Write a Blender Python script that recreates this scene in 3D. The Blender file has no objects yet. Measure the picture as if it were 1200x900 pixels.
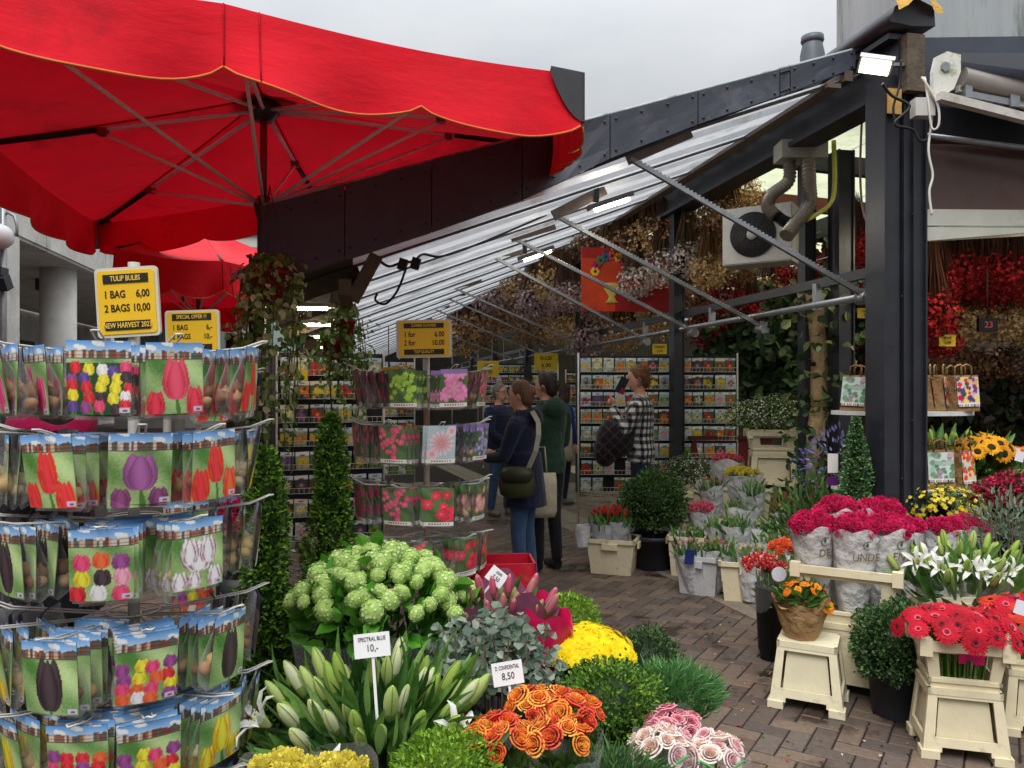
import bpy, bmesh, math, random
import numpy as np
from mathutils import Vector, Matrix, Euler, kdtree, noise as mnoise
random.seed(7); RNG = np.random.default_rng(7)
SC = bpy.context.scene
COL = SC.collection
PI = math.pi
# ------------------------------------------------------------------ camera, sky, sun, exposure
cam = bpy.data.cameras.new('camera'); camo = bpy.data.objects.new('camera', cam); COL.objects.link(camo)
camo.location = (0, 0, 1.6); camo.rotation_euler = (PI/2, 0, 0)
cam.sensor_width = 36; cam.lens = 27; cam.shift_y = 5/1200; cam.clip_start = .05; cam.clip_end = 900
SC.camera = camo
W = bpy.data.worlds.new('World'); SC.world = W; W.use_nodes = True
nt = W.node_tree; nt.nodes.clear()
def nn(tree, t, **kw):
    n = tree.nodes.new(t)
    for k, v in kw.items():
        if k in n.inputs: n.inputs[k].default_value = v
        else: setattr(n, k, v)
    return n
out = nn(nt, 'ShaderNodeOutputWorld'); bg = nn(nt, 'ShaderNodeBackground')
sky = nn(nt, 'ShaderNodeTexSky', sky_type='NISHITA', sun_disc=False, sun_elevation=math.radians(58), sun_rotation=math.radians(200), air_density=1.0, dust_density=4.0)
skm = nn(nt, 'ShaderNodeMixRGB', blend_type='MULTIPLY'); skm.inputs[0].default_value = 1; skm.inputs[2].default_value = (.12, .12, .12, 1)
tc = nn(nt, 'ShaderNodeTexCoord'); mp = nn(nt, 'ShaderNodeMapping'); mp.inputs['Scale'].default_value = (1.2, 1.2, 3.2)
nz = nn(nt, 'ShaderNodeTexNoise', Scale=2.3, Detail=6.0, Roughness=.6)
rp = nn(nt, 'ShaderNodeValToRGB'); rp.color_ramp.elements[0].position = .3; rp.color_ramp.elements[0].color = (.70, .735, .775, 1)
rp.color_ramp.elements[1].position = .75; rp.color_ramp.elements[1].color = (.87, .89, .91, 1)
mx = nn(nt, 'ShaderNodeMixRGB'); mx.inputs[0].default_value = .93
lk = nt.links.new
lk(tc.outputs['Generated'], mp.inputs[0]); lk(mp.outputs[0], nz.inputs['Vector']); lk(nz.outputs['Fac'], rp.inputs[0])
lk(sky.outputs[0], skm.inputs[1]); lk(skm.outputs[0], mx.inputs[1]); lk(rp.outputs[0], mx.inputs[2])
# gradient steeper than real overcast: unseen zenith brightened for fill, visible sky kept dim
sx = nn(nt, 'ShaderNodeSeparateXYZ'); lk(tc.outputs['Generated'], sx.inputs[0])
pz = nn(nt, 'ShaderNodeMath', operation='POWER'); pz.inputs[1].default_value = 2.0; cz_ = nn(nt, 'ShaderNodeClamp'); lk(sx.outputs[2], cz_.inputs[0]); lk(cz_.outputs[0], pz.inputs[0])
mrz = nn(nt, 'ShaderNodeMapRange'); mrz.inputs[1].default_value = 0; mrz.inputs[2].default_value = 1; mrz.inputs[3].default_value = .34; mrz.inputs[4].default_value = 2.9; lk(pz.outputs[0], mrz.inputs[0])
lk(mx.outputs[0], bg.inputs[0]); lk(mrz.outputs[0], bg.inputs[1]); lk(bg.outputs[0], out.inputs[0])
sl = bpy.data.lights.new('sun', 'SUN'); sl.energy = 1.5; sl.angle = math.radians(35); sl.color = (1, .97, .93)
slo = bpy.data.objects.new('sun', sl); COL.objects.link(slo)
slo.rotation_euler = (math.radians(34), math.radians(-14), 0)      # high, from behind the camera and a little left
vs = SC.view_settings; vs.view_transform = 'Standard'; vs.look = 'None'; vs.gamma = 1; vs.exposure = .40; vs.use_curve_mapping = False
cy = SC.cycles; cy.use_denoising = True; cy.max_bounces = 6; cy.diffuse_bounces = 3; cy.glossy_bounces = 3; cy.transmission_bounces = 4
cy.transparent_max_bounces = 14; cy.caustics_reflective = False; cy.caustics_refractive = False; cy.sample_clamp_indirect = 4
# ------------------------------------------------------------------ layout helpers (the place's own axes: s across the lane, t along it)
F = 900.; H0 = 455.; CZ = 1.6
LD = Vector((-.2055, .9787, 0)); RD = Vector((.9787, .2055, 0)); O = Vector((2.49, 5, 0)); LANG = math.atan2(.2055, .9787)
def ray(px, py): return Vector(((px-600)/F, 1, -(py-H0)/F))
def P(px, py, Y): return ray(px, py)*Y + Vector((0, 0, CZ))
def G(px, Y): return Vector(((px-600)/F*Y, Y, 0))
def lane(s, t, z=0): return O + RD*s + LD*t + Vector((0, 0, z))
def PT(px, py, t):
    d = ray(px, py); return d*((O.dot(LD)+t)/d.dot(LD)) + Vector((0, 0, CZ))
def loc_lane(v):
    w = v - O; return Vector((w.dot(RD), w.dot(LD), v.z))
def zat(py, Y): return CZ-(py-H0)/F*Y
def c(r, g, b):
    f = lambda x: (x/255)/12.92 if x/255 <= .04045 else ((x/255+.055)/1.055)**2.4
    return (f(r), f(g), f(b))
def cv(col, a=.15): 
    k = 1+random.uniform(-a, a); return tuple(max(0, x*k) for x in col)
# ------------------------------------------------------------------ materials
MATS = {}
def mat(name, rough=.6, spec=.4, metal=0., col=None, var=.18, vscale=9., bump=.0, bscale=60., bdist=.01, transl=0., sheen=0., alpha=None, dirt=None, coat=0., emit=None, stretch=None, transmission=0):
    if name in MATS: return MATS[name]
    m = bpy.data.materials.new(name); m.use_nodes = True; t = m.node_tree; b = t.nodes['Principled BSDF']; L = t.links.new
    b.inputs['Roughness'].default_value = rough; b.inputs['Specular IOR Level'].default_value = spec; b.inputs['Metallic'].default_value = metal
    b.inputs['Sheen Weight'].default_value = sheen; b.inputs['Coat Weight'].default_value = coat
    if col is None:
        a = nn(t, 'ShaderNodeAttribute', attribute_name='Col'); src = a.outputs['Color']
    else:
        a = nn(t, 'ShaderNodeRGB'); a.outputs[0].default_value = (*col, 1); src = a.outputs[0]
    tcn = nn(t, 'ShaderNodeTexCoord'); vec = tcn.outputs['Object']
    if stretch:
        mpn = nn(t, 'ShaderNodeMapping'); mpn.inputs['Scale'].default_value = stretch; L(vec, mpn.inputs[0]); vec = mpn.outputs[0]
    if var:
        n = nn(t, 'ShaderNodeTexNoise', Scale=vscale, Detail=5.0, Roughness=.65); L(vec, n.inputs['Vector'])
        mr = nn(t, 'ShaderNodeMapRange'); mr.inputs[1].default_value = .25; mr.inputs[2].default_value = .75; mr.inputs[3].default_value = 1-var; mr.inputs[4].default_value = 1+var
        L(n.outputs['Fac'], mr.inputs[0])
        mm = nn(t, 'ShaderNodeMixRGB', blend_type='MULTIPLY'); mm.inputs[0].default_value = 1; L(src, mm.inputs[1]); L(mr.outputs[0], mm.inputs[2]); src = mm.outputs[0]
        rr = nn(t, 'ShaderNodeMapRange'); rr.inputs[3].default_value = max(.02, rough-.12); rr.inputs[4].default_value = min(1, rough+.12); L(n.outputs['Fac'], rr.inputs[0]); L(rr.outputs[0], b.inputs['Roughness'])
    if dirt:
        n2 = nn(t, 'ShaderNodeTexNoise', Scale=dirt[2], Detail=7.0, Roughness=.7); L(vec, n2.inputs['Vector'])
        r2 = nn(t, 'ShaderNodeMapRange'); r2.inputs[1].default_value = dirt[3]; r2.inputs[2].default_value = dirt[3]+.14; r2.inputs[4].default_value = dirt[1]; L(n2.outputs['Fac'], r2.inputs[0])
        m2 = nn(t, 'ShaderNodeMixRGB'); L(r2.outputs[0], m2.inputs[0]); L(src, m2.inputs[1]); m2.inputs[2].default_value = (*dirt[0], 1); src = m2.outputs[0]
    L(src, b.inputs['Base Color'])
    if bump:
        n3 = nn(t, 'ShaderNodeTexNoise', Scale=bscale, Detail=4.0); L(vec, n3.inputs['Vector'])
        bp = nn(t, 'ShaderNodeBump', Strength=bump, Distance=bdist); L(n3.outputs['Fac'], bp.inputs['Height']); L(bp.outputs[0], b.inputs['Normal'])
    sh = b.outputs[0]
    if transmission: b.inputs['Transmission Weight'].default_value = transmission
    if emit: b.inputs['Emission Color'].default_value = (*emit[0], 1); b.inputs['Emission Strength'].default_value = emit[1]
    if transl:
        tr = nn(t, 'ShaderNodeBsdfTranslucent'); L(src, tr.inputs[0]); ms = nn(t, 'ShaderNodeMixShader'); ms.inputs[0].default_value = transl
        L(sh, ms.inputs[1]); L(tr.outputs[0], ms.inputs[2]); sh = ms.outputs[0]
    if alpha is not None:
        tp = nn(t, 'ShaderNodeBsdfTransparent'); ms = nn(t, 'ShaderNodeMixShader')
        lw = nn(t, 'ShaderNodeLayerWeight', Blend=.35); mr = nn(t, 'ShaderNodeMapRange'); mr.inputs[3].default_value = alpha; mr.inputs[4].default_value = min(1, alpha+.34); L(lw.outputs['Facing'], mr.inputs[0])
        L(mr.outputs[0], ms.inputs[0]); L(tp.outputs[0], ms.inputs[1]); L(sh, ms.inputs[2]); sh = ms.outputs[0]
    L(sh, t.nodes['Material Output'].inputs[0])
    MATS[name] = m; return m
M_leaf = mat('leaf', .45, .35, var=.25, vscale=25, transl=.28)
M_petal = mat('petal', .6, .2, var=.10, vscale=40, transl=.3, sheen=.1)
M_gen = mat('painted', .5, .4, var=.12, vscale=14)
M_plastic = mat('crate_plastic', .42, .45, var=.10, vscale=7, bump=.12, bscale=18, dirt=(c(128, 108, 76), .6, 7, .56))
M_black = mat('black_paint', .42, .5, col=c(38, 40, 47), var=.35, vscale=5, bump=.15, bscale=25, dirt=(c(88, 88, 90), .35, 9, .62))
M_fascia = mat('bitumen_panel', .55, .45, col=c(58, 63, 74), var=.30, vscale=3, bump=.16, bscale=120, dirt=(c(120, 124, 130), .3, 2.6, .58))  # base tinted cool and dark against the red bounce off the parasol
M_steel = mat('galvanised', .42, .5, .75, col=c(150, 153, 156), var=.2, vscale=18)
M_wire = mat('white_wire', .4, .5, col=c(205, 203, 196), var=.15)
M_wood = mat('weathered_timber', .75, .25, col=c(112, 98, 82), var=.4, vscale=6, bump=.4, bscale=22, stretch=(1, .12, 1))
M_fabric = mat('parasol_canvas', .8, .2, col=c(228, 18, 40), var=.12, vscale=5, bump=.12, bscale=220, transl=.13, sheen=.12, dirt=(c(140, 12, 24), .55, 1.9, .54))
def wrinkle(m, scale=1.7, st=.28, dist=.05, sq=(1.1, 1.1, 3.2)):
    t = m.node_tree; b = t.nodes['Principled BSDF']; g = nn(t, 'ShaderNodeNewGeometry'); mp_ = nn(t, 'ShaderNodeMapping'); mp_.inputs['Scale'].default_value = sq
    t.links.new(g.outputs['Position'], mp_.inputs[0]); n = nn(t, 'ShaderNodeTexNoise', Scale=scale, Detail=5., Roughness=.55, Distortion=.25); t.links.new(mp_.outputs[0], n.inputs['Vector'])
    bp = nn(t, 'ShaderNodeBump', Strength=st, Distance=dist); t.links.new(n.outputs['Fac'], bp.inputs['Height'])
    old = b.inputs['Normal'].links[0].from_node if b.inputs['Normal'].links else None
    if old: t.links.new(bp.outputs[0], old.inputs['Normal'])
    else: t.links.new(bp.outputs[0], b.inputs['Normal'])
wrinkle(M_fabric)
M_pipe = mat('piping', .7, .2, col=c(214, 118, 62))
M_sleeve = mat('sleeve_film', .32, .5, var=.08, vscale=12, bump=1., bscale=13, bdist=.035, transl=.25)
M_kraft = mat('kraft_paper', .75, .2, var=.14, vscale=16, bump=1., bscale=15, bdist=.04)
M_clear = mat('clear_film', .12, .6, col=(.85, .87, .87), var=0, bump=.5, bscale=35, alpha=.045)
M_card = mat('printed_card', .35, .45, var=.0)
M_sign = mat('sign_board', .45, .4, var=.05, vscale=10)
M_cloth = mat('cloth', .85, .15, var=.16, vscale=22, bump=.5, bscale=70, sheen=.15)

M_skin = mat('skin', .5, .35, var=.06, vscale=30)
M_hair = mat('hair', .5, .4, var=.35, vscale=60, bump=.6, bscale=120, stretch=(1, 1, .25))
M_concrete = mat('concrete', .85, .2, col=c(208, 204, 196), var=.22, vscale=1.6, bump=.25, bscale=20, dirt=(c(120, 118, 108), .45, .9, .56))  # albedo raised so the dimly lit street face reads bright
M_bark = mat('bark', .9, .15, var=.3, vscale=14, bump=1., bscale=40, dirt=(c(70, 55, 40), .7, 22, .60))
M_dry = mat('dried', .85, .1, var=.25, vscale=30, transl=.12)
M_zinc = mat('zinc', .6, .3, .15, col=c(164, 170, 172), var=.22, vscale=3, stretch=(1, 1, .14), dirt=(c(70, 74, 40), .85, 2.6, .50))
M_soil = mat('soil', .95, .1, col=c(48, 36, 28), var=.5, vscale=60, bump=1., bscale=60)
M_pot = mat('black_pot', .5, .4, col=c(46, 49, 56), var=.18, vscale=9)
M_terra = mat('red_pot', .5, .35, col=c(150, 34, 36), var=.15)
M_bulb = mat('bulb_skin', .6, .3, var=.35, vscale=60)
M_glass = mat('dark_glass', .12, .6, col=c(58, 72, 74), var=.25, vscale=1.2)
M_lamp = mat('lamp_lens', .4, .3, col=(.9, .85, .7), var=0, emit=((1, .88, .66), 7))
M_lampc = mat('tube_lamp', .4, .3, col=(.9, .9, .8), var=0, emit=((1, .90, .70), 60))
wrinkle(M_cloth, 9., .9, .03, (1, 1, .8))
# ------------------------------------------------------------------ mesh builders
class MB:
    def __init__(s): s.v = []; s.f = []; s.c = []; s.col = (.5, .5, .5); s.sm = []; s.smooth = False
    def add(s, vs, fs, col=None, smooth=None):
        b = len(s.v); s.v += [tuple(x) for x in vs]
        for f in fs: s.f.append([b+i for i in f]); s.c.append(col or s.col); s.sm.append(s.smooth if smooth is None else smooth)
        return b
    def box(s, ctr, size, rot=None, col=None, taper=1.):
        x, y, z = size[0]/2, size[1]/2, size[2]/2; ctr = Vector(ctr)
        v = [Vector((a*x*(taper if d < 0 else 1), b*y*(taper if d < 0 else 1), d*z)) for d in (-1, 1) for b in (-1, 1) for a in (-1, 1)]
        if rot is not None: v = [rot @ p for p in v]
        s.add([p+ctr for p in v], [(0, 2, 3, 1), (4, 5, 7, 6), (0, 1, 5, 4), (1, 3, 7, 5), (3, 2, 6, 7), (2, 0, 4, 6)], col, False)
    def beam(s, a, b, w, h, up=(0, 0, 1), col=None):
        a, b = Vector(a), Vector(b); d = b-a; l = d.length; d.normalize(); x = d.cross(Vector(up)); x.normalize(); z = x.cross(d)
        s.box((a+b)/2, (w, l, h), Matrix((x, d, z)).transposed(), col)
    def tube(s, pts, r, n=8, cap=True, col=None, smooth=True, flat=None, closed=False):
        pts = [Vector(p) for p in pts]; m = len(pts); rs = r if hasattr(r, '__len__') else [r]*m
        rings = []; nrm = None
        for i, p in enumerate(pts):
            d = (pts[(i+1) % m if closed else min(i+1, m-1)] - pts[(i-1) % m if closed else max(i-1, 0)])
            if d.length < 1e-9: d = Vector((0, 0, 1))
            d.normalize()
            if nrm is None: nrm = d.cross(Vector((0, 0, 1)) if abs(d.z) < .9 else Vector((1, 0, 0)))
            nrm = nrm - d*nrm.dot(d); nrm.normalize(); bn = d.cross(nrm)
            rings.append([p + (nrm*math.cos(2*PI*k/n) + bn*math.sin(2*PI*k/n))*rs[i] for k in range(n)])
        if closed: rings.append(rings[0])
        s.loft(rings, cap and not closed, col, smooth)
    def loft(s, rings, cap=True, col=None, smooth=True, closed=True):
        n = len(rings[0]); v = [p for r in rings for p in r]; f = []; cc = []
        for i in range(len(rings)-1):
            for k in range(n if closed else n-1):
                f.append((i*n+k, i*n+(k+1) % n, (i+1)*n+(k+1) % n, (i+1)*n+k)); cc.append(col[i] if isinstance(col, list) else col)
        b = len(s.v); s.v += [tuple(x) for x in v]
        for q, k in zip(f, cc): s.f.append([b+i for i in q]); s.c.append(k or s.col); s.sm.append(smooth)
        if cap and closed:
            e = (col[0], col[-1]) if isinstance(col, list) else (col, col)
            s.f.append([b+i for i in range(n)][::-1]); s.c.append(e[0] or s.col); s.sm.append(False)
            s.f.append([b+(len(rings)-1)*n+i for i in range(n)]); s.c.append(e[1] or s.col); s.sm.append(False)
    def lathe(s, prof, n=16, ctr=(0, 0, 0), cap=True, col=None, smooth=True, sx=1, sy=1):
        cx, cy_, cz = ctr
        s.loft([[Vector((cx+r*sx*math.cos(2*PI*k/n), cy_+r*sy*math.sin(2*PI*k/n), cz+z)) for k in range(n)] for r, z in prof], cap, col, smooth)
    def ell(s, ctr, r, n=10, m=6, col=None, rot=None):
        r = r if hasattr(r, '__len__') else (r, r, r); ctr = Vector(ctr); rings = []
        for i in range(m+1):
            a = -PI/2 + PI*i/m; ca = max(math.cos(a), .02)
            q = [Vector((r[0]*ca*math.cos(2*PI*k/n), r[1]*ca*math.sin(2*PI*k/n), r[2]*math.sin(a))) for k in range(n)]
            rings.append([ctr + (rot @ p if rot is not None else p) for p in q])
        s.loft(rings, True, col, True)
    def plate(s, fn, us, vs, filled, th, col=None):
        """sheet made of the filled cells of a u/v grid, with thickness along its own normal"""
        o = fn(0, 0); nx = (fn(1, 0)-o).cross(fn(0, 1)-o); nx.normalize(); nx = nx*th
        nu, nv = len(us)-1, len(vs)-1
        ok = lambda i, j: 0 <= i < nu and 0 <= j < nv and filled(i, j)
        for i in range(nu):
            for j in range(nv):
                if not filled(i, j): continue
                q = [fn(us[i], vs[j]), fn(us[i+1], vs[j]), fn(us[i+1], vs[j+1]), fn(us[i], vs[j+1])]
                v = q + [p-nx for p in q]; f = [(0, 1, 2, 3), (7, 6, 5, 4)]
                if not ok(i, j-1): f.append((0, 4, 5, 1))
                if not ok(i+1, j): f.append((1, 5, 6, 2))
                if not ok(i, j+1): f.append((2, 6, 7, 3))
                if not ok(i-1, j): f.append((3, 7, 4, 0))
                s.add(v, f, col, False)
    def mesh(s, name='m'):
        me = bpy.data.meshes.new(name); me.from_pydata(s.v, [], s.f)
        at = me.attributes.new('Col', 'FLOAT_COLOR', 'FACE')
        at.data.foreach_set('color', np.array([(*k, 1.) for k in s.c], dtype=np.float32).ravel() if s.c else np.zeros(0, np.float32))
        me.polygons.foreach_set('use_smooth', s.sm); me.update(); return me
class LB:
    """many leaf-sized folded quads"""
    def __init__(s): s.V = []; s.C = []; s.T = []
    def leaves(s, pos, d, nrm, ln, wd, col, bend=.15, mid=.45):
        pos = np.asarray(pos, float); d = unit(np.asarray(d, float)); nrm = np.asarray(nrm, float); n = len(pos)
        side = unit(np.cross(d, nrm)); up = np.cross(side, d)
        ln = np.broadcast_to(np.asarray(ln, float).reshape(-1, 1), (n, 1)); wd = np.broadcast_to(np.asarray(wd, float).reshape(-1, 1), (n, 1))
        m = pos + d*ln*mid + up*ln*bend*.5
        V = np.stack([pos, m+side*wd/2 + up*wd*.18, pos+d*ln, m-side*wd/2 + up*wd*.18], 1)
        s.V.append(V.reshape(-1, 3)); s.C.append(np.broadcast_to(np.asarray(col, float), (n, 3)))
    def round(s, pos, d, nrm, ln, wd, col, fold=.2, droop=.1):
        pos = np.asarray(pos, float); d = unit(np.asarray(d, float)); nrm = np.asarray(nrm, float); n = len(pos); side = unit(np.cross(d, nrm)); up = np.cross(side, d)
        ln = np.broadcast_to(np.asarray(ln, float).reshape(-1, 1), (n, 1)); wd = np.broadcast_to(np.asarray(wd, float).reshape(-1, 1), (n, 1)); tip = pos+d*ln-up*ln*droop
        def e(sg, k, w_): return pos+d*ln*k+sg*side*wd*w_+up*wd*fold-up*ln*droop*k*k
        s.V.append(np.stack([pos, e(1, .22, .40), e(1, .62, .46), tip], 1).reshape(-1, 3)); s.V.append(np.stack([pos, tip, e(-1, .62, .46), e(-1, .22, .40)], 1).reshape(-1, 3))
        cc_ = np.broadcast_to(np.asarray(col, float), (n, 3)); s.C.append(cc_); s.C.append(cc_*.93)
    def mesh(s, name='m', extra=None):
        V = np.concatenate(s.V); C = np.concatenate(s.C); n = len(C); F_ = np.arange(n*4).reshape(n, 4)
        if extra is not None and extra.f:
            ev = np.array(extra.v); base = len(V); V = np.concatenate([V, ev])
            faces = F_.tolist() + [[base+i for i in f] for f in extra.f]; C = np.concatenate([C, np.array(extra.c)])
            me = bpy.data.meshes.new(name); me.from_pydata(V.tolist(), [], faces)
        else:
            me = bpy.data.meshes.new(name); me.vertices.add(len(V)); me.vertices.foreach_set('co', V.astype(np.float32).ravel())
            me.loops.add(n*4); me.loops.foreach_set('vertex_index', F_.astype(np.int32).ravel())
            me.polygons.add(n); me.polygons.foreach_set('loop_start', np.arange(0, n*4, 4, dtype=np.int32)); me.update(calc_edges=True)
        at = me.attributes.new('Col', 'FLOAT_COLOR', 'FACE')
        at.data.foreach_set('color', np.concatenate([C, np.ones((len(C), 1))], 1).astype(np.float32).ravel()); me.update(); return me
def unit(a):
    l = np.linalg.norm(a, axis=-1, keepdims=True); l[l == 0] = 1; return a/l
def rdir(n): return unit(RNG.normal(size=(n, 3)))
def mixc(cols, n, a=.2):
    cols = np.array(cols); k = RNG.integers(0, len(cols), n); return cols[k]*(1+RNG.uniform(-a, a, (n, 1)))
def tag(o, label=None, cat=None, group=None, kind=None):
    if label: o['label'] = label
    if cat: o['category'] = cat
    if group: o['group'] = group
    if kind: o['kind'] = kind
    return o
def mk(name, me, m=None, parent=None, loc=(0, 0, 0), rot=None, scale=None):
    if isinstance(me, (MB, LB)): me = me.mesh(name)
    if m is not None and not me.materials: me.materials.append(m)
    o = bpy.data.objects.new(name, me); COL.objects.link(o); o.location = loc
    if rot is not None:
        if isinstance(rot, Matrix): o.rotation_euler = rot.to_euler()
        else: o.rotation_euler = rot
    if scale is not None: o.scale = scale if hasattr(scale, '__len__') else (scale,)*3
    if parent is not None: o.parent = parent
    return o
def thing(name, label, cat, loc=(0, 0, 0), rz=0, group=None, rot=None):
    o = bpy.data.objects.new(name, None); COL.objects.link(o); o.location = loc; o.rotation_euler = rot if rot is not None else (0, 0, rz)
    o.empty_display_size = .1
    return tag(o, label, cat, group)
def aim(d, up=(0, 0, 1), roll=0.):
    """euler that turns local +Z onto d"""
    q = Vector(d).to_track_quat('Z', 'Y'); return (q.to_matrix() @ Matrix.Rotation(roll, 3, 'Z')).to_euler()
def text_mesh(txt, size, bold=.0, align='CENTER', ext=.0006):
    cu = bpy.data.curves.new('t', 'FONT'); cu.body = txt; cu.size = size; cu.align_x = align; cu.align_y = 'CENTER'; cu.offset = bold*size; cu.extrude = ext; cu.resolution_u = 3
    o = bpy.data.objects.new('t', cu); COL.objects.link(o)
    me = bpy.data.meshes.new_from_object(o.evaluated_get(bpy.context.evaluated_depsgraph_get()))
    bpy.data.objects.remove(o); bpy.data.curves.remove(cu); return me
INK = {}
def ink(col):
    k = tuple(round(x, 3) for x in col)
    if k not in INK: INK[k] = mat('ink_%d' % len(INK), .5, .3, col=col, var=0)
    return INK[k]
def text(txt, size, loc, parent, col, name='lettering', bold=0., rot=(PI/2, 0, 0), sx=1., align='CENTER'):
    me = text_mesh(txt, size, bold, align); me.materials.clear(); o = mk(name, me, ink(col), parent, loc, rot); o.scale = (sx, 1, 1); return o
ORD = ['first', 'second', 'third', 'fourth', 'fifth', 'sixth', 'seventh', 'eighth', 'ninth', 'tenth', 'eleventh', 'twelfth', 'thirteenth', 'fourteenth', 'fifteenth', 'sixteenth']
# ================================================================== SETTING: ground, paving, kerb
def brick_mat():
    m = bpy.data.materials.new('clinker'); m.use_nodes = True; t = m.node_tree; b = t.nodes['Principled BSDF']; L = t.links.new
    a = nn(t, 'ShaderNodeAttribute', attribute_name='Col'); g = nn(t, 'ShaderNodeNewGeometry')
    n = nn(t, 'ShaderNodeTexNoise', Scale=38., Detail=6., Roughness=.7); L(g.outputs['Position'], n.inputs['Vector'])
    mr = nn(t, 'ShaderNodeMapRange'); mr.inputs[1].default_value = .3; mr.inputs[2].default_value = .7; mr.inputs[3].default_value = .72; mr.inputs[4].default_value = 1.25; L(n.outputs['Fac'], mr.inputs[0])
    mm = nn(t, 'ShaderNodeMixRGB', blend_type='MULTIPLY'); mm.inputs[0].default_value = 1; L(a.outputs['Color'], mm.inputs[1]); L(mr.outputs[0], mm.inputs[2])
    w = nn(t, 'ShaderNodeTexNoise', Scale=1.7, Detail=8., Roughness=.62); L(g.outputs['Position'], w.inputs['Vector'])
    wr = nn(t, 'ShaderNodeMapRange'); wr.inputs[1].default_value = .535; wr.inputs[2].default_value = .60; L(w.outputs['Fac'], wr.inputs[0])
    wet = nn(t, 'ShaderNodeMixRGB', blend_type='MULTIPLY'); L(wr.outputs[0], wet.inputs[0]); L(mm.outputs[0], wet.inputs[1]); wet.inputs[2].default_value = (.42, .38, .38, 1)
    L(wet.outputs[0], b.inputs['Base Color'])
    r = nn(t, 'ShaderNodeMapRange'); r.inputs[3].default_value = .72; r.inputs[4].default_value = .22; L(wr.outputs[0], r.inputs[0]); L(r.outputs[0], b.inputs['Roughness'])
    bp = nn(t, 'ShaderNodeBump', Strength=.35, Distance=.004); L(n.outputs['Fac'], bp.inputs['Height']); L(bp.outputs[0], b.inputs['Normal'])
    return m
M_brick = brick_mat()
M_ground = mat('paving_sand', .9, .2, col=c(44, 39, 35), var=.35, vscale=30, bump=.5, bscale=90)
g = MB(); g.add([(-200, -60, -.014), (200, -60, -.014), (200, 400, -.014), (-200, 400, -.014)], [(0, 1, 2, 3)])
tag(mk('ground', g, mat('far_paving', .85, .2, col=c(98, 84, 76), var=.3, vscale=12)), kind='structure')
g = MB(); g.add([(-6, .5, -.007), (7, .5, -.007), (7, 30, -.007), (-9, 30, -.007)], [(0, 1, 2, 3)])
pave = tag(mk('pavement', g, M_ground), kind='structure')
ang = math.radians(-33); ca, sa = math.cos(ang), math.sin(ang); bw = .1
def brickgeo(mb, cx, cy_, vert, col, jit=True):
    l, w_ = .0962, .0462
    hx, hy = (w_, l) if vert else (l, w_); ch = .005; z = random.uniform(-.0016, .0016) if jit else 0; tx, ty = random.uniform(-.012, .012), random.uniform(-.012, .012)
    v = []
    for (ex, ey, ez) in ((hx, hy, -.02), (hx, hy, -.004), (hx-ch, hy-ch, 0)):
        for sx, sy in ((-1, -1), (1, -1), (1, 1), (-1, 1)):
            x, y = sx*ex, sy*ey
            v.append((cx+x*ca-y*sa, cy_+x*sa+y*ca, ez+z+x*tx+y*ty))
    mb.add(v, [(8, 9, 10, 11)] + [(i+a, i+(a+1) % 4, i+4+(a+1) % 4, i+4+a) for i in (0, 4) for a in range(4)], col, False)
def inpoly(x, y, poly):
    r = False; j = len(poly)-1
    for i in range(len(poly)):
        (xi, yi), (xj, yj) = poly[i], poly[j]
        if (yi > y) != (yj > y) and x < (xj-xi)*(y-yi)/(yj-yi)+xi: r = not r
        j = i
    return r
vis = [(600, 640), (640, 600), (760, 600), (770, 650), (900, 735), (905, 830), (960, 850), (1060, 852), (1075, 905), (868, 905), (835, 800), (760, 730), (690, 700)]
BC = [c(102, 87, 75), c(96, 81, 69), c(108, 92, 79), c(88, 76, 68), c(112, 95, 80), c(97, 86, 78), c(82, 71, 65)]
cand = []
for i in range(-70, 130):
    for j in range(-70, 130):
        k = (i-j) % 4
        if k == 0: x, y, vt = (i+1)*bw, (j+.5)*bw, False
        elif k == 3: x, y, vt = (i+.5)*bw, (j+1)*bw, True
        else: continue
        X, Y = x*ca-y*sa, x*sa+y*ca+6
        if Y < 2. or Y > 13 or X < -3.4 or X > 4.2: continue
        px, py = 600+F*X/Y, H0+F*CZ/Y
        if px < -150 or px > 1350: continue
        cand.append((Y, X, vt, inpoly(px, py, vis)))
cand.sort(key=lambda a: a[0]); rest = MB(); nb = 0
bm_h, bm_v = [], []
for vt, lst in ((False, bm_h), (True, bm_v)):
    for q in range(7):
        mb = MB(); brickgeo(mb, 0, 0, vt, BC[q]); lst.append(mb.mesh('brick'))
        lst[-1].materials.append(M_brick)
for Y, X, vt, v in cand:
    if v and nb < 300:
        nb += 1; mk('brick', random.choice(bm_v if vt else bm_h), None, pave, (X, Y, 0))
    else: brickgeo(rest, X, Y, vt, cv(random.choice(BC), .08))
tag(mk('brick_field', rest, M_brick, pave), kind='stuff')
kb = thing('kerb', 'kerb', 'kerb'); del kb['label'], kb['category']; tag(kb, kind='structure')
kd = Vector((-.295, .955, 0)); kp = Vector((1.243, 6.7, 0)); kr = Vector((.955, .295, 0))
M_kerb = mat('kerb_stone', .8, .25, col=c(128, 118, 104), var=.25, vscale=10, bump=.3, bscale=60, dirt=(c(70, 64, 52), .6, 6, .55))
for i in range(-4, 12):
    mb = MB(); a = kp+kd*(i*.8+.006); b = kp+kd*(i*.8+.794)
    for off, wd, zz in ((.0, .16, .006), (.172, .30, .006)):
        q = [a+kr*off, a+kr*(off+wd), b+kr*(off+wd), b+kr*off]
        mb.add([Vector((p.x, p.y, zz)) for p in q]+[Vector((p.x, p.y, -.02)) for p in q], [(0, 1, 2, 3), (0, 4, 5, 1), (1, 5, 6, 2), (2, 6, 7, 3), (3, 7, 4, 0)])
    mk('kerb_stone', mb, M_kerb, kb)
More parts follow.
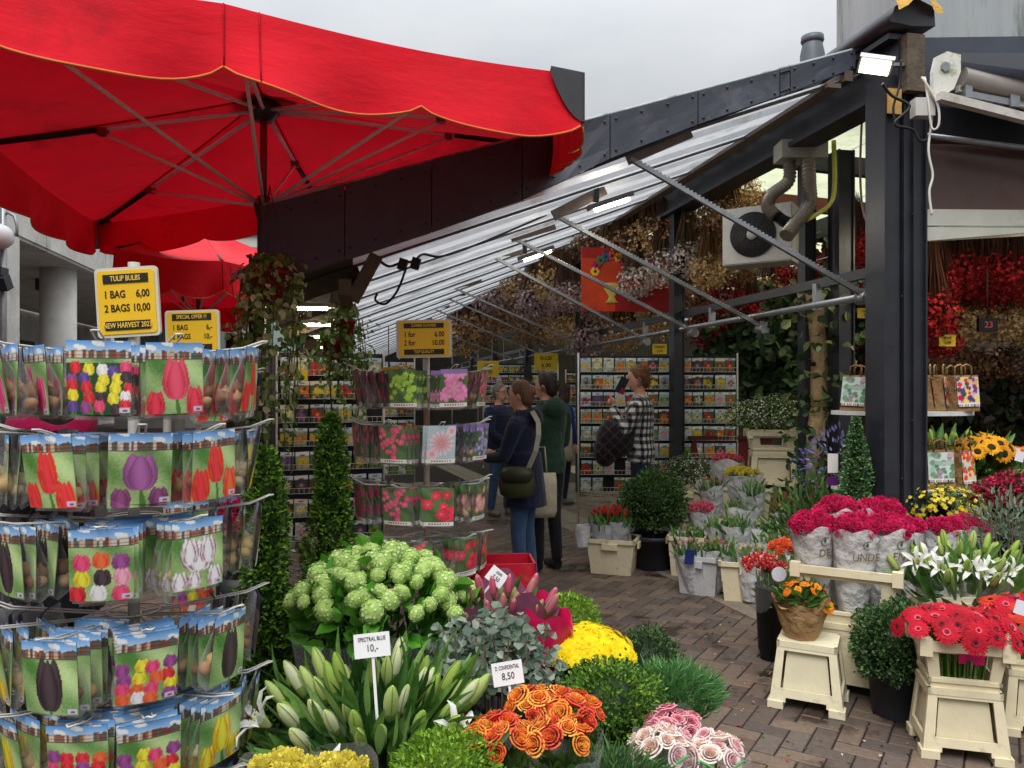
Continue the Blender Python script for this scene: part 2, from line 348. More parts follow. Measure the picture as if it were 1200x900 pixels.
# ================================================================== concrete building on the far side of the street
def part(name, m, par, fn):
    mb = MB(); fn(mb); return mk(name, mb, m, par)
cb = thing('concrete_building', 'grey concrete building with deep overhang and columns beyond the parasols', 'building', O, LANG)
def PS(px, py, s):
    d = ray(px, py); return loc_lane(d*((O.dot(RD)+s)/d.dot(RD)) + Vector((0, 0, CZ)))
S0 = -9.2
zb = PS(115, 322, S0).z
part('overhang', M_concrete, cb, lambda m: m.box((S0-2.5, 12, zb+2.0), (5, 44, 4.0)))
for k in range(12): part('panel', M_concrete, cb, lambda m: m.box((S0+.02, -8+k*3.6, zb+2.0), (.06, 3.57, 3.9)))
for px in (103, 12, 225):
    t = PS(px, 400, S0).y
    part('column', M_concrete, cb, lambda m: m.lathe([(.36, -.02), (.36, zb)], 20, (S0-.6, t, 0), smooth=True) if px == 103 or px == 225 else m.box((S0-.2, t, zb/2), (.5, .5, zb)))
part('back_wall', M_concrete, cb, lambda m: m.box((S0-5.2, 12, zb/2), (.3, 44, zb)))
part('plinth', mat('grey_metal', .5, .4, .2, col=c(128, 134, 142), var=.12), cb, lambda m: m.box((S0-1.6, PS(50, 400, S0).y+3.5, .95), (.2, 7, 1.9)))
for (px, py) in ((52, 327), (64, 322)):
    q = PS(px, py, S0-1.5); part('spotlight', M_black, cb, lambda m: m.box((q.x, q.y, zb-.12), (.3, .3, .3)))
part('door', M_black, cb, lambda m: m.box((S0-5.0, PS(30, 380, S0-5).y, 1.6), (.12, 1.2, 3.2)))
lp = thing('street_lamp', 'white globe street lamp on slim grey pole before concrete building', 'street lamp', G(4, 9.))
part('pole', M_steel, lp, lambda m: m.tube([(0, 0, 0), (0, 0, 4.6)], .035, 10))
part('arm', M_steel, lp, lambda m: m.tube([(0, -.0, 3.62), (.05, 0, 3.66), (.13, 0, 3.62), (.16, 0, 3.5), (.155, 0, 3.38)], .018, 8))
part('globe', mat('opal', .3, .5, col=c(205, 208, 206), var=.05), lp, lambda m: m.ell((.0, -.1, 3.36), (.17, .17, .15), 18, 10))
part('bracket', M_black, lp, lambda m: (m.box((0, -.08, 2.95), (.14, .14, .1)), m.box((.05, -.1, 2.82), (.16, .12, .16), Matrix.Rotation(.5, 3, 'X'))))
# glass building further down the street
gb = thing('glass_building', 'distant building with pale green glass bays behind the price signs', 'building', O+RD*-9.6+LD*27, LANG)
part('wall', mat('pale_render', .8, .2, col=c(186, 184, 176), var=.12, vscale=2), gb, lambda m: m.box((3.5, 3, 5.5), (13, 3, 11)))
M_gglass = mat('green_glass', .15, .6, col=c(140, 160, 152), var=.25, vscale=.7)
for i in range(9):
    for j in range(4):
        w_ = part('window', mat('frame_grey', .5, .4, col=c(120, 122, 120), var=.1), gb, lambda m: m.box((-2.2+i*1.4, 1.44, 1.6+j*2.4), (1.25, .12, 1.9)))
        mk('pane', (lambda m: (m.box((-2.2+i*1.4, 1.37, 1.6+j*2.4), (1.1, .05, 1.7)), m)[1])(MB()), M_gglass, w_)
# ================================================================== market hall
hall = thing('market_hall', 'black steel market hall with tilted corrugated canopy over the lane', 'market hall', O, LANG)
def seg(a, b, k): return a+(b-a)*k
def post(s, t, h, w=.12, d=.12):
    def f(m):
        m.box((s, t, h/2), (w, d, h)); 
        for e in (-1, 1): m.box((s+e*w*.47, t-d*.5-.008, h/2), (w*.1, .016, h))
    return part('post', M_black, hall, f)
def near_post(m):
    m.box((-.09, 0, 1.8), (.13, .16, 3.6)); m.box((.075, .02, 1.77), (.17, .2, 3.54))
    for s in (-.15, -.006, .065, .155): m.box((s, -.092 if s < -.02 else -.088, 1.78), (.012, .03, 3.5))
part('post', M_black, hall, near_post)
part('chipped_patch', mat('bare_timber', .8, .2, col=c(196, 156, 92), var=.3, vscale=20, bump=.6), hall, lambda m: m.box((-.09, -.112, 3.42), (.1, .01, .16)))
mb = MB()
for i in range(7): mb.ell((-.1+(i*7 % 3)*.075, -.1, .6+i*.41+.1*math.sin(i*3)), (.006, .006, .006), 6, 4)
tag(mk('bolts', mb, M_black, hall), kind='stuff')
for t in (3.42, 7.0, 10.6, 14.2, 17.8, 21.4): post(0, t, 3.5)
q = loc_lane(P(985, 400, 6.35)); post(q.x, q.y, 3.55, .14, .14)
q2 = loc_lane(P(968, 400, 6.3)); post(q2.x-.02, q2.y+.25, 3.5, .1, .1)
for t in (.35, 4.2, 8., 12, 16): post(-4.0, t, 2.36-.004*t, .085, .085)
part('lane_beam', M_black, hall, lambda m: (m.box((0, 13, 3.67), (.10, 26.2, .30)), m.box((-.01, 13, 3.84), (.22, 26.2, .035)), m.box((-.01, 13, 3.502), (.22, 26.2, .035))))
part('beam_end', mat('grey_timber', .85, .2, col=c(96, 86, 74), var=.5, vscale=9, bump=.8, bscale=30), hall, lambda m: m.box((.03, -.13, 3.66), (.13, .06, .36)))
# edge flashing over the lane beam, its near end torn and showing yellow foam
part('ridge_flashing', M_black, hall, lambda m: m.loft([[Vector((x, t, z)) for x, z in ((-.16, 3.90), (-.12, 4.00), (.02, 4.07), (.16, 4.02), (.17, 3.90), (.0, 3.885))] for t in (-.16, .3, 1, 26)]))
mb = MB(); prev = None; rows = []
for i in range(9):
    u = i/8; row = []
    for j in range(5):
        v_ = j/4; row.append(Vector((-.15+.36*u, -.17-.10*v_*(.6+.5*math.sin(u*5)), 4.0+.075*math.sin(u*PI)-.06*v_*v_+.03*math.sin(u*9+j)*v_+.02)))
    rows.append(row)
mb.loft(rows, False, None, True, False); mk('foam_strip', mb, mat('yellow_foam', .9, .1, col=c(198, 160, 84), var=.35, vscale=18, bump=1., bscale=40), hall)
# fascia: tapered panels down the gable edge
TF = .2
def ftop(px): return PT(px, 62+(987-px)/675*178, TF)
FB = [(987, 85), (920, 110), (800, 152), (733, 177), (623, 230), (510, 270), (350, 322), (300, 337)]
def fbot(px):
    for (x1, y1), (x0, y0) in zip(FB, FB[1:]):
        if px >= x0: return PT(px, y0+(y1-y0)*(px-x0)/(x1-x0), TF)
    return PT(px, 337, TF)
seams = [1003, 926, 914, 818, 715, 612, 506, 404, 306]
for k, (x1, x0) in enumerate(zip(seams, seams[1:])):
    a, b, d, e = [loc_lane(p) for p in (fbot(x0+.6), fbot(x1-.6), ftop(x1-.6), ftop(x0+.6))]
    mb = MB(); n_ = 6; dent = 1 if k == 4 else 0
    rows = []
    for j in range(5):
        rows.append([seg(seg(a, b, i/n_), seg(e, d, i/n_), j/4) + Vector((0, (.02*math.sin(i/n_*PI)*math.sin(j/4*PI)*(2 if dent else .4))*random.uniform(.3, 1), 0)) for i in range(n_+1)])
    mb.loft(rows, False, None, False, False)
    q = [a, b, d, e]; mb.add(q+[p+Vector((0, .05, 0)) for p in q], [(0, 4, 5, 1), (1, 5, 6, 2), (2, 6, 7, 3), (3, 7, 4, 0), (7, 6, 5, 4)])
    fp = mk('fascia_panel', mb, M_fascia, hall)
    mb = MB()
    for u in (.06, .35, .65, .94):
        for v_ in (.14, .86): mb.ell(seg(seg(a, b, u), seg(e, d, u), v_)+Vector((0, -.004, 0)), (.009, .006, .009), 6, 4)
    tag(mk('rivets', mb, M_black, fp), kind='stuff')
slab_pts = [loc_lane(p)+Vector((0, .055, 0)) for p in (fbot(300)+Vector((0, 0, .02)), fbot(620)+Vector((0, 0, .03)), fbot(995)+Vector((0, 0, .02)), ftop(995)-Vector((0, 0, .02)), ftop(300)-Vector((0, 0, .02)))]
part('fascia_backing', M_black, hall, lambda m: m.add(slab_pts+[p+Vector((0, .02, 0)) for p in slab_pts], [(0, 1, 2, 3, 4), (9, 8, 7, 6, 5)]))
part('drip_edge', M_zinc, hall, lambda m: m.tube([loc_lane(ftop(x))+Vector((0, .02, .006)) for x in (1003, 800, 600, 400, 306)], .012, 6))
# corrugated canopy sheets, ribs running down the slope
def zc(s, t): return 3.77+.365*s+.012*max(t, 0)*s/4
M_batten = mat('batten_grey', .6, .3, col=c(84, 84, 86), var=.2)
M_corr = mat('corrugated_white', .45, .4, .1, col=c(210, 213, 216), var=.2, vscale=2.2, transl=.45, dirt=(c(112, 104, 94), .6, 1.6, .54))
t = TF+.06; w_ = 1.04
while t < 25:
    mb = MB(); prof = []
    for i in range(2):
        b = t+i*.52
        prof += [(b, 0), (b+.22, 0), (b+.25, .06), (b+.43, .06), (b+.46, 0), (b+.5195, 0)]
    rings = [[Vector((s, tt, zc(s, tt)+h)) for tt, h in prof] for s in (.0, -1.4, -2.8, -4.15)]
    mb.loft(rings, False, None, False, False)
    mk('corrugated_sheet', mb, M_corr, hall)
    for tb_ in (t-.002,): part('batten', M_batten, hall, lambda m: m.beam((-.1, tb_, zc(-.1, tb_)-.016), (-4.1, tb_, zc(-4.1, tb_)-.016), .022, .018))
    t += w_+.003
part('edge_trim', mat('brown_trim', .6, .3, col=c(104, 92, 84), var=.2), hall, lambda m: (m.box((-.19, 12.7, 3.70), (.06, 25, .07)), m.box((-.3, 12.7, 3.625), (.10, 25, .03))))
# timber lower ceiling at the low side
M_board = mat('ceiling_board', .8, .2, var=.35, vscale=5, bump=.3, bscale=20, stretch=(.15, 1, 1))
for i in range(40):
    t0 = .5+i*.5; mb = MB(); cc_ = cv(c(92, 80, 68), .25)
    for sa_, sb in ((-4.12, -3.45),):
        q = [Vector((s, tt, zc(s, tt)-.05)) for s, tt in ((sa_, t0), (sb, t0), (sb, t0+.485), (sa_, t0+.485))]
        mb.add(q+[p+Vector((0, 0, .02)) for p in q], [(3, 2, 1, 0), (4, 5, 6, 7), (0, 1, 5, 4), (1, 2, 6, 5), (2, 3, 7, 6), (3, 0, 4, 7)], cc_)
    mk('ceiling_board', mb, M_board, hall)
for i in range(9): part('rafter', M_wood, hall, lambda m: m.beam((-4.1, 1.1+i*2.2, zc(-4.1, i*2.2)-.13), (-3.4, 1.1+i*2.2, zc(-3.4, i*2.2)-.13), .07, .12))
part('purlin', M_wood, hall, lambda m: m.beam((-3.5, .6, zc(-3.5, 1)-.24), (-3.5, 24, zc(-3.5, 24)-.24), .08, .10))
a, b = loc_lane(PT(441, 300, 1.0)), loc_lane(PT(413, 352, 1.0)); part('brace', M_wood, hall, lambda m: m.beam(a, b, .09, .11, (0, 1, 0)))
# rack-and-pinion stays and their shaft
for k, (t, ux, uy, lx, ly) in enumerate([(.34, 738, 186, 1012, 346), (1.65, 651, 253, 893, 383), (2.9, 601, 279, 812, 388), (4.3, 570, 297, 757, 399), (6.2, 529, 336, 690, 408), (7.6, 514, 345, 668, 412), (9.2, 499, 358, 640, 418), (11.2, 482, 376, 610, 424), (13.4, 470, 388, 585, 430)]):
    a, b = loc_lane(PT(ux, uy, t)), loc_lane(PT(lx, ly, t)); mb = MB(); mb.beam(a, b, .026, .03, (0, 1, 0))
    d = b-a; n_ = int(d.length/.03); nrm = Vector((-d.z, 0, d.x)); nrm.normalize(); nrm = nrm if nrm.z > 0 else -nrm
    if k < 4:
        for i in range(n_): mb.box(a+d*((i+.5)/n_)+nrm*.018, (.014, .022, .012), Matrix.Rotation(-math.atan2(d.z, d.x), 3, 'Y'))
    rk = mk('toothed_rack', mb, M_steel, hall)
    mk('pinion_bracket', (lambda m: (m.box(b, (.07, .06, .09)), m.tube([b+Vector((0, -.05, -.02)), b+Vector((0, .05, -.02))], .045, 10), m)[2])(MB()), M_steel, rk)
    e = a+Vector((-.02, 0, 0)); f_ = Vector((a.x+.42, a.y, zc(a.x+.42, a.y)-.01))
    mk('hinge_plate', (lambda m: (m.beam(e, f_, .085, .03, (0, 1, 0)), m)[1])(MB()), mat('rust_plate', .7, .3, .3, col=c(112, 100, 92), var=.3), rk)
part('drive_shaft', M_steel, hall, lambda m: (m.tube([(.02, .12, 2.235), (.02, 24, 2.235)], .026, 10)))
part('shaft_rail', M_black, hall, lambda m: (m.beam((.05, .3, 2.40), (.05, 24, 2.40), .05, .07)))
mb = MB()
for i in range(14): part('shaft_hanger', M_steel, hall, lambda m: m.box((.035, .9+i*1.75, 2.3), (.05, .05, .2)))
# roof over the goods: pale green translucent panes on brown purlins
M_pane = mat('green_pane', .5, .3, col=c(226, 230, 190), var=.18, vscale=2.4, transl=.85, dirt=(c(120, 116, 80), .5, 2.2, .58))
def pane_light(m):
    t = m.node_tree; o_ = t.nodes['Material Output']; src = o_.inputs[0].links[0].from_socket; tp = nn(t, 'ShaderNodeBsdfTransparent'); tp.inputs[0].default_value = (.9, .93, .72, 1)
    ms = nn(t, 'ShaderNodeMixShader'); ms.inputs[0].default_value = .45; t.links.new(src, ms.inputs[1]); t.links.new(tp.outputs[0], ms.inputs[2]); t.links.new(ms.outputs[0], o_.inputs[0])
pane_light(M_pane)
def zr(s): return 3.98-.05*s
for i in range(18):
    for j in range(5):
        s0_, t0 = .16+j*1.15, .15+i*1.4
        part('roof_pane', M_pane, hall, lambda m: m.add([(s0_, t0, zr(s0_)), (s0_+1.12, t0, zr(s0_+1.12)), (s0_+1.12, t0+1.37, zr(s0_+1.12)), (s0_, t0+1.37, zr(s0_))], [(0, 1, 2, 3)]))
M_red = mat('red_brown_timber', .7, .25, col=c(96, 50, 38), var=.35, vscale=6, bump=.3, stretch=(.2, 1, 1))
for i in range(18): part('roof_purlin', M_red if i % 2 == 0 else M_black, hall, lambda m: m.beam((.1, .83+i*1.4, 3.80), (5.9, .83+i*1.4, 3.55), .08, .17))
for s in (1.9, 4.0): part('roof_beam', M_black, hall, lambda m: m.box((s, 12.5, 3.45), (.1, 25, .22)))
# back wall, side wall and far end, dark
M_dark = mat('dark_wall', .9, .1, col=c(58, 54, 50), var=.4, vscale=3)  # wall colour lightened to lift the gloom inside the stalls
bw_ = thing('back_wall', 'dark timber back wall of the covered flower stalls', 'wall', O, LANG)
for i in range(26): part('plank', M_dark, bw_, lambda m: m.box((5.75, .5+i*1.0, 1.75), (.08, .985, 3.5)))
ew = thing('end_wall', 'dark end wall closing the far end of the lane', 'wall', O, LANG)
for i in range(10): part('plank', M_dark, ew, lambda m: m.box((-4.2+i*1.02, 25.3, 1.9), (1.0, .08, 3.8)))
lw_ = thing('shop_wall', 'dark shop wall behind the racks along the low side of the lane', 'wall', O, LANG)
for i in range(17): part('plank', M_dark, lw_, lambda m: m.box((-4.75, 5.0+i*1.2, 1.1), (.08, 1.18, 2.2)))
sf = thing('market_floor', 'x', 'x'); del sf['label'], sf['category']; tag(sf, kind='structure')
for i in range(9):
    for j in range(30):
        if lane(.62+i*.6, -.4+j*.6).y < 4.7: continue
        if True:
            a_ = lane(.62+i*.6, 1.2+j*.6); q = [a_, a_+RD*.592, a_+RD*.592+LD*.592, a_+LD*.592]
            if i < 6 and j < 16:
                mb = MB(); mb.add([Vector((p.x, p.y, .01)) for p in q]+[Vector((p.x, p.y, -.02)) for p in q], [(0, 1, 2, 3), (0, 4, 5, 1), (3, 7, 4, 0)]); mk('floor_slab', mb, M_kerb, sf)
# ---- right-hand transom: brown acrylic, pale panels
M_acr = mat('brown_acrylic', .2, .5, col=c(112, 92, 86), var=.15, vscale=3, transl=.4, dirt=(c(90, 56, 50), .5, 3, .55))
def slab(name, m_, pts, t, th, par=hall):
    q = [loc_lane(PT(x, y, t)) for x, y in pts]; mb = MB(); k = len(q)
    mb.add(q+[p+Vector((0, th, 0)) for p in q], [tuple(range(k)), tuple(range(2*k-1, k-1, -1))]+[(i, i+k, (i+1) % k+k, (i+1) % k) for i in range(k)]); return mk(name, mb, m_, par)
slab('acrylic_panel', M_acr, [(1077, 247), (1330, 245), (1330, 176), (1077, 168)], .02, .01)
slab('pale_panel', mat('pale_board', .6, .3, col=c(196, 198, 186), var=.14, vscale=3, dirt=(c(130, 128, 100), .5, 2.4, .58)), [(1077, 264), (1330, 266), (1330, 247), (1077, 245)], -.02, .03)
slab('pale_panel', MATS['pale_board'], [(1077, 283), (1330, 262), (1330, 268.5), (1077, 266)], -.03, .03)
slab('front_board', M_fascia, [(1076, 122), (1400, 160), (1400, 40), (1076, 44)], .12, .03)
slab('transom_beam', M_black, [(1060, 160), (1330, 186), (1330, 150), (1060, 120)], .06, .12)
part('transom_rail', M_steel, hall, lambda m: m.tube([loc_lane(PT(1078, 158, -.06)), loc_lane(PT(1330, 190, -.06))], .02, 8))
# ---- awning, zinc box, flue, floodlight
aw = thing('awning', 'rolled awning with mossy white end cap above the double black post', 'awning', O, LANG)
slab('end_cap', mat('mossy_white', .5, .3, col=c(214, 216, 206), var=.1, dirt=(c(104, 122, 40), .85, 7, .53)), [(1094, 84), (1098, 66), (1110, 60), (1126, 64), (1126, 84), (1118, 104), (1098, 117), (1094, 108)], -.35, .03, aw)
slab('cap_hub', M_steel, [(1108, 72), (1113, 74), (1113, 82), (1108, 84), (1104, 80), (1104, 75)], -.362, .012, aw)
part('roller', mat('grey_roller', .5, .4, col=c(140, 134, 128), var=.2, vscale=3), aw, lambda m: m.tube([loc_lane(PT(1124, 92, -.3)), loc_lane(PT(1400, 150, -.3))], .07, 14))
part('cover', mat('awning_cloth', .8, .2, col=c(40, 42, 48), var=.2), aw, lambda m: m.loft([[loc_lane(PT(x, y, t)) for x, y, t in pr] for pr in ([(1124, 72, -.35), (1122, 62, -.2), (1124, 62, .05)], [(1400, 108, -.6), (1400, 80, -.3), (1400, 62, .0)])], False, None, True, False))
part('front_bar', mat('white_bar', .45, .4, col=c(190, 188, 180), var=.15, dirt=(c(110, 96, 80), .5, 6, .55)), aw, lambda m: (m.beam(loc_lane(PT(1100, 113, -.37)), loc_lane(PT(1400, 190, -.37)), .05, .05), m.beam(loc_lane(PT(1122, 104, -.3)), loc_lane(PT(1400, 172, -.3)), .03, .04)))
part('folding_arm', M_steel, aw, lambda m: (m.beam(loc_lane(PT(1128, 110, -.32)), loc_lane(PT(1190, 122, -.32)), .03, .04), m.box(loc_lane(PT(1186, 118, -.32)), (.07, .05, .09)), m.box(loc_lane(PT(1132, 108, -.32)), (.05, .05, .08))))
zx = thing('roof_box', 'large zinc clad box on the roof streaked with green algae', 'roof box', O, LANG)
zl = loc_lane(Vector((2.86, 5.6, 0)))
for k in range(3): part('cladding_panel', M_zinc, zx, lambda m: m.box((zl.x+.75+k*1.5, zl.y+.4, 4.52), (1.495, .8, 1.1)))
part('rim', M_zinc, zx, lambda m: m.box((zl.x+2.25, zl.y+.4, 5.09), (4.56, .86, .04)))
fl = thing('flue_pipe', 'short dark grey flue pipe rising behind the fascia', 'flue', P(952, 80, 8.5)-Vector((0, 0, .35)))
part('pipe', mat('flue_grey', .5, .4, .3, col=c(92, 98, 106), var=.2), fl, lambda m: m.lathe([(.13, -.3), (.13, .5), (.105, .62)], 18, cap=False))
part('cap', MATS['flue_grey'], fl, lambda m: m.lathe([(.11, .62), (.125, .65), (.12, .67), (.12, .70), (.10, .70)], 18))
fd = thing('floodlight', 'lit square floodlight fixed at the top of double post', 'lamp', P(1026, 76, 4.75), 0)
rot = Euler((math.radians(158), math.radians(16), math.radians(-20))).to_matrix()
part('housing', M_steel, fd, lambda m: m.box((0, 0, 0), (.20, .14, .03), rot))
part('lens', M_lamp, fd, lambda m: m.box(rot @ Vector((0, 0, .019)), (.17, .11, .006), rot))
part('bracket', M_steel, fd, lambda m: (m.beam((.1, .05, .02), (.24, .12, .05), .03, .02),))
def cable(name, label, pts, r, m_, par=None, cat='cable'):
    P_ = [Vector(p) for p in pts]; sm = []
    for i in range(len(P_)-1):
        p0, p1, p2, p3 = P_[max(i-1, 0)], P_[i], P_[i+1], P_[min(i+2, len(P_)-1)]
        for k in range(6):
            u = k/6; sm.append(.5*((2*p1)+(p2-p0)*u+(2*p0-5*p1+4*p2-p3)*u*u+(3*p1-p0-3*p2+p3)*u**3))
    sm.append(P_[-1]); mb = MB(); mb.tube(sm, r, 6); o = mk(name, mb, m_, par)
    if par is None: tag(o, label, cat)
    return o
M_wht = mat('white_cord', .7, .2, col=c(214, 212, 204), var=.1); M_blk = mat('black_cable', .5, .4, col=c(28, 28, 30), var=.1); M_yel = mat('yellow_hose', .45, .4, col=c(206, 204, 84), var=.1)
cable('cord', 'knotted white cord hanging down beside double black post', [P(1083, 90, 4.7), P(1092, 130, 4.72), P(1088, 175, 4.7), P(1093, 205, 4.7), P(1089, 225, 4.7), P(1092, 252, 4.7)], .007, M_wht, cat='cord')
cable('cord', 'looped white cord tied at the end of rolled awning', [P(1080, 90, 4.68), P(1098, 120, 4.66), P(1100, 146, 4.66), P(1092, 150, 4.68), P(1088, 120, 4.68), P(1084, 92, 4.7)], .007, M_wht, cat='cord')
cable('cable', 'black cable looping across the head of double black post', [P(1034, 98, 4.7), P(1045, 112, 4.72), P(1066, 125, 4.72), P(1048, 145, 4.72), P(1070, 152, 4.72), P(1078, 165, 4.72), P(1090, 162, 4.72)], .009, M_blk)
cable('cable', 'black cable dropping from the floodlight to junction box', [P(1056, 70, 4.72), P(1054, 100, 4.74), P(1047, 125, 4.74), P(1049, 143, 4.74)], .007, M_blk)
cable('cable', 'thin pink cable hanging inside beside double black post', [P(1011, 120, 5.6), P(1008, 200, 5.6), P(1012, 250, 5.6), P(1024, 270, 5.4)], .008, mat('pink_cable', .5, .4, col=c(150, 120, 116), var=.1))
jb = tag(part('junction_box', mat('grey_plastic', .5, .4, col=c(188, 188, 184), var=.1), None, lambda m: m.box(P(1081, 127, 4.72), (.12, .07, .11))), 'small grey junction box below the mossy awning cap', 'junction box')
# ================================================================== parasols
M_seam = mat('canvas_seam', .8, .2, col=c(168, 12, 30), var=.15)
def parasol(label, ctr, a, b, zr_, ztop, zrun, val, nsa=4, nsb=6, corner=True, fr=(1, 1), lift=0):
    root = thing('parasol', label, 'parasol', (ctr.x, ctr.y, 0))
    cor = [a-b, a*fr[0]+b*fr[1]+Vector((0, 0, lift)), -a+b, -a-b]          # near right, far right, far left, near left
    edges = []                              # rim points with rib flag
    N = 24
    for e in range(4):
        p, q = cor[e-1], cor[e]
        for i in range(N): edges.append((seg(p, q, i/N), e, i/N))
    def rimz(k): 
        return zr_ - .03*math.sin(PI*((k % 12)/12)) + edges[k % len(edges)][0].z
    nr = 9
    for e in range(4):
        for hf in range(2):
            rings = []
            for j in range(nr+1):
                r = .03+.97*j/nr; row = []
                for i in range(13):
                    k = e*N+hf*12+i; p = edges[k % len(edges)][0]
                    sag = .05*math.sin(PI*i/12)*math.sin(PI*r)
                    row.append(Vector((p.x*r, p.y*r, ztop+(rimz(k)-ztop)*(r**.93)-sag)))
                rings.append(row)
            mb = MB(); mb.loft(rings, False, None, True, False); cp_ = mk('canopy_panel', mb, M_fabric, root)
            mb = MB(); mb.tube([r_[0]-Vector((0, 0, .005)) for r_ in rings], .006, 5); mk('seam', mb, M_seam, cp_)
    for e in range(4):
        p, q = cor[e-1], cor[e]; out_ = Vector((q.y-p.y, p.x-q.x, 0)); out_.normalize()
        if out_.dot((p+q)/2) < 0: out_ = -out_
        ns = nsa if e in (0, 2) else nsb; rows = [[] for _ in range(6)]; low = []
        M_ = 72
        for i in range(M_+1):
            u = i/M_; x = seg(p, q, u); z0 = zr_+x.z-.03*math.sin(PI*((u*2) % 1 if u < 1 else 0))
            sc = abs(math.sin(PI*u*ns)); drop = val*(.78+.22*sc**.6)
            wav = (.03*math.sin(u*ns*PI*2+e)+.012*math.sin(u*37+e))*min(1, 9*u*(1-u))
            for j in range(6):
                w_ = j/5; pt = x+out_*(.0+.018*w_+wav*w_*w_); rows[j].append(Vector((pt.x, pt.y, z0+.003-drop*w_)))
            low.append(rows[5][-1])
        mb = MB(); mb.loft(rows, False, None, True, False); vl = mk('valance', mb, M_fabric, root)
        mb = MB(); mb.tube(low, .0048, 6); mk('piping', mb, M_pipe, vl)
        for iu in (36, 39): mb = MB(); mb.tube([rows[j][iu]+out_*.003 for j in range(6)], .0028, 5); mk('seam', mb, M_seam, vl)
    # structure
    mb = MB(); mb.tube([(0, 0, 0), (0, 0, zrun)], .026, 12, col=c(176, 172, 166)); mb.tube([(0, 0, zrun), (.0, 0, ztop-.06)], .022, 12, col=c(140, 40, 50)); mk('pole', mb, M_gen, root)
    mk('crown_hub', (lambda m: (m.lathe([(.05, -.16), (.09, -.12), (.11, -.06), (.06, -.03)], 14, (0, 0, ztop)), m)[1])(MB()), M_black, root)
    mk('top_cap', (lambda m: (m.lathe([(.2, -.035), (.16, .0), (.06, .025), (.01, .03)], 16, (0, 0, ztop)), m)[1])(MB()), M_fabric, root)
    mk('runner', (lambda m: (m.lathe([(.035, -.10), (.05, -.06), (.06, .0), (.035, .05)], 14, (0, 0, zrun)), m)[1])(MB()), M_black, root)
    mk('foot_plate', (lambda m: (m.box((0, 0, .03), (.6, .6, .06)), m.lathe([(.05, .06), (.05, .35), (.03, .36)], 12), m)[2])(MB()), M_steel, root)
    for k, e in enumerate(cor+[(cor[0]+cor[1])/2, (cor[1]+cor[2])/2, (cor[2]+cor[3])/2, (cor[3]+cor[0])/2]):
        tip = Vector((e.x, e.y, zr_+e.z-.01)); hub = Vector((0, 0, ztop-.09)); far = seg(hub, tip, .98); md = seg(hub, tip, .62)
        mb = MB(); mb.tube([hub, seg(hub, far, .66)], .012, 8, col=c(226, 226, 228)); mb.tube([seg(hub, far, .655), far], .018, 8, col=c(24, 24, 26)); rb = mk('rib', mb, M_gen, root)  # rib and strut greys whitened to counter red light reflected from the canvas
        mb = MB(); mb.tube([Vector((0, 0, zrun))+(md-Vector((0, 0, md.z)))*.03, md+Vector((0, 0, -.02))], .010, 8, col=c(232, 232, 234)); mb.box(md+Vector((0, 0, -.015)), (.05, .05, .04), col=c(120, 40, 45)); mk('strut', mb, M_gen, rb)
    if corner:
        for e in cor:
            mb = MB(); d1 = (a.normalized() if e.dot(a) > 0 else -a.normalized()); d2 = (b.normalized() if e.dot(b) > 0 else -b.normalized())
            o3 = Vector((e.x, e.y, zr_+e.z+.006)); oo = (d1+d2)*.022
            rows = []
            for j in range(6):
                row = []
                for i in range(13):
                    u = (i-6)/6*.16; pt = (o3-d1*abs(u) if u < 0 else o3-d2*abs(u))+oo; dz = j/5*(.20*(1-(abs(u)/.17)**2)+.01)
                    row.append(Vector((pt.x, pt.y, o3.z-dz)))
                rows.append(row)
            mb.loft(rows, False, None, True, False)
            mb.add([o3-d1*.16+oo, o3+oo, o3-d2*.16+oo, o3*.93+Vector((0, 0, o3.z*.07+.012))], [(0, 1, 2, 3)])
            mk('corner_patch', mb, mat('leather_patch', .5, .4, col=c(62, 62, 66), var=.2), root)
    return root
DZ = 1.32
C1 = P(678, 88, DZ/((455-88)/F)); FL = P(115, 262, DZ/((455-262)/F)); M1 = P(262, 5, DZ/((455-5)/F))
ctr = (C1+FL)/2; bvec = Vector((ctr.x-M1.x, ctr.y-M1.y, 0)); avec = Vector((C1.x-M1.x, C1.y-M1.y, 0))
parasol('large red market parasol with scalloped valance over the bulb racks', Vector((ctr.x, ctr.y, 0)), avec, bvec, CZ+DZ, zat(112, ctr.y), zat(240, ctr.y), .285, fr=(1.39, .036), lift=.45)
parasol('second red parasol standing further back behind the price signs', Vector((-3.125, 7.65, 0)), Vector((.575, .565, 0)), Vector((-.8, 1.485, 0)), 2.62, 3.25, 2.3, .3, corner=False)
# ================================================================== flowers and foliage, unit sized, shared by their copies
GA = PI*(3-math.sqrt(5))
LIB = {}
def lib(key, fn):
    if key not in LIB: LIB[key] = fn()
    return LIB[key]
def fin(mb, m, name='bloom'):
    me = mb.mesh(name); me.materials.append(m); return me
def petal(mb, a, r0, r1, w, z0, z1, zm, col, tipcol=None):
    ca_, sa_ = math.cos(a), math.sin(a); rm = r0+(r1-r0)*.6
    def pt(r, s, z): return (r*ca_-s*sa_, r*sa_+s*ca_, z)
    mb.add([pt(r0, -w*.25, z0), pt(r0, w*.25, z0), pt(rm, w*.5, zm), pt(rm, -w*.5, zm), pt(r1*.95, w*.28, z1), pt(r1*.95, -w*.28, z1), pt(r1, 0, z1)], [(0, 1, 2, 3)], col, True)
    b = len(mb.v)-7; mb.f += [[b+3, b+2, b+4, b+5], [b+5, b+4, b+6]]; mb.c += [tipcol or col]*2; mb.sm += [True]*2
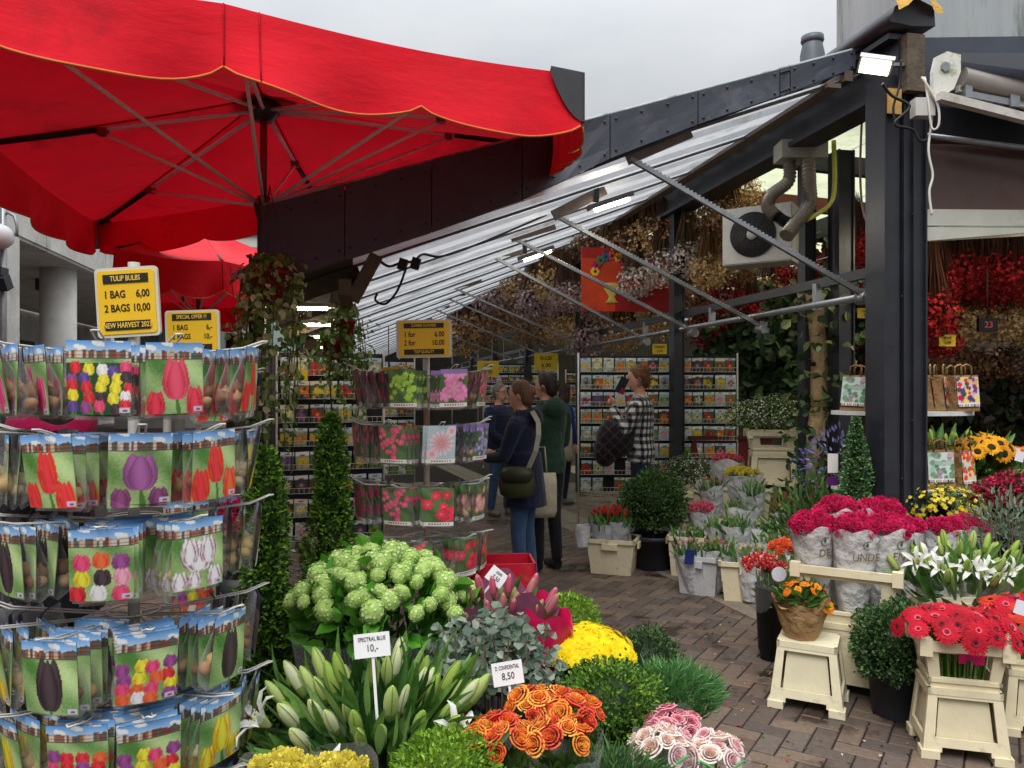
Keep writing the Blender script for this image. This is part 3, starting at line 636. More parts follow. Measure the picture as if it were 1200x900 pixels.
def daisy(col, centre, n=20, rings=2, rc=.28, inner=.7, tip=None, ringcol=None):
    mb = MB()
    for k in range(rings):
        R_ = 1-(1-inner)*k/max(1, rings-1)
        for i in range(n):
            a = 2*PI*(i+.5*k)/n+random.uniform(-.05, .05); kk = random.uniform(.85, 1.1)
            petal(mb, a, rc*.7, R_*random.uniform(.9, 1.04), 2.6*R_/n*2.0, .02+.05*k, .02+.10*k+random.uniform(-.06, .04), .08+.07*k, tuple(x*kk for x in col), tip)
    if ringcol:
        for i in range(22): petal(mb, 2*PI*i/22, rc*.5, rc*1.35, .14, .12, .2, .19, ringcol)
    mb.lathe([(rc, .05), (rc*.95, .13), (rc*.55, .17), (.02, .15)], 12, col=centre)
    return fin(mb, M_petal)
def rose(outer, inner, edge, seed=3):
    mb = MB(); rnd = random.Random(seed)
    for k in range(5):
        n = (2, 3, 4, 5, 5)[k]; R_ = (.13, .30, .50, .72, .92)[k]; h = (1.0, .98, .92, .82, .66)[k]; t_ = k/4
        for i in range(n):
            a0 = 2*PI*(i+.41*k)/n+rnd.uniform(-.12, .12); da = (1.5, .95, .72, .60, .58)[k]; sh = rnd.uniform(.85, 1.12)
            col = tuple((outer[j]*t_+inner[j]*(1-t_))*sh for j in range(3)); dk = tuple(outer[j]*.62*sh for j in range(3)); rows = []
            for z, f in ((0., .3), (.4, .86), (.75, 1.0), (.95, 1.0+.10*k/4), (1.0, 1.05+.22*k/4)):
                row = []
                for u in (-1, -.55, 0, .55, 1):
                    fl = R_*f*(1-.10*u*u); zz = h*z*(1-.16*u*u*z)-(.10*t_ if z == 1 else 0); row.append(Vector((fl*math.cos(a0+u*da), fl*math.sin(a0+u*da), zz)))
                rows.append(row)
            mb.loft(rows, False, [dk, col, col, edge], True, False)
    return fin(mb, M_petal)
def pom(cols, n=70, frill=.34):
    mb = MB()
    for i in range(n):
        z = 1-(i+.5)/n*1.25; r = math.sqrt(max(0, 1-z*z)); a = i*GA; d = Vector((r*math.cos(a), r*math.sin(a), z)); s_ = d.cross(Vector((.3, .2, 1))).normalized(); u = d.cross(s_)
        rr = random.uniform(.82, 1.08); p = d*rr*.55; q = d*rr; w_ = frill*random.uniform(.7, 1.2); t_ = random.uniform(0, 6.3); e = s_*math.cos(t_)+u*math.sin(t_); e2 = d.cross(e)
        mb.add([p, q+e*w_*.5+e2*.05, q+d*.06, q-e*w_*.5-e2*.05], [(0, 1, 2, 3)], cv(random.choice(cols), .15))
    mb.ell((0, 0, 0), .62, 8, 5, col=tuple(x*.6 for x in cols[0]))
    return fin(mb, M_petal)
def snowball():
    mb = MB(); cols = [c(206, 228, 150), c(190, 218, 128), c(220, 236, 176), c(172, 206, 108)]
    mb.ell((0, 0, 0), .95, 12, 8, col=c(180, 210, 116))
    for i in range(120):
        z = 1-2*(i+.5)/120; r = math.sqrt(1-z*z); a = i*GA; d = Vector((r*math.cos(a), r*math.sin(a), z)); s_ = d.cross(Vector((.3, .2, 1))).normalized(); u = d.cross(s_); k = random.uniform(.86, 1.12); w_ = .2*random.uniform(.8, 1.15)
        t_ = random.uniform(0, 1.5); e = s_*math.cos(t_)+u*math.sin(t_); e2 = u*math.cos(t_)-s_*math.sin(t_); pc = d*k
        mb.add([pc-d*.05, pc+e*w_, pc+(e+e2)*w_*.45-d*.03, pc+e2*w_, pc+(e2-e)*w_*.45-d*.03, pc-e*w_, pc-(e+e2)*w_*.45-d*.03, pc-e2*w_, pc+(e-e2)*w_*.45-d*.03], [(0, 1, 2, 3), (0, 3, 4, 5), (0, 5, 6, 7), (0, 7, 8, 1)], cv(random.choice(cols), .12))
    return fin(mb, M_petal)
def lily_bud(base, body, tip, ridge=.02):
    mb = MB(); prof = [(.045, 0), (.085, .1), (.12, .3), (.138, .5), (.128, .72), (.08, .9), (.02, 1.)]; cl = [base, base, body, body, body, tip]
    mb.loft([[Vector((r*(1+(.12 if k % 2 else -.1))*math.cos(2*PI*k/12), r*(1+(.12 if k % 2 else -.1))*math.sin(2*PI*k/12), z)) for k in range(12)] for r, z in prof], True, cl, True)
    # darker seams
    for k in range(3):
        a = 2*PI*k/3+.26; mb.tube([(r*1.06*math.cos(a), r*1.06*math.sin(a), z) for r, z in prof], .012, 4, col=base)
    return fin(mb, M_petal, 'bud')
def lily_open(col, throat):
    mb = MB()
    for i in range(6):
        a = 2*PI*i/6; w_ = .34 if i % 2 else .26; ca_, sa_ = math.cos(a), math.sin(a)
        pr = [(.06, 0, .4), (.2, .4, .9), (.45, .7, 1.), (.8, .82, .8), (1.05, .7, .12)]
        rows = [[Vector((r*ca_-s_*w_*k*sa_, r*sa_+s_*w_*k*ca_, z+(.06 if s_ else 0))) for s_ in (-.5, 0, .5)] for r, z, k in pr]
        mb.loft(rows, False, [throat, col, col, col], True, False)
    for i in range(6):
        a = 2*PI*i/6+.5; mb.tube([(0, 0, .2), (.16*math.cos(a), .16*math.sin(a), .75)], .012, 4, col=c(190, 206, 130)); mb.ell((.17*math.cos(a), .17*math.sin(a), .77), (.05, .025, .02), 6, 4, col=c(140, 70, 30))
    return fin(mb, M_petal, 'bloom')
def tulip(col, col2):
    mb = MB(); prof = [(.03, 0), (.26, .12), (.34, .38), (.30, .7), (.2, .98)]
    for k in range(6):
        a0 = 2*PI*k/6; q = 1 if k % 2 else .93
        rows = [[Vector((r*q*math.cos(a0+u*w_), r*q*math.sin(a0+u*w_), z-(.1*abs(u) if z > .6 else 0))) for u in (-.8, 0, .8)] for (r, z), w_ in zip(prof, (.6, .75, .75, .65, .15))]
        mb.loft(rows, False, [col2, col, col, col], True, False)
    return fin(mb, M_petal)
def blade(col, col2=None, w_=.19, curve=.25, n=5):
    mb = MB(); rows = []
    for i in range(n+1):
        u = i/n; ww = w_*math.sin(PI*(u*.86+.1))*.9+.004; x = curve*u*u; z = u*(1-.2*curve*u)
        rows.append([Vector((x-.03*ww, -ww/2, z)), Vector((x+.25*ww, 0, z)), Vector((x-.03*ww, ww/2, z))])
    mb.loft(rows, False, [col if i % 2 else (col2 or col) for i in range(n)], True, False)
    return fin(mb, M_leaf, 'leaf')
GR = [c(72, 104, 44), c(92, 126, 52), c(58, 88, 40)]
def dome(n, rx, ry, h, spread=1., jit=.05):
    out_ = []
    for i in range(n):
        r = math.sqrt((i+.5)/n)*spread; a = i*GA; x, y = r*math.cos(a), r*math.sin(a); z = math.sqrt(max(0, 1-r*r*.92))
        p = Vector((x*rx+random.uniform(-jit, jit)*rx, y*ry+random.uniform(-jit, jit)*ry, z*h+random.uniform(-jit, jit)*h)); d = Vector((x/rx, y/ry, z/h*.9)).normalized()
        out_.append((p, d))
    return out_
def heads(par, meshes, pts, size, name='bloom', tilt=.25, spin=True, lo=.85, sq=.1):
    for p, d in pts:
        dd = (d+Vector((random.uniform(-tilt, tilt), random.uniform(-tilt, tilt), random.uniform(-tilt, tilt)*.5))).normalized(); s_ = size*random.uniform(lo, 1.12)
        mk(name, random.choice(meshes), None, par, p, aim(dd, roll=random.uniform(0, 6.3) if spin else 0), (s_*random.uniform(1-sq, 1+sq), s_*random.uniform(1-sq, 1+sq), s_*random.uniform(1-1.6*sq, 1+1.6*sq)))
def ellcloud(n, r, lo=.75, hi=1.04, zmin=-1.):
    d = rdir(n*2); d = d[d[:, 2] > zmin][:n]; k = RNG.uniform(lo, hi, (len(d), 1))
    lump = 1+.06*np.sin(d[:, :1]*7+d[:, 1:2]*5+1)+.05*np.sin(d[:, 2:]*9+d[:, :1]*4)+np.where(RNG.uniform(0, 1, (len(d), 1)) > .94, RNG.uniform(.02, .12, (len(d), 1)), 0)
    return d*k*lump*np.array(r), d
BOXC = [c(84, 122, 44), c(70, 106, 40), c(108, 148, 52), c(56, 90, 38), c(128, 168, 62)]
BOXD = [c(58, 88, 44), c(48, 76, 40), c(72, 106, 52), c(40, 64, 34), c(92, 122, 70)]
BOXB = [c(120, 160, 44), c(140, 178, 56), c(96, 138, 38), c(158, 192, 70), c(84, 124, 36)]
def bush_mesh(r, n, leaf, cols, upright=.25, wide=.62, lo=.72, zmin=-.75, core=.74):
    b = LB(); p, d = ellcloud(n, r, lo, zmin=zmin); m = len(p)
    dr = unit(d*.8+rdir(m)*.75+np.array([0, 0, upright])); b.leaves(p, dr, unit(d+rdir(m)*.6), RNG.uniform(.7, 1.25, m)*leaf, RNG.uniform(.8, 1.2, m)*leaf*wide, mixc(cols, m))
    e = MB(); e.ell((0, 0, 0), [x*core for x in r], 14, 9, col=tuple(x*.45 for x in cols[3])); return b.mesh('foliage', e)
def pot_parts(par, r, h, m_=None, z=0, soil=True):
    m_ = m_ or M_pot; mb = MB(); mb.lathe([(r*.78, z), (r*.8, z+.004), (r*.95, z+h*.86), (r*1.03, z+h*.86), (r*1.03, z+h), (r*.96, z+h), (r*.93, z+h*.8), (r*.5, z+h*.78)], 24, cap=True); mk('pot', mb, m_, par)
def ball_bush(label, base, r, pot, n=3500, leaf=.02, cols=BOXC, squash=(1, 1, 1), name='boxwood_bush', pm=None, group=None, lift=.0, upright=.25, wide=.62):
    o = thing(name, label, 'bush', base, random.uniform(0, 6), group)
    pot_parts(o, pot[0], pot[1], pm)
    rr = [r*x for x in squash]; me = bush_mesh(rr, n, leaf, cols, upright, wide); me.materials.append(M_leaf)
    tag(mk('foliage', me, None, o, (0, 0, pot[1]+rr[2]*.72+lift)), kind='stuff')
    mb = MB(); mb.tube([(0, 0, pot[1]*.7), (0, 0, pot[1]+rr[2])], .014, 6, col=c(80, 64, 46)); mk('trunk', mb, M_bark, o); return o
def cone_bush(label, base, r, h, pot, n, leaf, cols=BOXD, name='boxwood_spire', power=.8, bulge=.12):
    o = thing(name, label, 'bush', base, random.uniform(0, 6)); pot_parts(o, *pot); b = LB(); e = MB(); z0 = pot[1]*.9
    u = RNG.uniform(0, 1, n)**1.25; a = RNG.uniform(0, 2*PI, n); prof = lambda u: (1-u)**power*(1+bulge*np.sin(u*17))+.05
    lump = 1+.13*np.sin(a*2+u*11+1)+.10*np.sin(a*3-u*19)+.08*np.sin(a*5+u*31); sprig = np.where(RNG.uniform(0, 1, n) > .93, RNG.uniform(1.05, 1.3, n), 1.); rad = r*prof(u)*(RNG.uniform(.66, 1.05, n))*lump*sprig; p = np.stack([rad*np.cos(a), rad*np.sin(a), z0+u*h], 1)
    d = np.stack([np.cos(a), np.sin(a), np.full(n, .5)], 1); b.leaves(p, unit(d+rdir(n)*.8), unit(d+rdir(n)*.5), RNG.uniform(.7, 1.25, n)*leaf, leaf*.62, mixc(cols, n, .25))
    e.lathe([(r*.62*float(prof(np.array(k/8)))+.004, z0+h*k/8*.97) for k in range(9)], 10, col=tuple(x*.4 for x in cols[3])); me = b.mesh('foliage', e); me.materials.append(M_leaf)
    tag(mk('foliage', me, None, o), kind='stuff'); return o
# ------------------------------------------------------------------ containers
CREAM = c(226, 215, 182); GREYW = c(196, 198, 200)
def side_fn(wb, db, wt, dt, z0, z1, k):
    n_ = [(0, -1), (1, 0), (0, 1), (-1, 0)][k]; ux = Vector((-n_[1], n_[0], 0)); nv = Vector((*n_, 0))
    hb, ob = (wb/2, db/2) if k % 2 == 0 else (db/2, wb/2); ht, ot = (wt/2, dt/2) if k % 2 == 0 else (dt/2, wt/2)
    def fn(u, v): 
        h_ = hb+(ht-hb)*v; o_ = ob+(ot-ob)*v; return ux*((u*2-1)*h_)+nv*o_+Vector((0, 0, z0+(z1-z0)*v))
    return fn
def ringbox(mb, w_, d, z, hh, th, col):
    for k in range(4):
        f = side_fn(w_, d, w_, d, z, z+hh, k); mb.plate(f, [0, 1], [0, 1], lambda i, j: True, th, col)
def stool_part(par, wt, dt, wb, db, z0, h, col=CREAM, window=True, name='stool', top=True):
    mb = MB(); th = .012
    for k in range(4):
        f = side_fn(wb, db, wt, dt, z0, z0+h, k)
        mb.plate(f, [0, .13, .22, .78, .87, 1], [0, .10, .17, .30, .86, 1], lambda i, j: not (j == 0 and 1 <= i <= 3) and not (j == 1 and i == 2) and not (j == 3 and 1 <= i <= 3 and window) , th, col)
        if window:
            f2 = side_fn(wb-.05, db-.05, wt-.05, dt-.05, z0, z0+h, k); mb.plate(f2, [.1, .9], [.2, .94], lambda i, j: True, .006, tuple(x*.92 for x in col))
    for sx in (-1, 1):
        for sy in (-1, 1): mb.box((sx*(wb/2-.032), sy*(db/2-.032), z0+.018), (.074, .074, .036), col=col)
    if top: mb.box((0, 0, z0+h-.006), (wt-.004, dt-.004, .014), col=col); 
    ringbox(mb, wt+.012, dt+.012, z0+h-.03, .03, .014, col)
    return mk(name, mb, M_plastic, par)
def collar_part(par, wb, db, wt, dt, z0, h, col=CREAM, name='collar', win=(.2, .8, .28, .74), floor=True):
    mb = MB(); th = .009
    for k in range(4):
        f = side_fn(wb, db, wt, dt, z0, z0+h, k); u0, u1, v0, v1 = win
        mb.plate(f, [0, u0, u1, 1], [0, v0, v1, 1], lambda i, j: not (i == 1 and j == 1), th, col)
    ringbox(mb, wt+.03, dt+.03, z0+h-.035, .04, .022, col); ringbox(mb, wb+(wt-wb)*.2+.012, db+(dt-db)*.2+.012, z0+h*.16, .016, .012, col)
    for sx in (-1, 1):
        for sy in (-1, 1): mb.box((sx*(wt/2-.005), sy*(dt/2-.005), z0+h-.02), (.05, .05, .075), col=col)
    if floor: mb.box((0, 0, z0+.006), (wb-.02, db-.02, .01), col=tuple(x*.6 for x in col))
    return mk(name, mb, M_plastic, par)
def crate_part(par, w_, d, h, z0=0, col=CREAM, name='crate_body', lip=True):
    mb = MB(); tp = .86
    for k in range(4):
        f = side_fn(w_*tp, d*tp, w_, d, z0, z0+h, k); mb.plate(f, [0, .28, .72, 1], [0, 1], lambda i, j: True, .008, col)
        f2 = side_fn(w_*(tp+.07)+.008, d*(tp+.07)+.008, w_+.004, d+.004, z0+h*.5, z0+h, k)
        mb.plate(f2, [.0, .05, .3, .34, .66, .70, .95, 1], [0, .7, 1], lambda i, j: i in (0, 2, 4, 6) or j == 1, .01, col)
    ringbox(mb, w_+.035, d+.035, z0+h-.03, .032, .022, col); mb.box((0, 0, z0+.006), (w_*tp-.01, d*tp-.01, .012), col=tuple(x*.5 for x in col))
    if lip:
        for s_ in (-1, 1): mb.box((0, s_*(d/2+.024), z0+h-.055), (w_*.34, .016, .05), col=col); mb.box((s_*(w_/2+.024), 0, z0+h-.055), (.016, d*.34, .05), col=col)
    return mk(name, mb, M_plastic, par)
def sleeve_mesh(rt, rb, h, col, sx=1., wave=.06, n=26, rim=.05, lean=0., seed=0):
    mb = MB(); rnd = random.Random(seed); ph = [rnd.uniform(0, 6) for _ in range(5)]; rows = []
    for j in range(8):
        v = j/7; r = rb+(rt-rb)*(v**.8); row = []
        for k in range(n):
            a = 2*PI*k/n; cr = 1+wave*v*math.sin(3*a+ph[0])+wave*.6*math.sin(7*a+ph[1]+v*3)+wave*.4*math.sin(11*a+ph[2]-v*5)
            zz = h*v + (rim*h*math.sin(2*a+ph[3])+rim*h*.6*math.sin(5*a+ph[4]) if j == 7 else 0)
            row.append(Vector((r*cr*math.cos(a)*sx+lean*v, r*cr*math.sin(a), zz)))
        rows.append(row)
    mb.loft(rows, False, col, True); return mb
def stems(mb, n, r0, r1, z0, z1, col=None, w_=.004):
    for i in range(n):
        a = i*GA; k = math.sqrt((i+.5)/n); mb.tube([(r0*k*math.cos(a), r0*k*math.sin(a), z0), (r1*k*math.cos(a), r1*k*math.sin(a), z1)], w_, 5, False, col or cv(c(104, 150, 62), .2))
def leafy(n, r, leaf, cols, up=.6, zmin=-.2, wide=.4, lo=.3):
    b = LB(); p, d = ellcloud(n, r, lo, zmin=zmin); m = len(p); b.round(p, unit(d*.7+rdir(m)*.5+np.array([0, 0, up])), unit(d+rdir(m)*.5), RNG.uniform(.7, 1.3, m)*leaf, leaf*wide, mixc(cols, m)); return b
def foliage(par, lb, loc=(0, 0, 0), name='foliage', m_=None):
    return tag(mk(name, lb, m_ or M_leaf, par, loc), kind='stuff')
def shoot_leaves(par, n, r, z, ln, meshes, spread=.6, name='leaf', jz=.1, rmin=0.):
    for i in range(n):
        a = i*GA+random.uniform(-.3, .3); k = rmin+(1-rmin)*math.sqrt((i+.5)/n); d = Vector((math.cos(a)*spread*k, math.sin(a)*spread*k, 1)).normalized()
        mk(name, random.choice(meshes), None, par, (r*k*math.cos(a), r*k*math.sin(a), z+random.uniform(-jz, jz)), Euler((0, 0, 0)) if 0 else (aim(d, roll=random.uniform(0, 6.3))), ln*random.uniform(.75, 1.2))
# ================================================================== foreground flower display
L_snow = [snowball() for _ in range(3)]
LB_w = [lily_bud(c(130, 166, 66), c(198, 214, 132), c(186, 204, 112)), lily_bud(c(116, 154, 56), c(168, 194, 92), c(150, 184, 76)), lily_bud(c(150, 180, 90), c(222, 228, 186), c(206, 216, 150))]
LB_p = [lily_bud(c(150, 160, 84), c(206, 128, 140), c(196, 150, 120)), lily_bud(c(140, 160, 80), c(188, 176, 120), c(200, 140, 130)), lily_bud(c(150, 90, 90), c(208, 96, 124), c(220, 150, 150))]
LO_w = [lily_open(c(236, 236, 230), c(200, 210, 150))]
BL = [blade(c(60, 100, 40), c(72, 114, 48)), blade(c(84, 126, 52), c(70, 110, 44), .17, .35), blade(c(50, 84, 38), None, .18, .15)]
BLl = [blade(c(110, 150, 70), c(96, 138, 60), .16, .2), blade(c(128, 164, 92), None, .14, .1)]
TB = [blade(c(86, 128, 60), c(104, 146, 76), .20, .18), blade(c(104, 142, 80), None, .22, .3), blade(c(74, 114, 56), None, .2, .12)]
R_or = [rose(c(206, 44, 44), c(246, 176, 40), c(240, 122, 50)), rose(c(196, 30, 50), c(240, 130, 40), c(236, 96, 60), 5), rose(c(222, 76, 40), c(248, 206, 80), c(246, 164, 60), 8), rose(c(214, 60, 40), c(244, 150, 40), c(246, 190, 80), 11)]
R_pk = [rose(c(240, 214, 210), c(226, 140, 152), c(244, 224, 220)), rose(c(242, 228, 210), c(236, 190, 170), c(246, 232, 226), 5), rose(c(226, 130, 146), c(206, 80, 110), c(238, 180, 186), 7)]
D_yel = [daisy(c(250, 222, 8), c(226, 180, 10), 18, 3, .2, .5)]*4+[daisy(c(252, 230, 20), c(90, 66, 14), 18, 3, .2, .55)]
D_red = [daisy(c(192, 10, 40), c(60, 12, 20), 24, 2, .2, .72, ringcol=c(190, 30, 60)), daisy(c(204, 16, 46), c(90, 30, 30), 24, 2, .22, .7, ringcol=c(236, 90, 110)), daisy(c(178, 8, 36), c(30, 8, 12), 24, 2, .2, .72, ringcol=c(150, 16, 44))]
D_cor = [daisy(c(226, 70, 44), c(80, 20, 20), 22, 2, .2, .7)]
D_sun = [daisy(c(232, 158, 16), c(44, 26, 14), 22, 2, .42, .82), daisy(c(240, 172, 24), c(52, 32, 16), 20, 2, .38, .8)]
D_or = [daisy(c(236, 130, 20), c(210, 120, 20), 24, 3, .2, .5), daisy(c(240, 150, 30), c(170, 90, 20), 22, 3, .22, .55)]
PM_mag = [pom([c(196, 16, 84), c(214, 30, 100), c(170, 10, 66)], 80), pom([c(206, 24, 90), c(224, 50, 116)], 80)]
PM_yel = [pom([c(222, 206, 70), c(236, 222, 100)], 70)]
PM_rw = [pom([c(214, 40, 50), c(236, 190, 170), c(200, 24, 40)], 70)]
PM_or = [pom([c(232, 90, 50), c(240, 120, 70)], 60)]
PM_mix = [pom([c(212, 60, 90), c(234, 150, 170)], 50)]
M_blackfilm = mat('black_film', .35, .5, col=c(26, 27, 30), var=.15, bump=.8, bscale=14)
def bucket(par, r=.15, h=.4, m_=None):
    mb = MB(); mb.lathe([(r*.75, 0), (r*.76, .01), (r, h*.92), (r*1.06, h*.92), (r*1.06, h), (r*.97, h), (r*.74, .03)], 22); mk('bucket', mb, m_ or M_pot, par)
def standing(label, name, px, Y, cat='flowers', rz=0., z=0.): 
    q = G(px, Y); q.z = z; return thing(name, label, cat, q, rz)
# --- viburnum
o = standing('big bunch of lime green snowball blooms in clear film sleeves', 'viburnum_bunch', 447, 2.9)
bucket(o, .17, .46, mat('cream_bucket', .45, .4, col=CREAM, var=.1))
heads(o, L_snow, [(p+Vector((0, 0, .72)), d) for p, d in dome(100, .33, .22, .25, jit=.09)], .037, lo=.7, sq=.18)
foliage(o, leafy(300, (.30, .2, .24), .085, [c(84, 150, 44), c(62, 120, 36), c(104, 170, 60)], .2, -.3, .7, .5), (0, 0, .72))
foliage(o, leafy(300, (.24, .17, .22), .06, [c(50, 96, 34), c(40, 80, 30)], .2, -.9, .6, .3), (0, 0, .52), 'lower_foliage')
for k, x in enumerate((-.17, .02, .16)): mk('film_sleeve', sleeve_mesh(.15, .07, .36, (.8, .8, .8), seed=k), M_clear, o, (x, -.06, .34))
mb = MB(); stems(mb, 20, .08, .2, .2, .7); tag(mk('stems', mb, M_leaf, o), kind='stuff')
# --- white lilies
o = standing('white lilies in bud and bloom, dark leaves, beside bulb rack', 'lily_bunch', 440, 2.28)
bucket(o, .17, .40)
shoot_leaves(o, 150, .27, .54, .20, BLl+BLl+BL[:2], 1.05, jz=.12)
for i in range(44):
    a = i*GA; k = math.sqrt((i+.5)/44); d = Vector((.75*k*math.cos(a), .75*k*math.sin(a)-.15, 1)).normalized()
    mk('bud', random.choice(LB_w), None, o, (.27*k*math.cos(a), .22*k*math.sin(a), .60+.10*(1-k)+random.uniform(-.04, .05)), aim(d, roll=random.uniform(0, 6)), random.uniform(.105, .14))
for x, y, z, dx, dy in ((-.06, -.25, .55, -.1, -.9), (.22, -.15, .62, .8, -.5), (-.28, -.1, .64, -.8, -.4)):
    mk('bloom', LO_w[0], None, o, (x, y, z), aim(Vector((dx, dy, .75)), roll=random.uniform(0, 6)), .085)
foliage(o, leafy(160, (.24, .2, .2), .14, [c(48, 84, 36), c(60, 100, 42)], .5, -.5, .25, .3), (0, 0, .52))
mk('paper_wrap', sleeve_mesh(.21, .12, .26, c(26, 27, 30), wave=.04, rim=.12, seed=5), M_blackfilm, o, (.05, -.03, .32))
# --- pink lilies
o = standing('pink lily buds wrapped in mauve paper behind the eucalyptus', 'lily_bunch', 588, 2.95)
bucket(o, .14, .42)
shoot_leaves(o, 36, .15, .62, .17, BL, 1.1)
for i in range(30):
    a = i*GA; k = math.sqrt((i+.5)/30); d = Vector((.6*k*math.cos(a), .6*k*math.sin(a)-.1, 1)).normalized()
    mk('bud', random.choice(LB_p), None, o, (.19*k*math.cos(a), .13*k*math.sin(a), .70+.1*(1-k)+random.uniform(-.05, .06)), aim(d, roll=random.uniform(0, 6)), random.uniform(.085, .115))
mk('paper_wrap', sleeve_mesh(.21, .1, .34, c(128, 72, 96), wave=.05, rim=.16, seed=8), mat('mauve_film', .4, .5, var=.12, bump=.7, bscale=14, transl=.2), o, (0, .04, .44))
mk('foil_wrap', sleeve_mesh(.12, .06, .22, c(222, 30, 96), wave=.06, rim=.2, seed=9), mat('pink_film', .3, .5, var=.12, bump=.7, bscale=14, transl=.3), o, (.15, -.03, .52))
# --- eucalyptus
o = standing('grey green eucalyptus sprigs between lilies and yellow blooms', 'eucalyptus_bunch', 577, 2.62, 'foliage')
bucket(o, .13, .36)
b = LB(); p, d = ellcloud(1100, (.22, .17, .17), .25, zmin=-.6); m = len(p)
b.round(p, unit(rdir(m)+d*.8), unit(d+rdir(m)*.5+np.array([0, -.4, .4])), RNG.uniform(.024, .042, m), RNG.uniform(.026, .04, m), mixc([c(132, 148, 130), c(112, 132, 114), c(152, 162, 146), c(98, 118, 104)], m, .18))
foliage(o, b, (0, 0, .66)); mb = MB(); stems(mb, 24, .06, .2, .2, .78, c(120, 100, 80), .003); tag(mk('stems', mb, M_bark, o), kind='stuff')
# --- yellow blooms
o = standing('dome of bright yellow daisies beside clipped boxwood', 'daisy_bunch', 682, 2.95)
bucket(o, .13, .36); heads(o, D_yel, [(p+Vector((0, 0, .56)), d) for p, d in dome(120, .20, .16, .12)], .031)
foliage(o, leafy(260, (.16, .14, .12), .06, GR, .1, -.8, .4), (0, 0, .52))
# --- clipped boxwoods
ball_bush('small bright boxwood peeking out behind the yellow daisies', G(668, 3.4), .135, (.11, .45), 2200, .018, BOXB)
ball_bush('dark clipped boxwood ball right behind the rosemary tuft', G(759, 3.15), .135, (.11, .38), 2600, .016, BOXD)
ball_bush('large fresh green boxwood beside the orange roses', G(716, 2.55), .175, (.13, .40), 4200, .017, BOXC, (1, .9, .85), lift=.03)
ball_bush('lime green boxwood at the bottom edge below the lilies', G(521, 1.98), .15, (.12, .50), 3600, .016, BOXB, (1, .85, .62), lift=.04)
ball_bush('dark round boxwood behind the green snowball blooms', G(355, 3.35), .17, (.13, .40), 2600, .018, BOXD)
def tuft(label, px, Y, r, z, n, ln, cols, pot=(.11, .3)):
    o = standing(label, 'rosemary_plant', px, Y, 'plant'); pot_parts(o, *pot); b = LB(); a = RNG.uniform(0, 2*PI, n); k = np.sqrt(RNG.uniform(0, 1, n)); h = RNG.uniform(-.6, .55, n)
    p = np.stack([r*k*np.cos(a), r*k*np.sin(a), z+h*r*np.sqrt(np.maximum(0, 1.05-k*k))], 1); d = np.stack([np.cos(a)*k, np.sin(a)*k, np.full(n, .8)], 1)
    b.leaves(p, unit(d+rdir(n)*.45), rdir(n), RNG.uniform(.6, 1.3, n)*ln, .006, mixc(cols, n, .25), bend=.3); foliage(o, b); return o
tuft('soft grey green rosemary tuft beside the herringbone paving', 790, 2.85, .15, .47, 2400, .06, [c(84, 132, 70), c(104, 150, 88), c(66, 112, 60)])
tuft('dark rosemary tuft at bottom edge below the orange roses', 722, 2.1, .14, .50, 1600, .055, [c(70, 104, 56), c(92, 128, 70), c(56, 88, 50)], (.11, .36))
# --- orange roses: four sleeved bunches in one crate
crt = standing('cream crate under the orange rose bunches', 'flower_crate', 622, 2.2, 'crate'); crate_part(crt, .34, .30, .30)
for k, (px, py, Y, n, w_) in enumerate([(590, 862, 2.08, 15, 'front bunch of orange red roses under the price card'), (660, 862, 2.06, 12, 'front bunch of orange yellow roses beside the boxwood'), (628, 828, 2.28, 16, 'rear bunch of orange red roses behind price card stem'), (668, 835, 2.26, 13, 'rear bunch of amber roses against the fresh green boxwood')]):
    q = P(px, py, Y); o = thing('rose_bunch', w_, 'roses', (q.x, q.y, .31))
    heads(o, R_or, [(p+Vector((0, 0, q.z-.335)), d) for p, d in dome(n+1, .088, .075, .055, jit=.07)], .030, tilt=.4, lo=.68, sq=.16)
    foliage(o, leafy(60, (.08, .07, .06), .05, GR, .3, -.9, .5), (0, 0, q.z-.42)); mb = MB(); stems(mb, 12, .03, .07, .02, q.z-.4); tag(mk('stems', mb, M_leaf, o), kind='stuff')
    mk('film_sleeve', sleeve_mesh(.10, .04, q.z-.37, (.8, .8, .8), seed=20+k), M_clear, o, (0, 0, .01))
# --- pale pink roses
crt = standing('cream crate under the pale pink rose bunches', 'flower_crate', 806, 2.32, 'crate'); crate_part(crt, .34, .26, .3)
for k, (px, py, Y, ms, w_) in enumerate([(775, 862, 2.25, R_pk[:2], 'white pink rose bunch lying nearest the rosemary'), (838, 868, 2.25, R_pk[:2], 'pale pink rose bunch in green edged film by the paving'), (790, 838, 2.42, R_pk[2:], 'rose pink bunch standing behind the pale pink roses')]):
    q = P(px, py, Y); o = thing('rose_bunch', w_, 'roses', (q.x, q.y, .31))
    heads(o, ms, [(p+Vector((0, 0, q.z-.37)), d) for p, d in dome(13, .078, .065, .055, jit=.07)], .031, tilt=.4, lo=.7, sq=.16)
    mb = MB(); stems(mb, 12, .03, .06, .02, q.z-.4); tag(mk('stems', mb, M_leaf, o), kind='stuff')
    s_ = mk('film_sleeve', sleeve_mesh(.10, .04, q.z-.35, (.8, .8, .8), seed=30+k, rim=.12), M_clear, o, (0, 0, .01))
    mb = MB(); mb.tube([(.1*math.cos(a), .085*math.sin(a)-.0, q.z-.36+.012*math.sin(5*a)) for a in [-2.4+i*.2 for i in range(9)]], .004, 5, col=c(60, 150, 60)); mk('printed_band', mb, M_gen, s_)
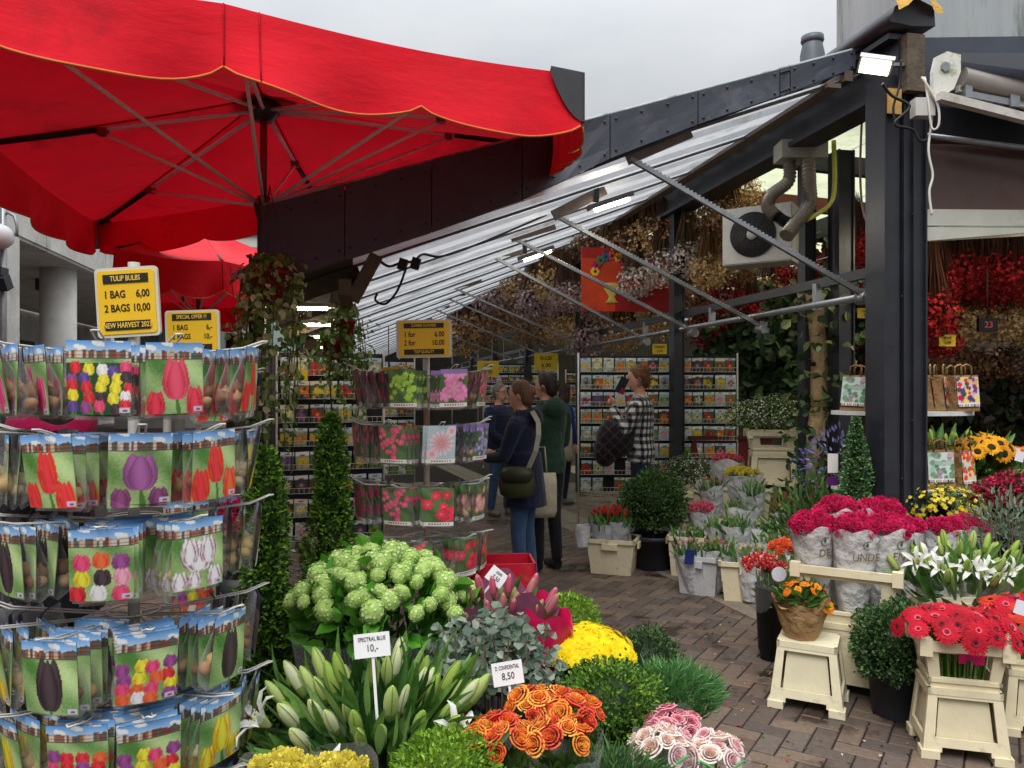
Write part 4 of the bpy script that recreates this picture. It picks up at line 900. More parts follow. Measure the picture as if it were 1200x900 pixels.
# --- yellow carnations in striped sleeves
for k, (px, Y) in enumerate(((330, 1.95), (392, 1.93))):
    q = P(px, 905, Y); o = thing('carnation_bunch', ['pale yellow carnations in striped sleeve next to bulb rack', 'pale yellow carnations in striped sleeve below the lilies'][k], 'carnations', (q.x, q.y, 0))
    bucket(o, .1, .3); heads(o, PM_yel, [(p+Vector((0, 0, q.z-.03)), d) for p, d in dome(12, .075, .07, .05)], .03); mb = MB(); stems(mb, 10, .03, .06, .02, q.z-.03); tag(mk('stems', mb, M_leaf, o), kind='stuff')
    s_ = mk('film_sleeve', sleeve_mesh(.11, .05, q.z-.1, (.8, .8, .8), seed=40+k, rim=.02, wave=.02), M_clear, o, (0, 0, .12))
    for i in range(20):
        a = 2*PI*i/20; mb = MB(); mb.box((.107*math.cos(a), .107*math.sin(a), q.z-.16), (.006, .003, .035), Matrix.Rotation(a+PI/2, 3, 'Z'), c(228, 230, 220)); mk('stripe', mb, M_gen, s_)
# --- price cards on stems
def price_card(label, px, py, Y, w_, h, l1, l2, tilt, stem=.16):
    q = P(px, py, Y); o = thing('price_card', label, 'price card', q, 0); o.rotation_euler = (math.radians(-8), tilt, math.radians(6))
    mb = MB(); mb.box((0, 0, 0), (w_, .002, h), col=c(236, 236, 238)); mk('card', mb, M_sign, o)
    mb = MB(); mb.box((0, .004, -h/2-stem/2+.02), (.008, .003, stem), col=c(230, 230, 232)); mk('stick', mb, M_sign, o)
    text(l1, h*.24, (0, -.0018, h*.26), o, c(30, 30, 36), rot=(PI/2, 0, 0), sx=min(.72, .88*w_/(len(l1)*h*.24*.62))); text(l2, h*.42, (-.0, -.0018, -h*.12), o, c(30, 30, 36), sx=.8)
price_card('white price card reading 10 above the white lilies', 436, 756, 2.16, .100, .066, 'SPECTRAL BLUE', '10,-', -.08, .26)
price_card('white price card reading 8.50 standing in the orange roses', 595, 789, 2.3, .092, .068, 'D. CONFIDENTIAL', '8,50', -.13, .2)
price_card('white price card tilted beside the pink lily buds', 582, 676, 3.0, .075, .06, 'LELIES', '7,50', .7)
# --- columns and spires next to the racks
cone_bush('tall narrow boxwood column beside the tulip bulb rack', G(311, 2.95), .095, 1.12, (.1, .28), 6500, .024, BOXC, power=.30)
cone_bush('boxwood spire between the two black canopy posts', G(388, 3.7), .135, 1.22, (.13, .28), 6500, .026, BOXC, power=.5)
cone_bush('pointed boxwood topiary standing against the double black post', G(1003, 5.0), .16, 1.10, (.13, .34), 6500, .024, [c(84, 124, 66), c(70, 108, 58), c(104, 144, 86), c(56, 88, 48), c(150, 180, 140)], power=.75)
o = standing('crimson azalea blossoms between bulb rack and boxwood column', 'azalea_plant', 285, 3.1, 'plant'); pot_parts(o, .1, .85)
heads(o, PM_mag, [(p+Vector((0, 0, 1.02)), d) for p, d in dome(16, .09, .08, .12)], .032); foliage(o, leafy(160, (.1, .09, .12), .04, GR, .2, -.8, .5), (0, 0, 1.0))
# ================================================================== displays along the kerb
SLV = c(226, 227, 230)
def bunch(label, name, q, rt, h, headm, nh, hs, leafm=None, nl=14, ll=.16, scol=SLV, cat='flowers', bulge=.06, tilt=.2, m_=None, seed=0, lean=(0, 0), txt=None, sx=1., dz=.0, hr=.85):
    o = thing(name, label, cat, q, 0); o.rotation_euler = (lean[0], lean[1], random.uniform(-.4, .4))
    sl_ = mk('sleeve', sleeve_mesh(rt, rt*.5, h, scol, seed=seed, sx=sx, wave=.05), m_ or M_sleeve, o)
    if leafm: shoot_leaves(o, nl, rt*.75, h*.72, ll, leafm, .55, jz=.03)
    if nh: heads(o, headm, [(p+Vector((0, 0, h-.02+dz)), d) for p, d in dome(nh, rt*hr*sx, rt*hr, bulge)], hs, tilt=tilt)
    if txt:
        t_ = text(txt[0], txt[1], (txt[2], -rt*.93, h*txt[3]), o, txt[4], rot=(PI/2+.12, 0, 0), sx=.9)
        o.rotation_euler = (lean[0], lean[1], txt[5])
    return o
T_red = [tulip(c(206, 40, 44), c(150, 170, 80))]; T_pk = [tulip(c(226, 128, 130), c(200, 190, 120))]; T_grn = [tulip(c(150, 176, 96), c(120, 156, 74))]; T_yel = [tulip(c(220, 190, 80), c(150, 170, 80))]
def crate(label, px, Y, w_, d, h, rz, col=CREAM, z=0.):
    o = standing(label, 'flower_crate', px, Y, 'crate', rz, z); crate_part(o, w_, d, h, col=col); return o
crate('cream crate of red tulips standing out on the paving', 719, 6.72, .40, .32, .30, -.32)
for k, (dx, dy, l) in enumerate(((-.1, -.04, 'red tulip bunch leaning out of the paving crate'), (.03, -.03, 'red tulip bunch in front of crate beside boxwood tub'), (.0, .1, 'red tulip bunch at the back of the paving crate'))):
    q = G(719, 6.72)+Vector((dx, dy, .10)); bunch(l, 'tulip_bunch', q, .11, .34, T_red, 12, .045, TB, 24, .19, seed=50+k, dz=.05, scol=c(190, 192, 198))
tag(mk('plastic_bag', sleeve_mesh(.07, .05, .18, c(210, 212, 214), seed=59), M_sleeve, None, P(690, 632, 6.55)+Vector((-.06, 0, -.06))), 'scrap of white plastic hanging on the paving crate', 'plastic')
ball_bush('big dark boxwood ball in black tub beside the kerb', G(766, 6.85), .29, (.20, .30), 5200, .028, BOXD+[c(96, 136, 52)], lift=.06)
crate('white crate of pink tulips at the kerb edge', 823, 6.05, .32, .30, .30, -.55, GREYW)
crate('cream crate of sleeved tulips nearest the double post', 878, 5.85, .42, .32, .30, -.28)
crate('cream crate tucked between boxwood tub and white crate', 806, 6.62, .30, .28, .34, -.3)
crate('tall cream crate with printed sleeves behind the kerb crates', 858, 6.95, .44, .34, .44, -.3)
crate('small cream crate under the sleeved tulips by the planter', 906, 6.45, .40, .3, .32, -.2)
kx = [(835, 5.98, .12, .34, T_pk, TB, 'pink tulip bunch in the white crate'), (812, 6.0, .1, .3, T_pk, TB, 'second pink tulip bunch beside blue price tag'),
      (852, 5.98, .13, .40, T_grn, TB, 'green tulip bunch leaning over the white crate'), (880, 5.72, .13, .38, T_yel, TB, 'creamy tulip bunch at front of the cream crate'), (905, 5.9, .14, .46, T_grn, TB, 'tall green tulip bunch in grey sleeve'),
      (800, 6.55, .11, .36, T_grn, TB, 'green tulip bunch next to boxwood tub'), (822, 6.6, .12, .34, T_grn, TB, 'low green tulip bunch in white film'),
      (824, 6.85, .13, .56, PM_mix, None, 'pink carnation bunch in printed white sleeve'), (866, 6.8, .15, .56, T_grn, TB, 'green tulip bunch in sleeve with dark lettering'),
      (915, 6.35, .15, .5, T_grn, TB, 'green tulip bunch in front of bark trunk'), (890, 6.3, .14, .47, T_grn, TB, 'green tulip bunch between sleeves by the planter')]
for k, (px, Y, r, top, hm, lm, l) in enumerate(kx):
    q = G(px, Y)+Vector((0, 0, max(.02, top-.36))); sh = .33
    tx = ('DUTCH', .045, 0, .45, c(40, 42, 48), .1) if k == 7 else (('FLOWERS', .05, 0, .4, c(40, 42, 48), -.1) if k == 8 else None)
    bunch(l, 'tulip_bunch' if hm is not PM_mix else 'carnation_bunch', q, r, sh, hm, 10 if lm else 26, .03, lm, 26, .15, seed=60+k, dz=.02 if lm else .0, lean=(random.uniform(-.05, .25), random.uniform(-.2, .2)), txt=tx, scol=cv(c(222, 223, 227), .05))
for k, (px, Y, z, hm, l) in enumerate([(845, 6.45, .12, T_grn, 'green tulip bunch squeezed behind the white crate'), (868, 6.3, .16, T_grn, 'green tulip bunch in white film behind creamy tulips'), (838, 7.1, .40, T_pk, 'pink tulip bunch standing on the printed sleeve crate'), (885, 6.95, .36, T_grn, 'green tulip bunch right of the lettered sleeve'), (925, 6.0, .12, T_grn, 'green tulip bunch beside the slim black bucket'), (932, 6.6, .22, T_yel, 'yellow tulip bunch at the foot of bark trunk'), (790, 7.2, .22, T_grn, 'green tulip bunch behind the boxwood tub'), (922, 5.5, .05, T_grn, 'green tulip bunch in white film behind red bouquet')]):
    bunch(l, 'tulip_bunch', G(px, Y)+Vector((0, 0, z)), .125, .34, hm, 9, .032, TB, 26, .16, seed=140+k, lean=(random.uniform(0, .3), random.uniform(-.25, .25)), scol=cv(c(224, 225, 228), .05))
crate('cream crate at the foot of bark trunk', 925, 6.35, .42, .34, .22, -.25)
tag(mk('price_tag', (lambda m: (m.box((0, 0, 0), (.075, .004, .11), col=c(28, 44, 110)), m)[1])(MB()), M_sign, None, P(808, 653, 5.85), (0, .08, .2)), 'dark blue price tag clipped on the white crate', 'price tag')
# back row: daisies in crates, planter bucket
WD = [c(232, 232, 222), c(214, 216, 200)]
def daisy_cloud(par, r, z, n=900, nf=420, cols=WD, fs=.016, leafc=None):
    b = LB(); p, d = ellcloud(n, r, .5, zmin=-.5); m = len(p); b.leaves(p, unit(d+rdir(m)), unit(d+rdir(m)*.6), RNG.uniform(.03, .055, m), .016, mixc(leafc or [c(90, 118, 62), c(112, 136, 76), c(70, 96, 50)], m)); foliage(par, b, (0, 0, z))
    b = LB(); p, d = ellcloud(nf, r, .9, 1.1, -.35); m = len(p); b.leaves(p-np.cross(d, unit(rdir(m)))*fs*.5, unit(np.cross(d, rdir(m))), d, fs, fs*1.0, mixc(cols, m, .12), bend=.0, mid=.5); foliage(par, b, (0, 0, z), 'blossom', M_petal)
o = standing('cream crate of white daisies behind the boxwood tub', 'daisy_planter', 806, 7.7, 'planter', -.3); stool_part(o, .36, .3, .38, .32, 0, .34); crate_part(o, .40, .34, .28, .33); daisy_cloud(o, (.32, .26, .2), .72)
o = standing('cream crate with yellow and pink carnations behind kerb', 'flower_planter', 872, 7.35, 'planter', -.35); stool_part(o, .40, .32, .42, .34, 0, .34); crate_part(o, .50, .38, .34, .33)
bunch('yellow bud bunch in white sleeve in the tall crate', 'carnation_bunch', G(869, 7.25)+Vector((0, 0, .5)), .19, .3, PM_yel, 30, .03, BL, 18, .1, seed=81)
bunch('pink carnation bunch in white sleeve behind yellow buds', 'carnation_bunch', G(852, 7.5)+Vector((0, 0, .52)), .17, .38, PM_mix, 30, .032, seed=82)
lg = tag(part('log_stump', M_bark, None, lambda m: m.lathe([(.24, 0), (.22, .3), (.22, .62), (.2, .64)], 14, tuple(G(905, 7.35)), col=c(126, 96, 66))), 'short log stump carrying the cream daisy planter', 'stump')
o = standing('tall cream planter of white daisies on log stump', 'daisy_planter', 904, 7.32, 'planter', -.2, .64); stool_part(o, .38, .32, .44, .36, 0, .36); collar_part(o, .36, .3, .44, .38, .35, .2); daisy_cloud(o, (.42, .34, .2), .68, 1500, 700)
# planted bed with bark trunk and ivy
tr = standing('bark covered trunk entwined with ivy inside the stall', 'bark_tree', 957, 6.5, 'tree')
mb = MB(); pts = [(.03*math.sin(i*1.1), .02*math.cos(i*1.7), i*.24) for i in range(11)]; mb.tube(pts, [.10]+[.082-.001*i+.012*math.sin(i*2.3) for i in range(10)], 14, col=c(196, 168, 126)); mk('trunk', mb, M_bark, tr)
mb = MB(); mb.tube([(.10*math.cos(i*.5)-.03*(i % 3), .10*math.sin(i*.5)-.06, i*.12) for i in range(19)], .010, 6, col=c(150, 140, 120)); mk('vine_stem', mb, M_bark, tr)
b = LB(); n = 520; z = RNG.uniform(.2, 2.5, n); a = RNG.uniform(0, 2*PI, n); r = RNG.uniform(.08, .3, n)*(1+.8*(z > 1.9)); p = np.stack([r*np.cos(a), r*np.sin(a), z], 1); b.round(p, unit(rdir(n)+np.array([0, -.3, -.3])), unit(rdir(n)+np.array([0, -.9, .3])), RNG.uniform(.05, .10, n), RNG.uniform(.05, .085, n), mixc([c(88, 112, 62), c(66, 92, 50), c(140, 150, 100), c(48, 72, 40)], n)); foliage(tr, b)
o = standing('dark leafy planting with blue flowers at the foot of trunk', 'flower_bed', 975, 6.0, 'plants'); pot_parts(o, .3, .3)
foliage(o, leafy(900, (.5, .35, .5), .10, [c(84, 118, 60), c(70, 102, 52), c(106, 140, 76)], .6, -.4, .3, .2), (0, 0, .45))
b = LB(); p, d = ellcloud(260, (.3, .3, .3), .6, zmin=-.5); b.leaves(p, d, rdir(len(p)), .05, .02, mixc([c(120, 120, 186), c(144, 140, 200)], len(p))); foliage(o, b, (.05, 0, .98), 'blossom', M_petal)
tag(part('plant_tag', M_sign, None, lambda m: (m.box(P(976, 548, 5.2)+Vector((0, 0, .03)), (.07, .003, .13), col=c(232, 226, 220)), m.box(P(976, 562, 5.2)+Vector((0, -.002, -.01)), (.07, .003, .06), col=c(92, 36, 110)))), 'white and purple plant tag beside the pointed topiary', 'plant tag')
# slim black bucket bouquet, stool with paper bouquet
o = standing('red and white bouquet in a slim black bucket', 'bouquet', 903, 4.55); mb = MB(); mb.lathe([(.06, 0), (.085, .42), (.095, .43), (.09, .44), (.07, .05)], 16); mk('bucket', mb, M_pot, o)
mk('film_sleeve', sleeve_mesh(.13, .06, .26, (.8, .8, .82), seed=91), M_clear, o, (-.03, 0, .28)); heads(o, PM_rw, [(p+Vector((-.05, 0, .52)), d) for p, d in dome(14, .10, .08, .07)], .036); heads(o, PM_or, [(p+Vector((.10, .1, .60)), d) for p, d in dome(9, .08, .07, .06)], .036)
foliage(o, leafy(80, (.12, .1, .12), .08, [c(120, 146, 70), c(160, 176, 110)], .5, -.8, .4), (.06, .02, .42)); mb = MB(); stems(mb, 14, .04, .1, .1, .52); tag(mk('stems', mb, M_leaf, o), kind='stuff')
st = standing('cream plastic crate stool turned upside down on the paving', 'crate_stool', 948, 3.92, 'stool', math.radians(-27)); stool_part(st, .27, .23, .35, .31, 0, .33, c(230, 222, 190), name='frame')
q = G(939, 3.92); o = thing('bouquet', 'orange marigold bouquet in brown paper on the stool', 'bouquet', (q.x, q.y, .335)); mk('paper_wrap', sleeve_mesh(.135, .075, .19, c(160, 128, 88), seed=95, wave=.06, rim=.12, n=40), M_kraft, o)
foliage(o, leafy(200, (.11, .10, .06), .06, [c(84, 124, 50), c(66, 104, 44)], .4, -.4, .35), (0, 0, .19)); heads(o, D_or, [(p+Vector((0, 0, .20)), d) for p, d in dome(15, .115, .10, .075)], .03); mk('bloom', D_or[1], None, o, (.10, -.09, .175), aim(Vector((.5, -1, .4))), .042)
tag(part('price_tag', M_sign, None, lambda m: m.tube([P(913, 673, 4.35), P(913, 673, 4.35)+Vector((0, .004, 0))], .042, 14, col=c(226, 226, 236))), 'round white price tag beside the carnation crate', 'price tag')
# carnation stack
o = standing('stacked cream flower crates filled with magenta carnations', 'flower_stand', 996, 4.15, 'stand', math.radians(-30)); stool_part(o, .44, .36, .46, .38, 0, .37, window=False, name='base_box'); collar_part(o, .40, .34, .50, .42, .37, .29, win=(.14, .86, .22, .80))
rzc = math.radians(-30)
for k, (dx, dy, l, tx) in enumerate(((-.16, -.06, 'magenta carnations in white sleeve at outer corner of stand', 'DE'), (.02, -.10, 'magenta carnations in white sleeve at front of stand', 'UNDE'), (.15, .0, 'magenta carnations in white sleeve nearest double post', 'EN'), (-.06, .14, 'magenta carnations in white sleeve at back of stand', None), (.10, .16, 'magenta carnations in white sleeve between stand and topiary', None))):
    w_ = Matrix.Rotation(rzc, 3, 'Z') @ Vector((dx, dy, 0)); q = G(996, 4.15)+w_+Vector((0, 0, .40))
    ob = bunch(l, 'carnation_bunch', q, .12, .46+(.06 if k > 2 else 0), PM_mag, 26, .038, seed=100+k, bulge=.07, scol=c(222, 222, 222), txt=(tx, .06, 0, .74, c(120, 108, 84), .1-.2*dx) if tx else None, lean=(.06, dx*.5))
    if tx:
        mb = MB(); ri = [Vector((.022*math.cos(a), -.122, .405+.022*math.sin(a))) for a in [i*PI/6 for i in range(2, 11)]]; mb.tube(ri, .003, 5, col=c(110, 104, 88)); mb.ell((0, -.12, .41), (.007, .004, .012), 6, 4, col=c(70, 80, 60)); mk('emblem', mb, M_gen, ob)
crate('pale crate holding carnations in front of the shelf stand', 1100, 4.75, .5, .4, .36, .1)
for k, (dx, dy, l) in enumerate(((-.24, -.05, 'magenta carnations in white sleeve left of pale crate'), (.0, -.1, 'magenta carnations in white sleeve centred in pale crate'), (.2, .0, 'magenta carnations in tall sleeve at end of pale crate'))):
    bunch(l, 'carnation_bunch', G(1098, 4.7)+Vector((dx, dy, .34)), .13, .42, PM_mag, 24, .036, seed=110+k, bulge=.06, scol=c(226, 226, 228))
# boxwood in pot, gerberas on stand, lilies
ball_bush('glossy boxwood ball in black pot between cream stands', G(1052, 3.78), .205, (.145, .24), 5200, .021, [c(60, 98, 46), c(48, 82, 40), c(82, 122, 60), c(36, 62, 32), c(112, 146, 92)], lift=-.05)
def gerbera(label, px, Y, rz, hm, n, full=True):
    o = standing(label, 'gerbera_stand', px, Y, 'flower stand', rz); stool_part(o, .28, .23, .345, .29, 0, .30, name='stool', top=False); collar_part(o, .26, .21, .325, .27, .29, .21, win=(.16, .84, .26, .78))
    mb = MB(); stems(mb, 46, .10, .14, .25, .53, w_=.0045); tag(mk('stems', mb, M_leaf, o), kind='stuff'); heads(o, hm, [(p+Vector((0, -.03, .49)), d+Vector((0, -.3, 0))) for p, d in dome(n, .25, .20, .13, jit=.09)], .052, tilt=.3); return o
o = gerbera('red gerberas on cream crate stand beside boxwood pot', 1122, 3.42, math.radians(-16), D_red, 40)
mb = MB(); f = side_fn(.26, .21, .325, .27, .29, .50, 0); mb.plate(lambda u, v: f(u, v)+Vector((0, -.016, 0)), [.40, .50, .58, .62, .72], [.62, .70, .97], lambda i, j: not (j == 0 and i == 1), .004, c(222, 20, 110)); mk('bow', mb, M_sleeve, o)
gerbera('coral gerberas on cream stand at the right edge', 1216, 3.62, math.radians(-20), D_cor+D_red[1:2], 34)
tag(part('price_card', M_sign, None, lambda m: m.box(P(1196, 712, 3.3), (.05, .003, .06), Matrix.Rotation(.3, 3, 'Y'), c(226, 228, 240))), 'small white price card among the coral gerberas', 'price card')
o = standing('white and green lilies behind the red gerberas', 'lily_bunch', 1128, 3.98); bucket(o, .2, .42, MATS['cream_bucket']); shoot_leaves(o, 80, .32, .54, .22, BLl+BL, 1.2, jz=.1)
for i in range(44):
    a = i*GA; k = math.sqrt((i+.5)/44); d = Vector((.8*k*math.cos(a), .8*k*math.sin(a)-.15, 1)).normalized(); mk('bud', random.choice(LB_w[:2]), None, o, (.36*k*math.cos(a), .24*k*math.sin(a), .62+.12*(1-k)+random.uniform(-.04, .06)), aim(d, roll=random.uniform(0, 6)), random.uniform(.09, .13))
for i in range(12):
    x = -.28+.56*((i*5) % 12)/11; mk('bloom', LO_w[0], None, o, (x, -.16+random.uniform(-.06, .1), .66+random.uniform(-.05, .09)), aim(Vector((x*1.5+random.uniform(-.3, .3), -.8, .6)), roll=random.uniform(0, 6)), .075)
foliage(o, leafy(160, (.3, .22, .2), .12, [c(60, 100, 44), c(90, 130, 60)], .5, -.5, .25, .3), (0, 0, .55)); mk('film_sleeve', sleeve_mesh(.26, .14, .3, (.8, .8, .8), seed=120), M_clear, o, (0, 0, .36))
mk('bud', LB_p[2], None, o, (.02, -.26, .58), aim(Vector((.2, -1, .4))), .13); mk('bud', LB_p[0], None, o, (.14, -.25, .58), aim(Vector((-.3, -1, .4))), .13)
o = standing('grey olive branches behind the white lilies', 'olive_bunch', 1180, 4.5, 'foliage'); bucket(o, .14, .4); foliage(o, leafy(500, (.3, .2, .22), .05, [c(120, 136, 116), c(96, 116, 90), c(140, 152, 132)], .4, -.8, .3, .3), (0, 0, .76)); mb = MB(); stems(mb, 16, .08, .2, .2, .85, c(110, 100, 80)); tag(mk('stems', mb, M_bark, o), kind='stuff')
# sunflowers, sedum, small yellow blooms
o = standing('sunflowers bunched beside the paper bag shelf', 'sunflower_bunch', 1150, 5.55); bucket(o, .15, .8); heads(o, D_sun, [(p+Vector((0, -.02, 1.08)), d+Vector((0, -.5, 0))) for p, d in dome(26, .22, .18, .15)], .068); foliage(o, leafy(200, (.2, .16, .2), .09, GR, .2, -.9, .6), (0, 0, 1.02))
o = standing('dark red sedum heads in black pot at the right edge', 'sedum_plant', 1190, 4.95, 'plant'); pot_parts(o, .17, .72); b = LB(); p, d = ellcloud(1800, (.26, .2, .16), .8, zmin=-.1); b.leaves(p, unit(d+rdir(len(p))), d, .022, .02, mixc([c(164, 22, 60), c(196, 40, 84), c(120, 14, 40)], len(p))); foliage(o, b, (0, 0, .88), 'blossom', M_petal); foliage(o, leafy(400, (.22, .18, .2), .07, [c(56, 84, 44), c(44, 68, 36)], .2, -.9, .5), (0, 0, .82))
o = standing('yellow waxy blossoms below the lower shelf', 'blossom_bunch', 1100, 5.0); bucket(o, .14, .5); daisy_cloud(o, (.3, .2, .14), .82, 500, 320, [c(222, 196, 40), c(236, 214, 80)], .03)
o = standing('green bulb shoots in a crate at the right edge', 'shoot_crate', 1205, 6.2, 'planter'); stool_part(o, .5, .4, .52, .42, 0, .5); crate_part(o, .5, .4, .22, .5); shoot_leaves(o, 80, .24, .66, .3, BLl+TB, .5)
heads(o, D_or, [(p+Vector((.05, .15, 1.05)), d) for p, d in dome(12, .16, .12, .06)], .045)
o = standing('mixed leafy buds standing behind the paper bags', 'bud_bunch', 1110, 5.9); bucket(o, .2, .95); shoot_leaves(o, 70, .34, 1.0, .22, BLl+TB, .8)
for i in range(26): a = i*GA; k = math.sqrt((i+.5)/26); mk('bud', LB_w[1], None, o, (.34*k*math.cos(a), .2*k*math.sin(a), 1.1+random.uniform(-.03, .08)), aim(Vector((.5*k*math.cos(a), .5*k*math.sin(a), 1))), .11)
# ================================================================== printed cards: colour per vertex of a fine grid
STEMS = []
def tulip_print(A, U, V, cx, cy_, a, b, col, dark=None, stem=True, asp=1.):
    x = (U-cx)/a; y = (V-cy_)/b
    if stem:
        sx_ = U-cx-(cy_-V)*.06*math.sin(cx*40); m = (np.abs(sx_) < a*.10) & (V < cy_-b*.85); A[m] = np.array(c(96, 138, 62)); m = (np.abs(sx_-a*.5*(cy_-V-b)) < a*.16*np.clip(1-np.abs(V-cy_+b*1.5)/(b*.9), 0, 1)) & (V < cy_-b*.7); A[m] = np.array(c(78, 120, 58))
    base = np.array(col); light = np.clip(base*1.25+.04, 0, 1); deep = base*.5
    for off, wd, ht, lift in ((-.34, .62, 1.0, .0), (.36, .60, .98, -.02), (0., .66, .94, -.06)):
        u = (x-off*(1+.22*np.clip(y, -1, 1)))/wd; v = (y-lift)/ht; t_ = np.clip((v+1)/2, 0, 1); prof = np.clip(np.sin(PI*t_**.72), 0, 1)**.72; m = (np.abs(u) < prof) & (v > -1) & (v < 1)
        e = np.clip(np.abs(u)/np.maximum(prof, .05), 0, 1); k = (.25+.75*(1-e**2.2))*(.72+.28*np.cos(u*2.2+v))+.10*np.sin(u*26+v*4); k = np.clip(k, 0, 1)[:, None]; q = deep*(1-k)+light*k
        if dark is not None: f = np.clip((e-.45)*2.2, 0, 1)[:, None]*np.clip(.55+.45*np.sin(v*6+u*9), 0, 1)[:, None]; q = q*(1-f)+np.array(dark)*f
        A[m] = np.clip(q[m], 0, 1)
def bg_bulb(U, V, seed, tint=(c(78, 128, 58), c(190, 214, 150))):
    r = np.random.default_rng(seed); A = np.zeros((len(U), 3)); f = np.clip(.45+.3*np.sin(U*5+seed)*np.cos(V*4+seed)+.25*np.cos(V*9+seed*2+U*7)+.08*r.normal(size=len(U)), 0, 1)
    A[:] = np.array(tint[0])*(1-f[:, None])+np.array(tint[1])*f[:, None]
    m = V > .76; hs = (U*23).astype(int); hc = np.array([c(150, 104, 84), c(196, 170, 140), c(110, 86, 78), c(206, 196, 180), c(128, 72, 60), c(90, 100, 90)]); pk = r.integers(0, 6, 40)
    A[m] = hc[pk[hs[m]]]*(1-.5*((V[m]*60).astype(int) % 3 == 0)[:, None]); A[(V > .755) & (V < .772)] = c(70, 76, 84)
    ht = .85+.045*r.random(40)[hs]; m = V > ht; g = np.clip((V-.84)/.16, 0, 1); cl = .5+.5*np.sin(U*11+seed)*np.cos(V*30+U*5)
    A[m] = (np.array(c(176, 208, 236))*(1-g[:, None])+np.array(c(88, 150, 214))*g[:, None])[m]; m2 = m & (cl > .72); A[m2] = c(226, 236, 244)
    return A
def design(key, U, V):
    r = np.random.default_rng(abs(hash_s(key))); 
    T = lambda *a, **k: tulip_print(A, U, V, *a, **k)
    if key in ('greenhy', 'pinklily', 'glad', 'dahlia', 'redlily', 'magenta', 'lavender', 'pinkmix'):
        A = np.zeros((len(U), 3)); A[:] = c(86, 112, 70); A *= (.75+.45*np.sin(U*9+V*7+np.cos(V*13))[:, None]*.5+.25+.12*r.normal(size=(len(U), 1)))
        if key == 'dahlia': A[:] = c(176, 190, 196)
        P_ = {'greenhy': [c(150, 196, 60), c(176, 214, 90)], 'pinklily': [c(236, 120, 176), c(246, 170, 206)], 'glad': [c(216, 64, 110), c(236, 120, 150)], 'dahlia': [c(230, 210, 214), c(216, 120, 140)], 'redlily': [c(216, 36, 60), c(236, 90, 110)], 'magenta': [c(190, 24, 96), c(216, 50, 120)], 'lavender': [c(128, 110, 190), c(206, 196, 226)], 'pinkmix': [c(230, 90, 120), c(246, 226, 200)]}[key]
        many = key in ('greenhy', 'glad', 'magenta', 'lavender'); pts = [(r.uniform(.05, .95), r.uniform(.14, .95), r.uniform(.07, .12)) for _ in range(34)] if many else [(r.uniform(.1, .9), r.uniform(.2, .9), r.uniform(.15, .27)) for _ in range(11)]
        if key == 'dahlia': pts = [(.2, .25, .2), (.85, .85, .18), (.5, .54, .44)]
        if key == 'pinklily': pts += [(.5, .5, .36)]
        for i, (x0, y0, rr) in enumerate(pts):
            x = U-x0; y = (V-y0)*1.3; rad = np.hypot(x, y); th = np.arctan2(y, x); npet = (14 if key == 'dahlia' else 6) if not many else 5; m = rad < rr*(.66+.34*np.abs(np.cos(th*npet/2+i))); k = np.clip(rad/rr, 0, 1)[:, None]
            col = np.array(P_[0])*k+np.array(P_[1])*(1-k); A[m] = (col*r.uniform(.75, 1.15)*(.72+.4*np.abs(np.cos(th*npet/2+i))[:, None]**.7))[m]; A[rad < rr*.13] = np.array(c(196, 170, 90))
        A[V < .1] = c(226, 222, 214); m = (V > .03) & (V < .07) & (np.sin(U*70) > -.2) & (U > .15) & (U < .85); A[m] = c(150, 60, 80)
        if key in ('pinklily', 'lavender'): m = V > .88; A[m] = c(150, 120, 180)
        return np.clip(A, 0, 1)
    A = bg_bulb(U, V, abs(hash_s(key)) % 97)
    red, pk, pur, yel, wh, blk, org = c(206, 26, 40), c(226, 60, 110), c(140, 60, 130), c(240, 206, 40), c(240, 234, 226), c(52, 32, 40), c(236, 90, 40)
    if key == 'pink': T(.16, .14, .16, .2, c(214, 30, 60), stem=False); T(.84, .16, .17, .24, c(220, 36, 66), stem=False); T(.5, .50, .25, .30, c(226, 64, 92))
    elif key == 'purple': T(.2, .10, .17, .14, c(130, 56, 110), stem=False); T(.8, .10, .17, .15, c(124, 50, 106), stem=False); T(.5, .47, .30, .27, c(150, 80, 142))
    elif key == 'flame': T(.15, .15, .18, .22, red, org, False); T(.8, .14, .2, .24, red, org, False); T(.5, .5, .21, .30, red, org)
    elif key == 'flame2': T(.18, .22, .2, .26, red, org, False); T(.85, .2, .2, .26, org, red, False); T(.5, .52, .2, .28, red, org)
    elif key == 'black': T(.5, .42, .26, .38, blk)
    elif key == 'peony': [T(x, y, a_, b_, c(232, 222, 226), c(140, 60, 90), False) for x, y, a_, b_ in ((.5, .5, .34, .24), (.15, .15, .16, .14), (.82, .16, .17, .15), (.42, .14, .14, .12), (.32, .56, .18, .2), (.68, .56, .18, .2))]
    elif key in ('multi', 'mix', 'mix2'):
        cs = [red, wh, pk, yel, blk, c(240, 150, 170), pk, org, pur] if key == 'multi' else [red, pk, pur, wh, yel, red, c(200, 30, 90), org]
        L_ = [(.12, .1), (.45, .12), (.8, .1), (.2, .32), (.52, .34), (.82, .34), (.2, .55), (.5, .58), (.8, .55)] if key == 'multi' else [(x+r.uniform(-.05, .05), y+r.uniform(-.03, .03)) for y in (.08, .23, .38, .53) for x in (.12, .37, .62, .87)]
        for i, (x, y) in sorted(enumerate(L_), key=lambda q_: -q_[1][1]): T(x, y, .15 if key == 'multi' else .13, .12 if key == 'multi' else .095, cs[i % len(cs)] if key == 'multi' else cs[r.integers(0, 8)])
    elif key == 'collage':
        A[V < .7] = c(40, 74, 44); cs = [red, wh, pk, yel, blk, pur, c(90, 60, 140), red]
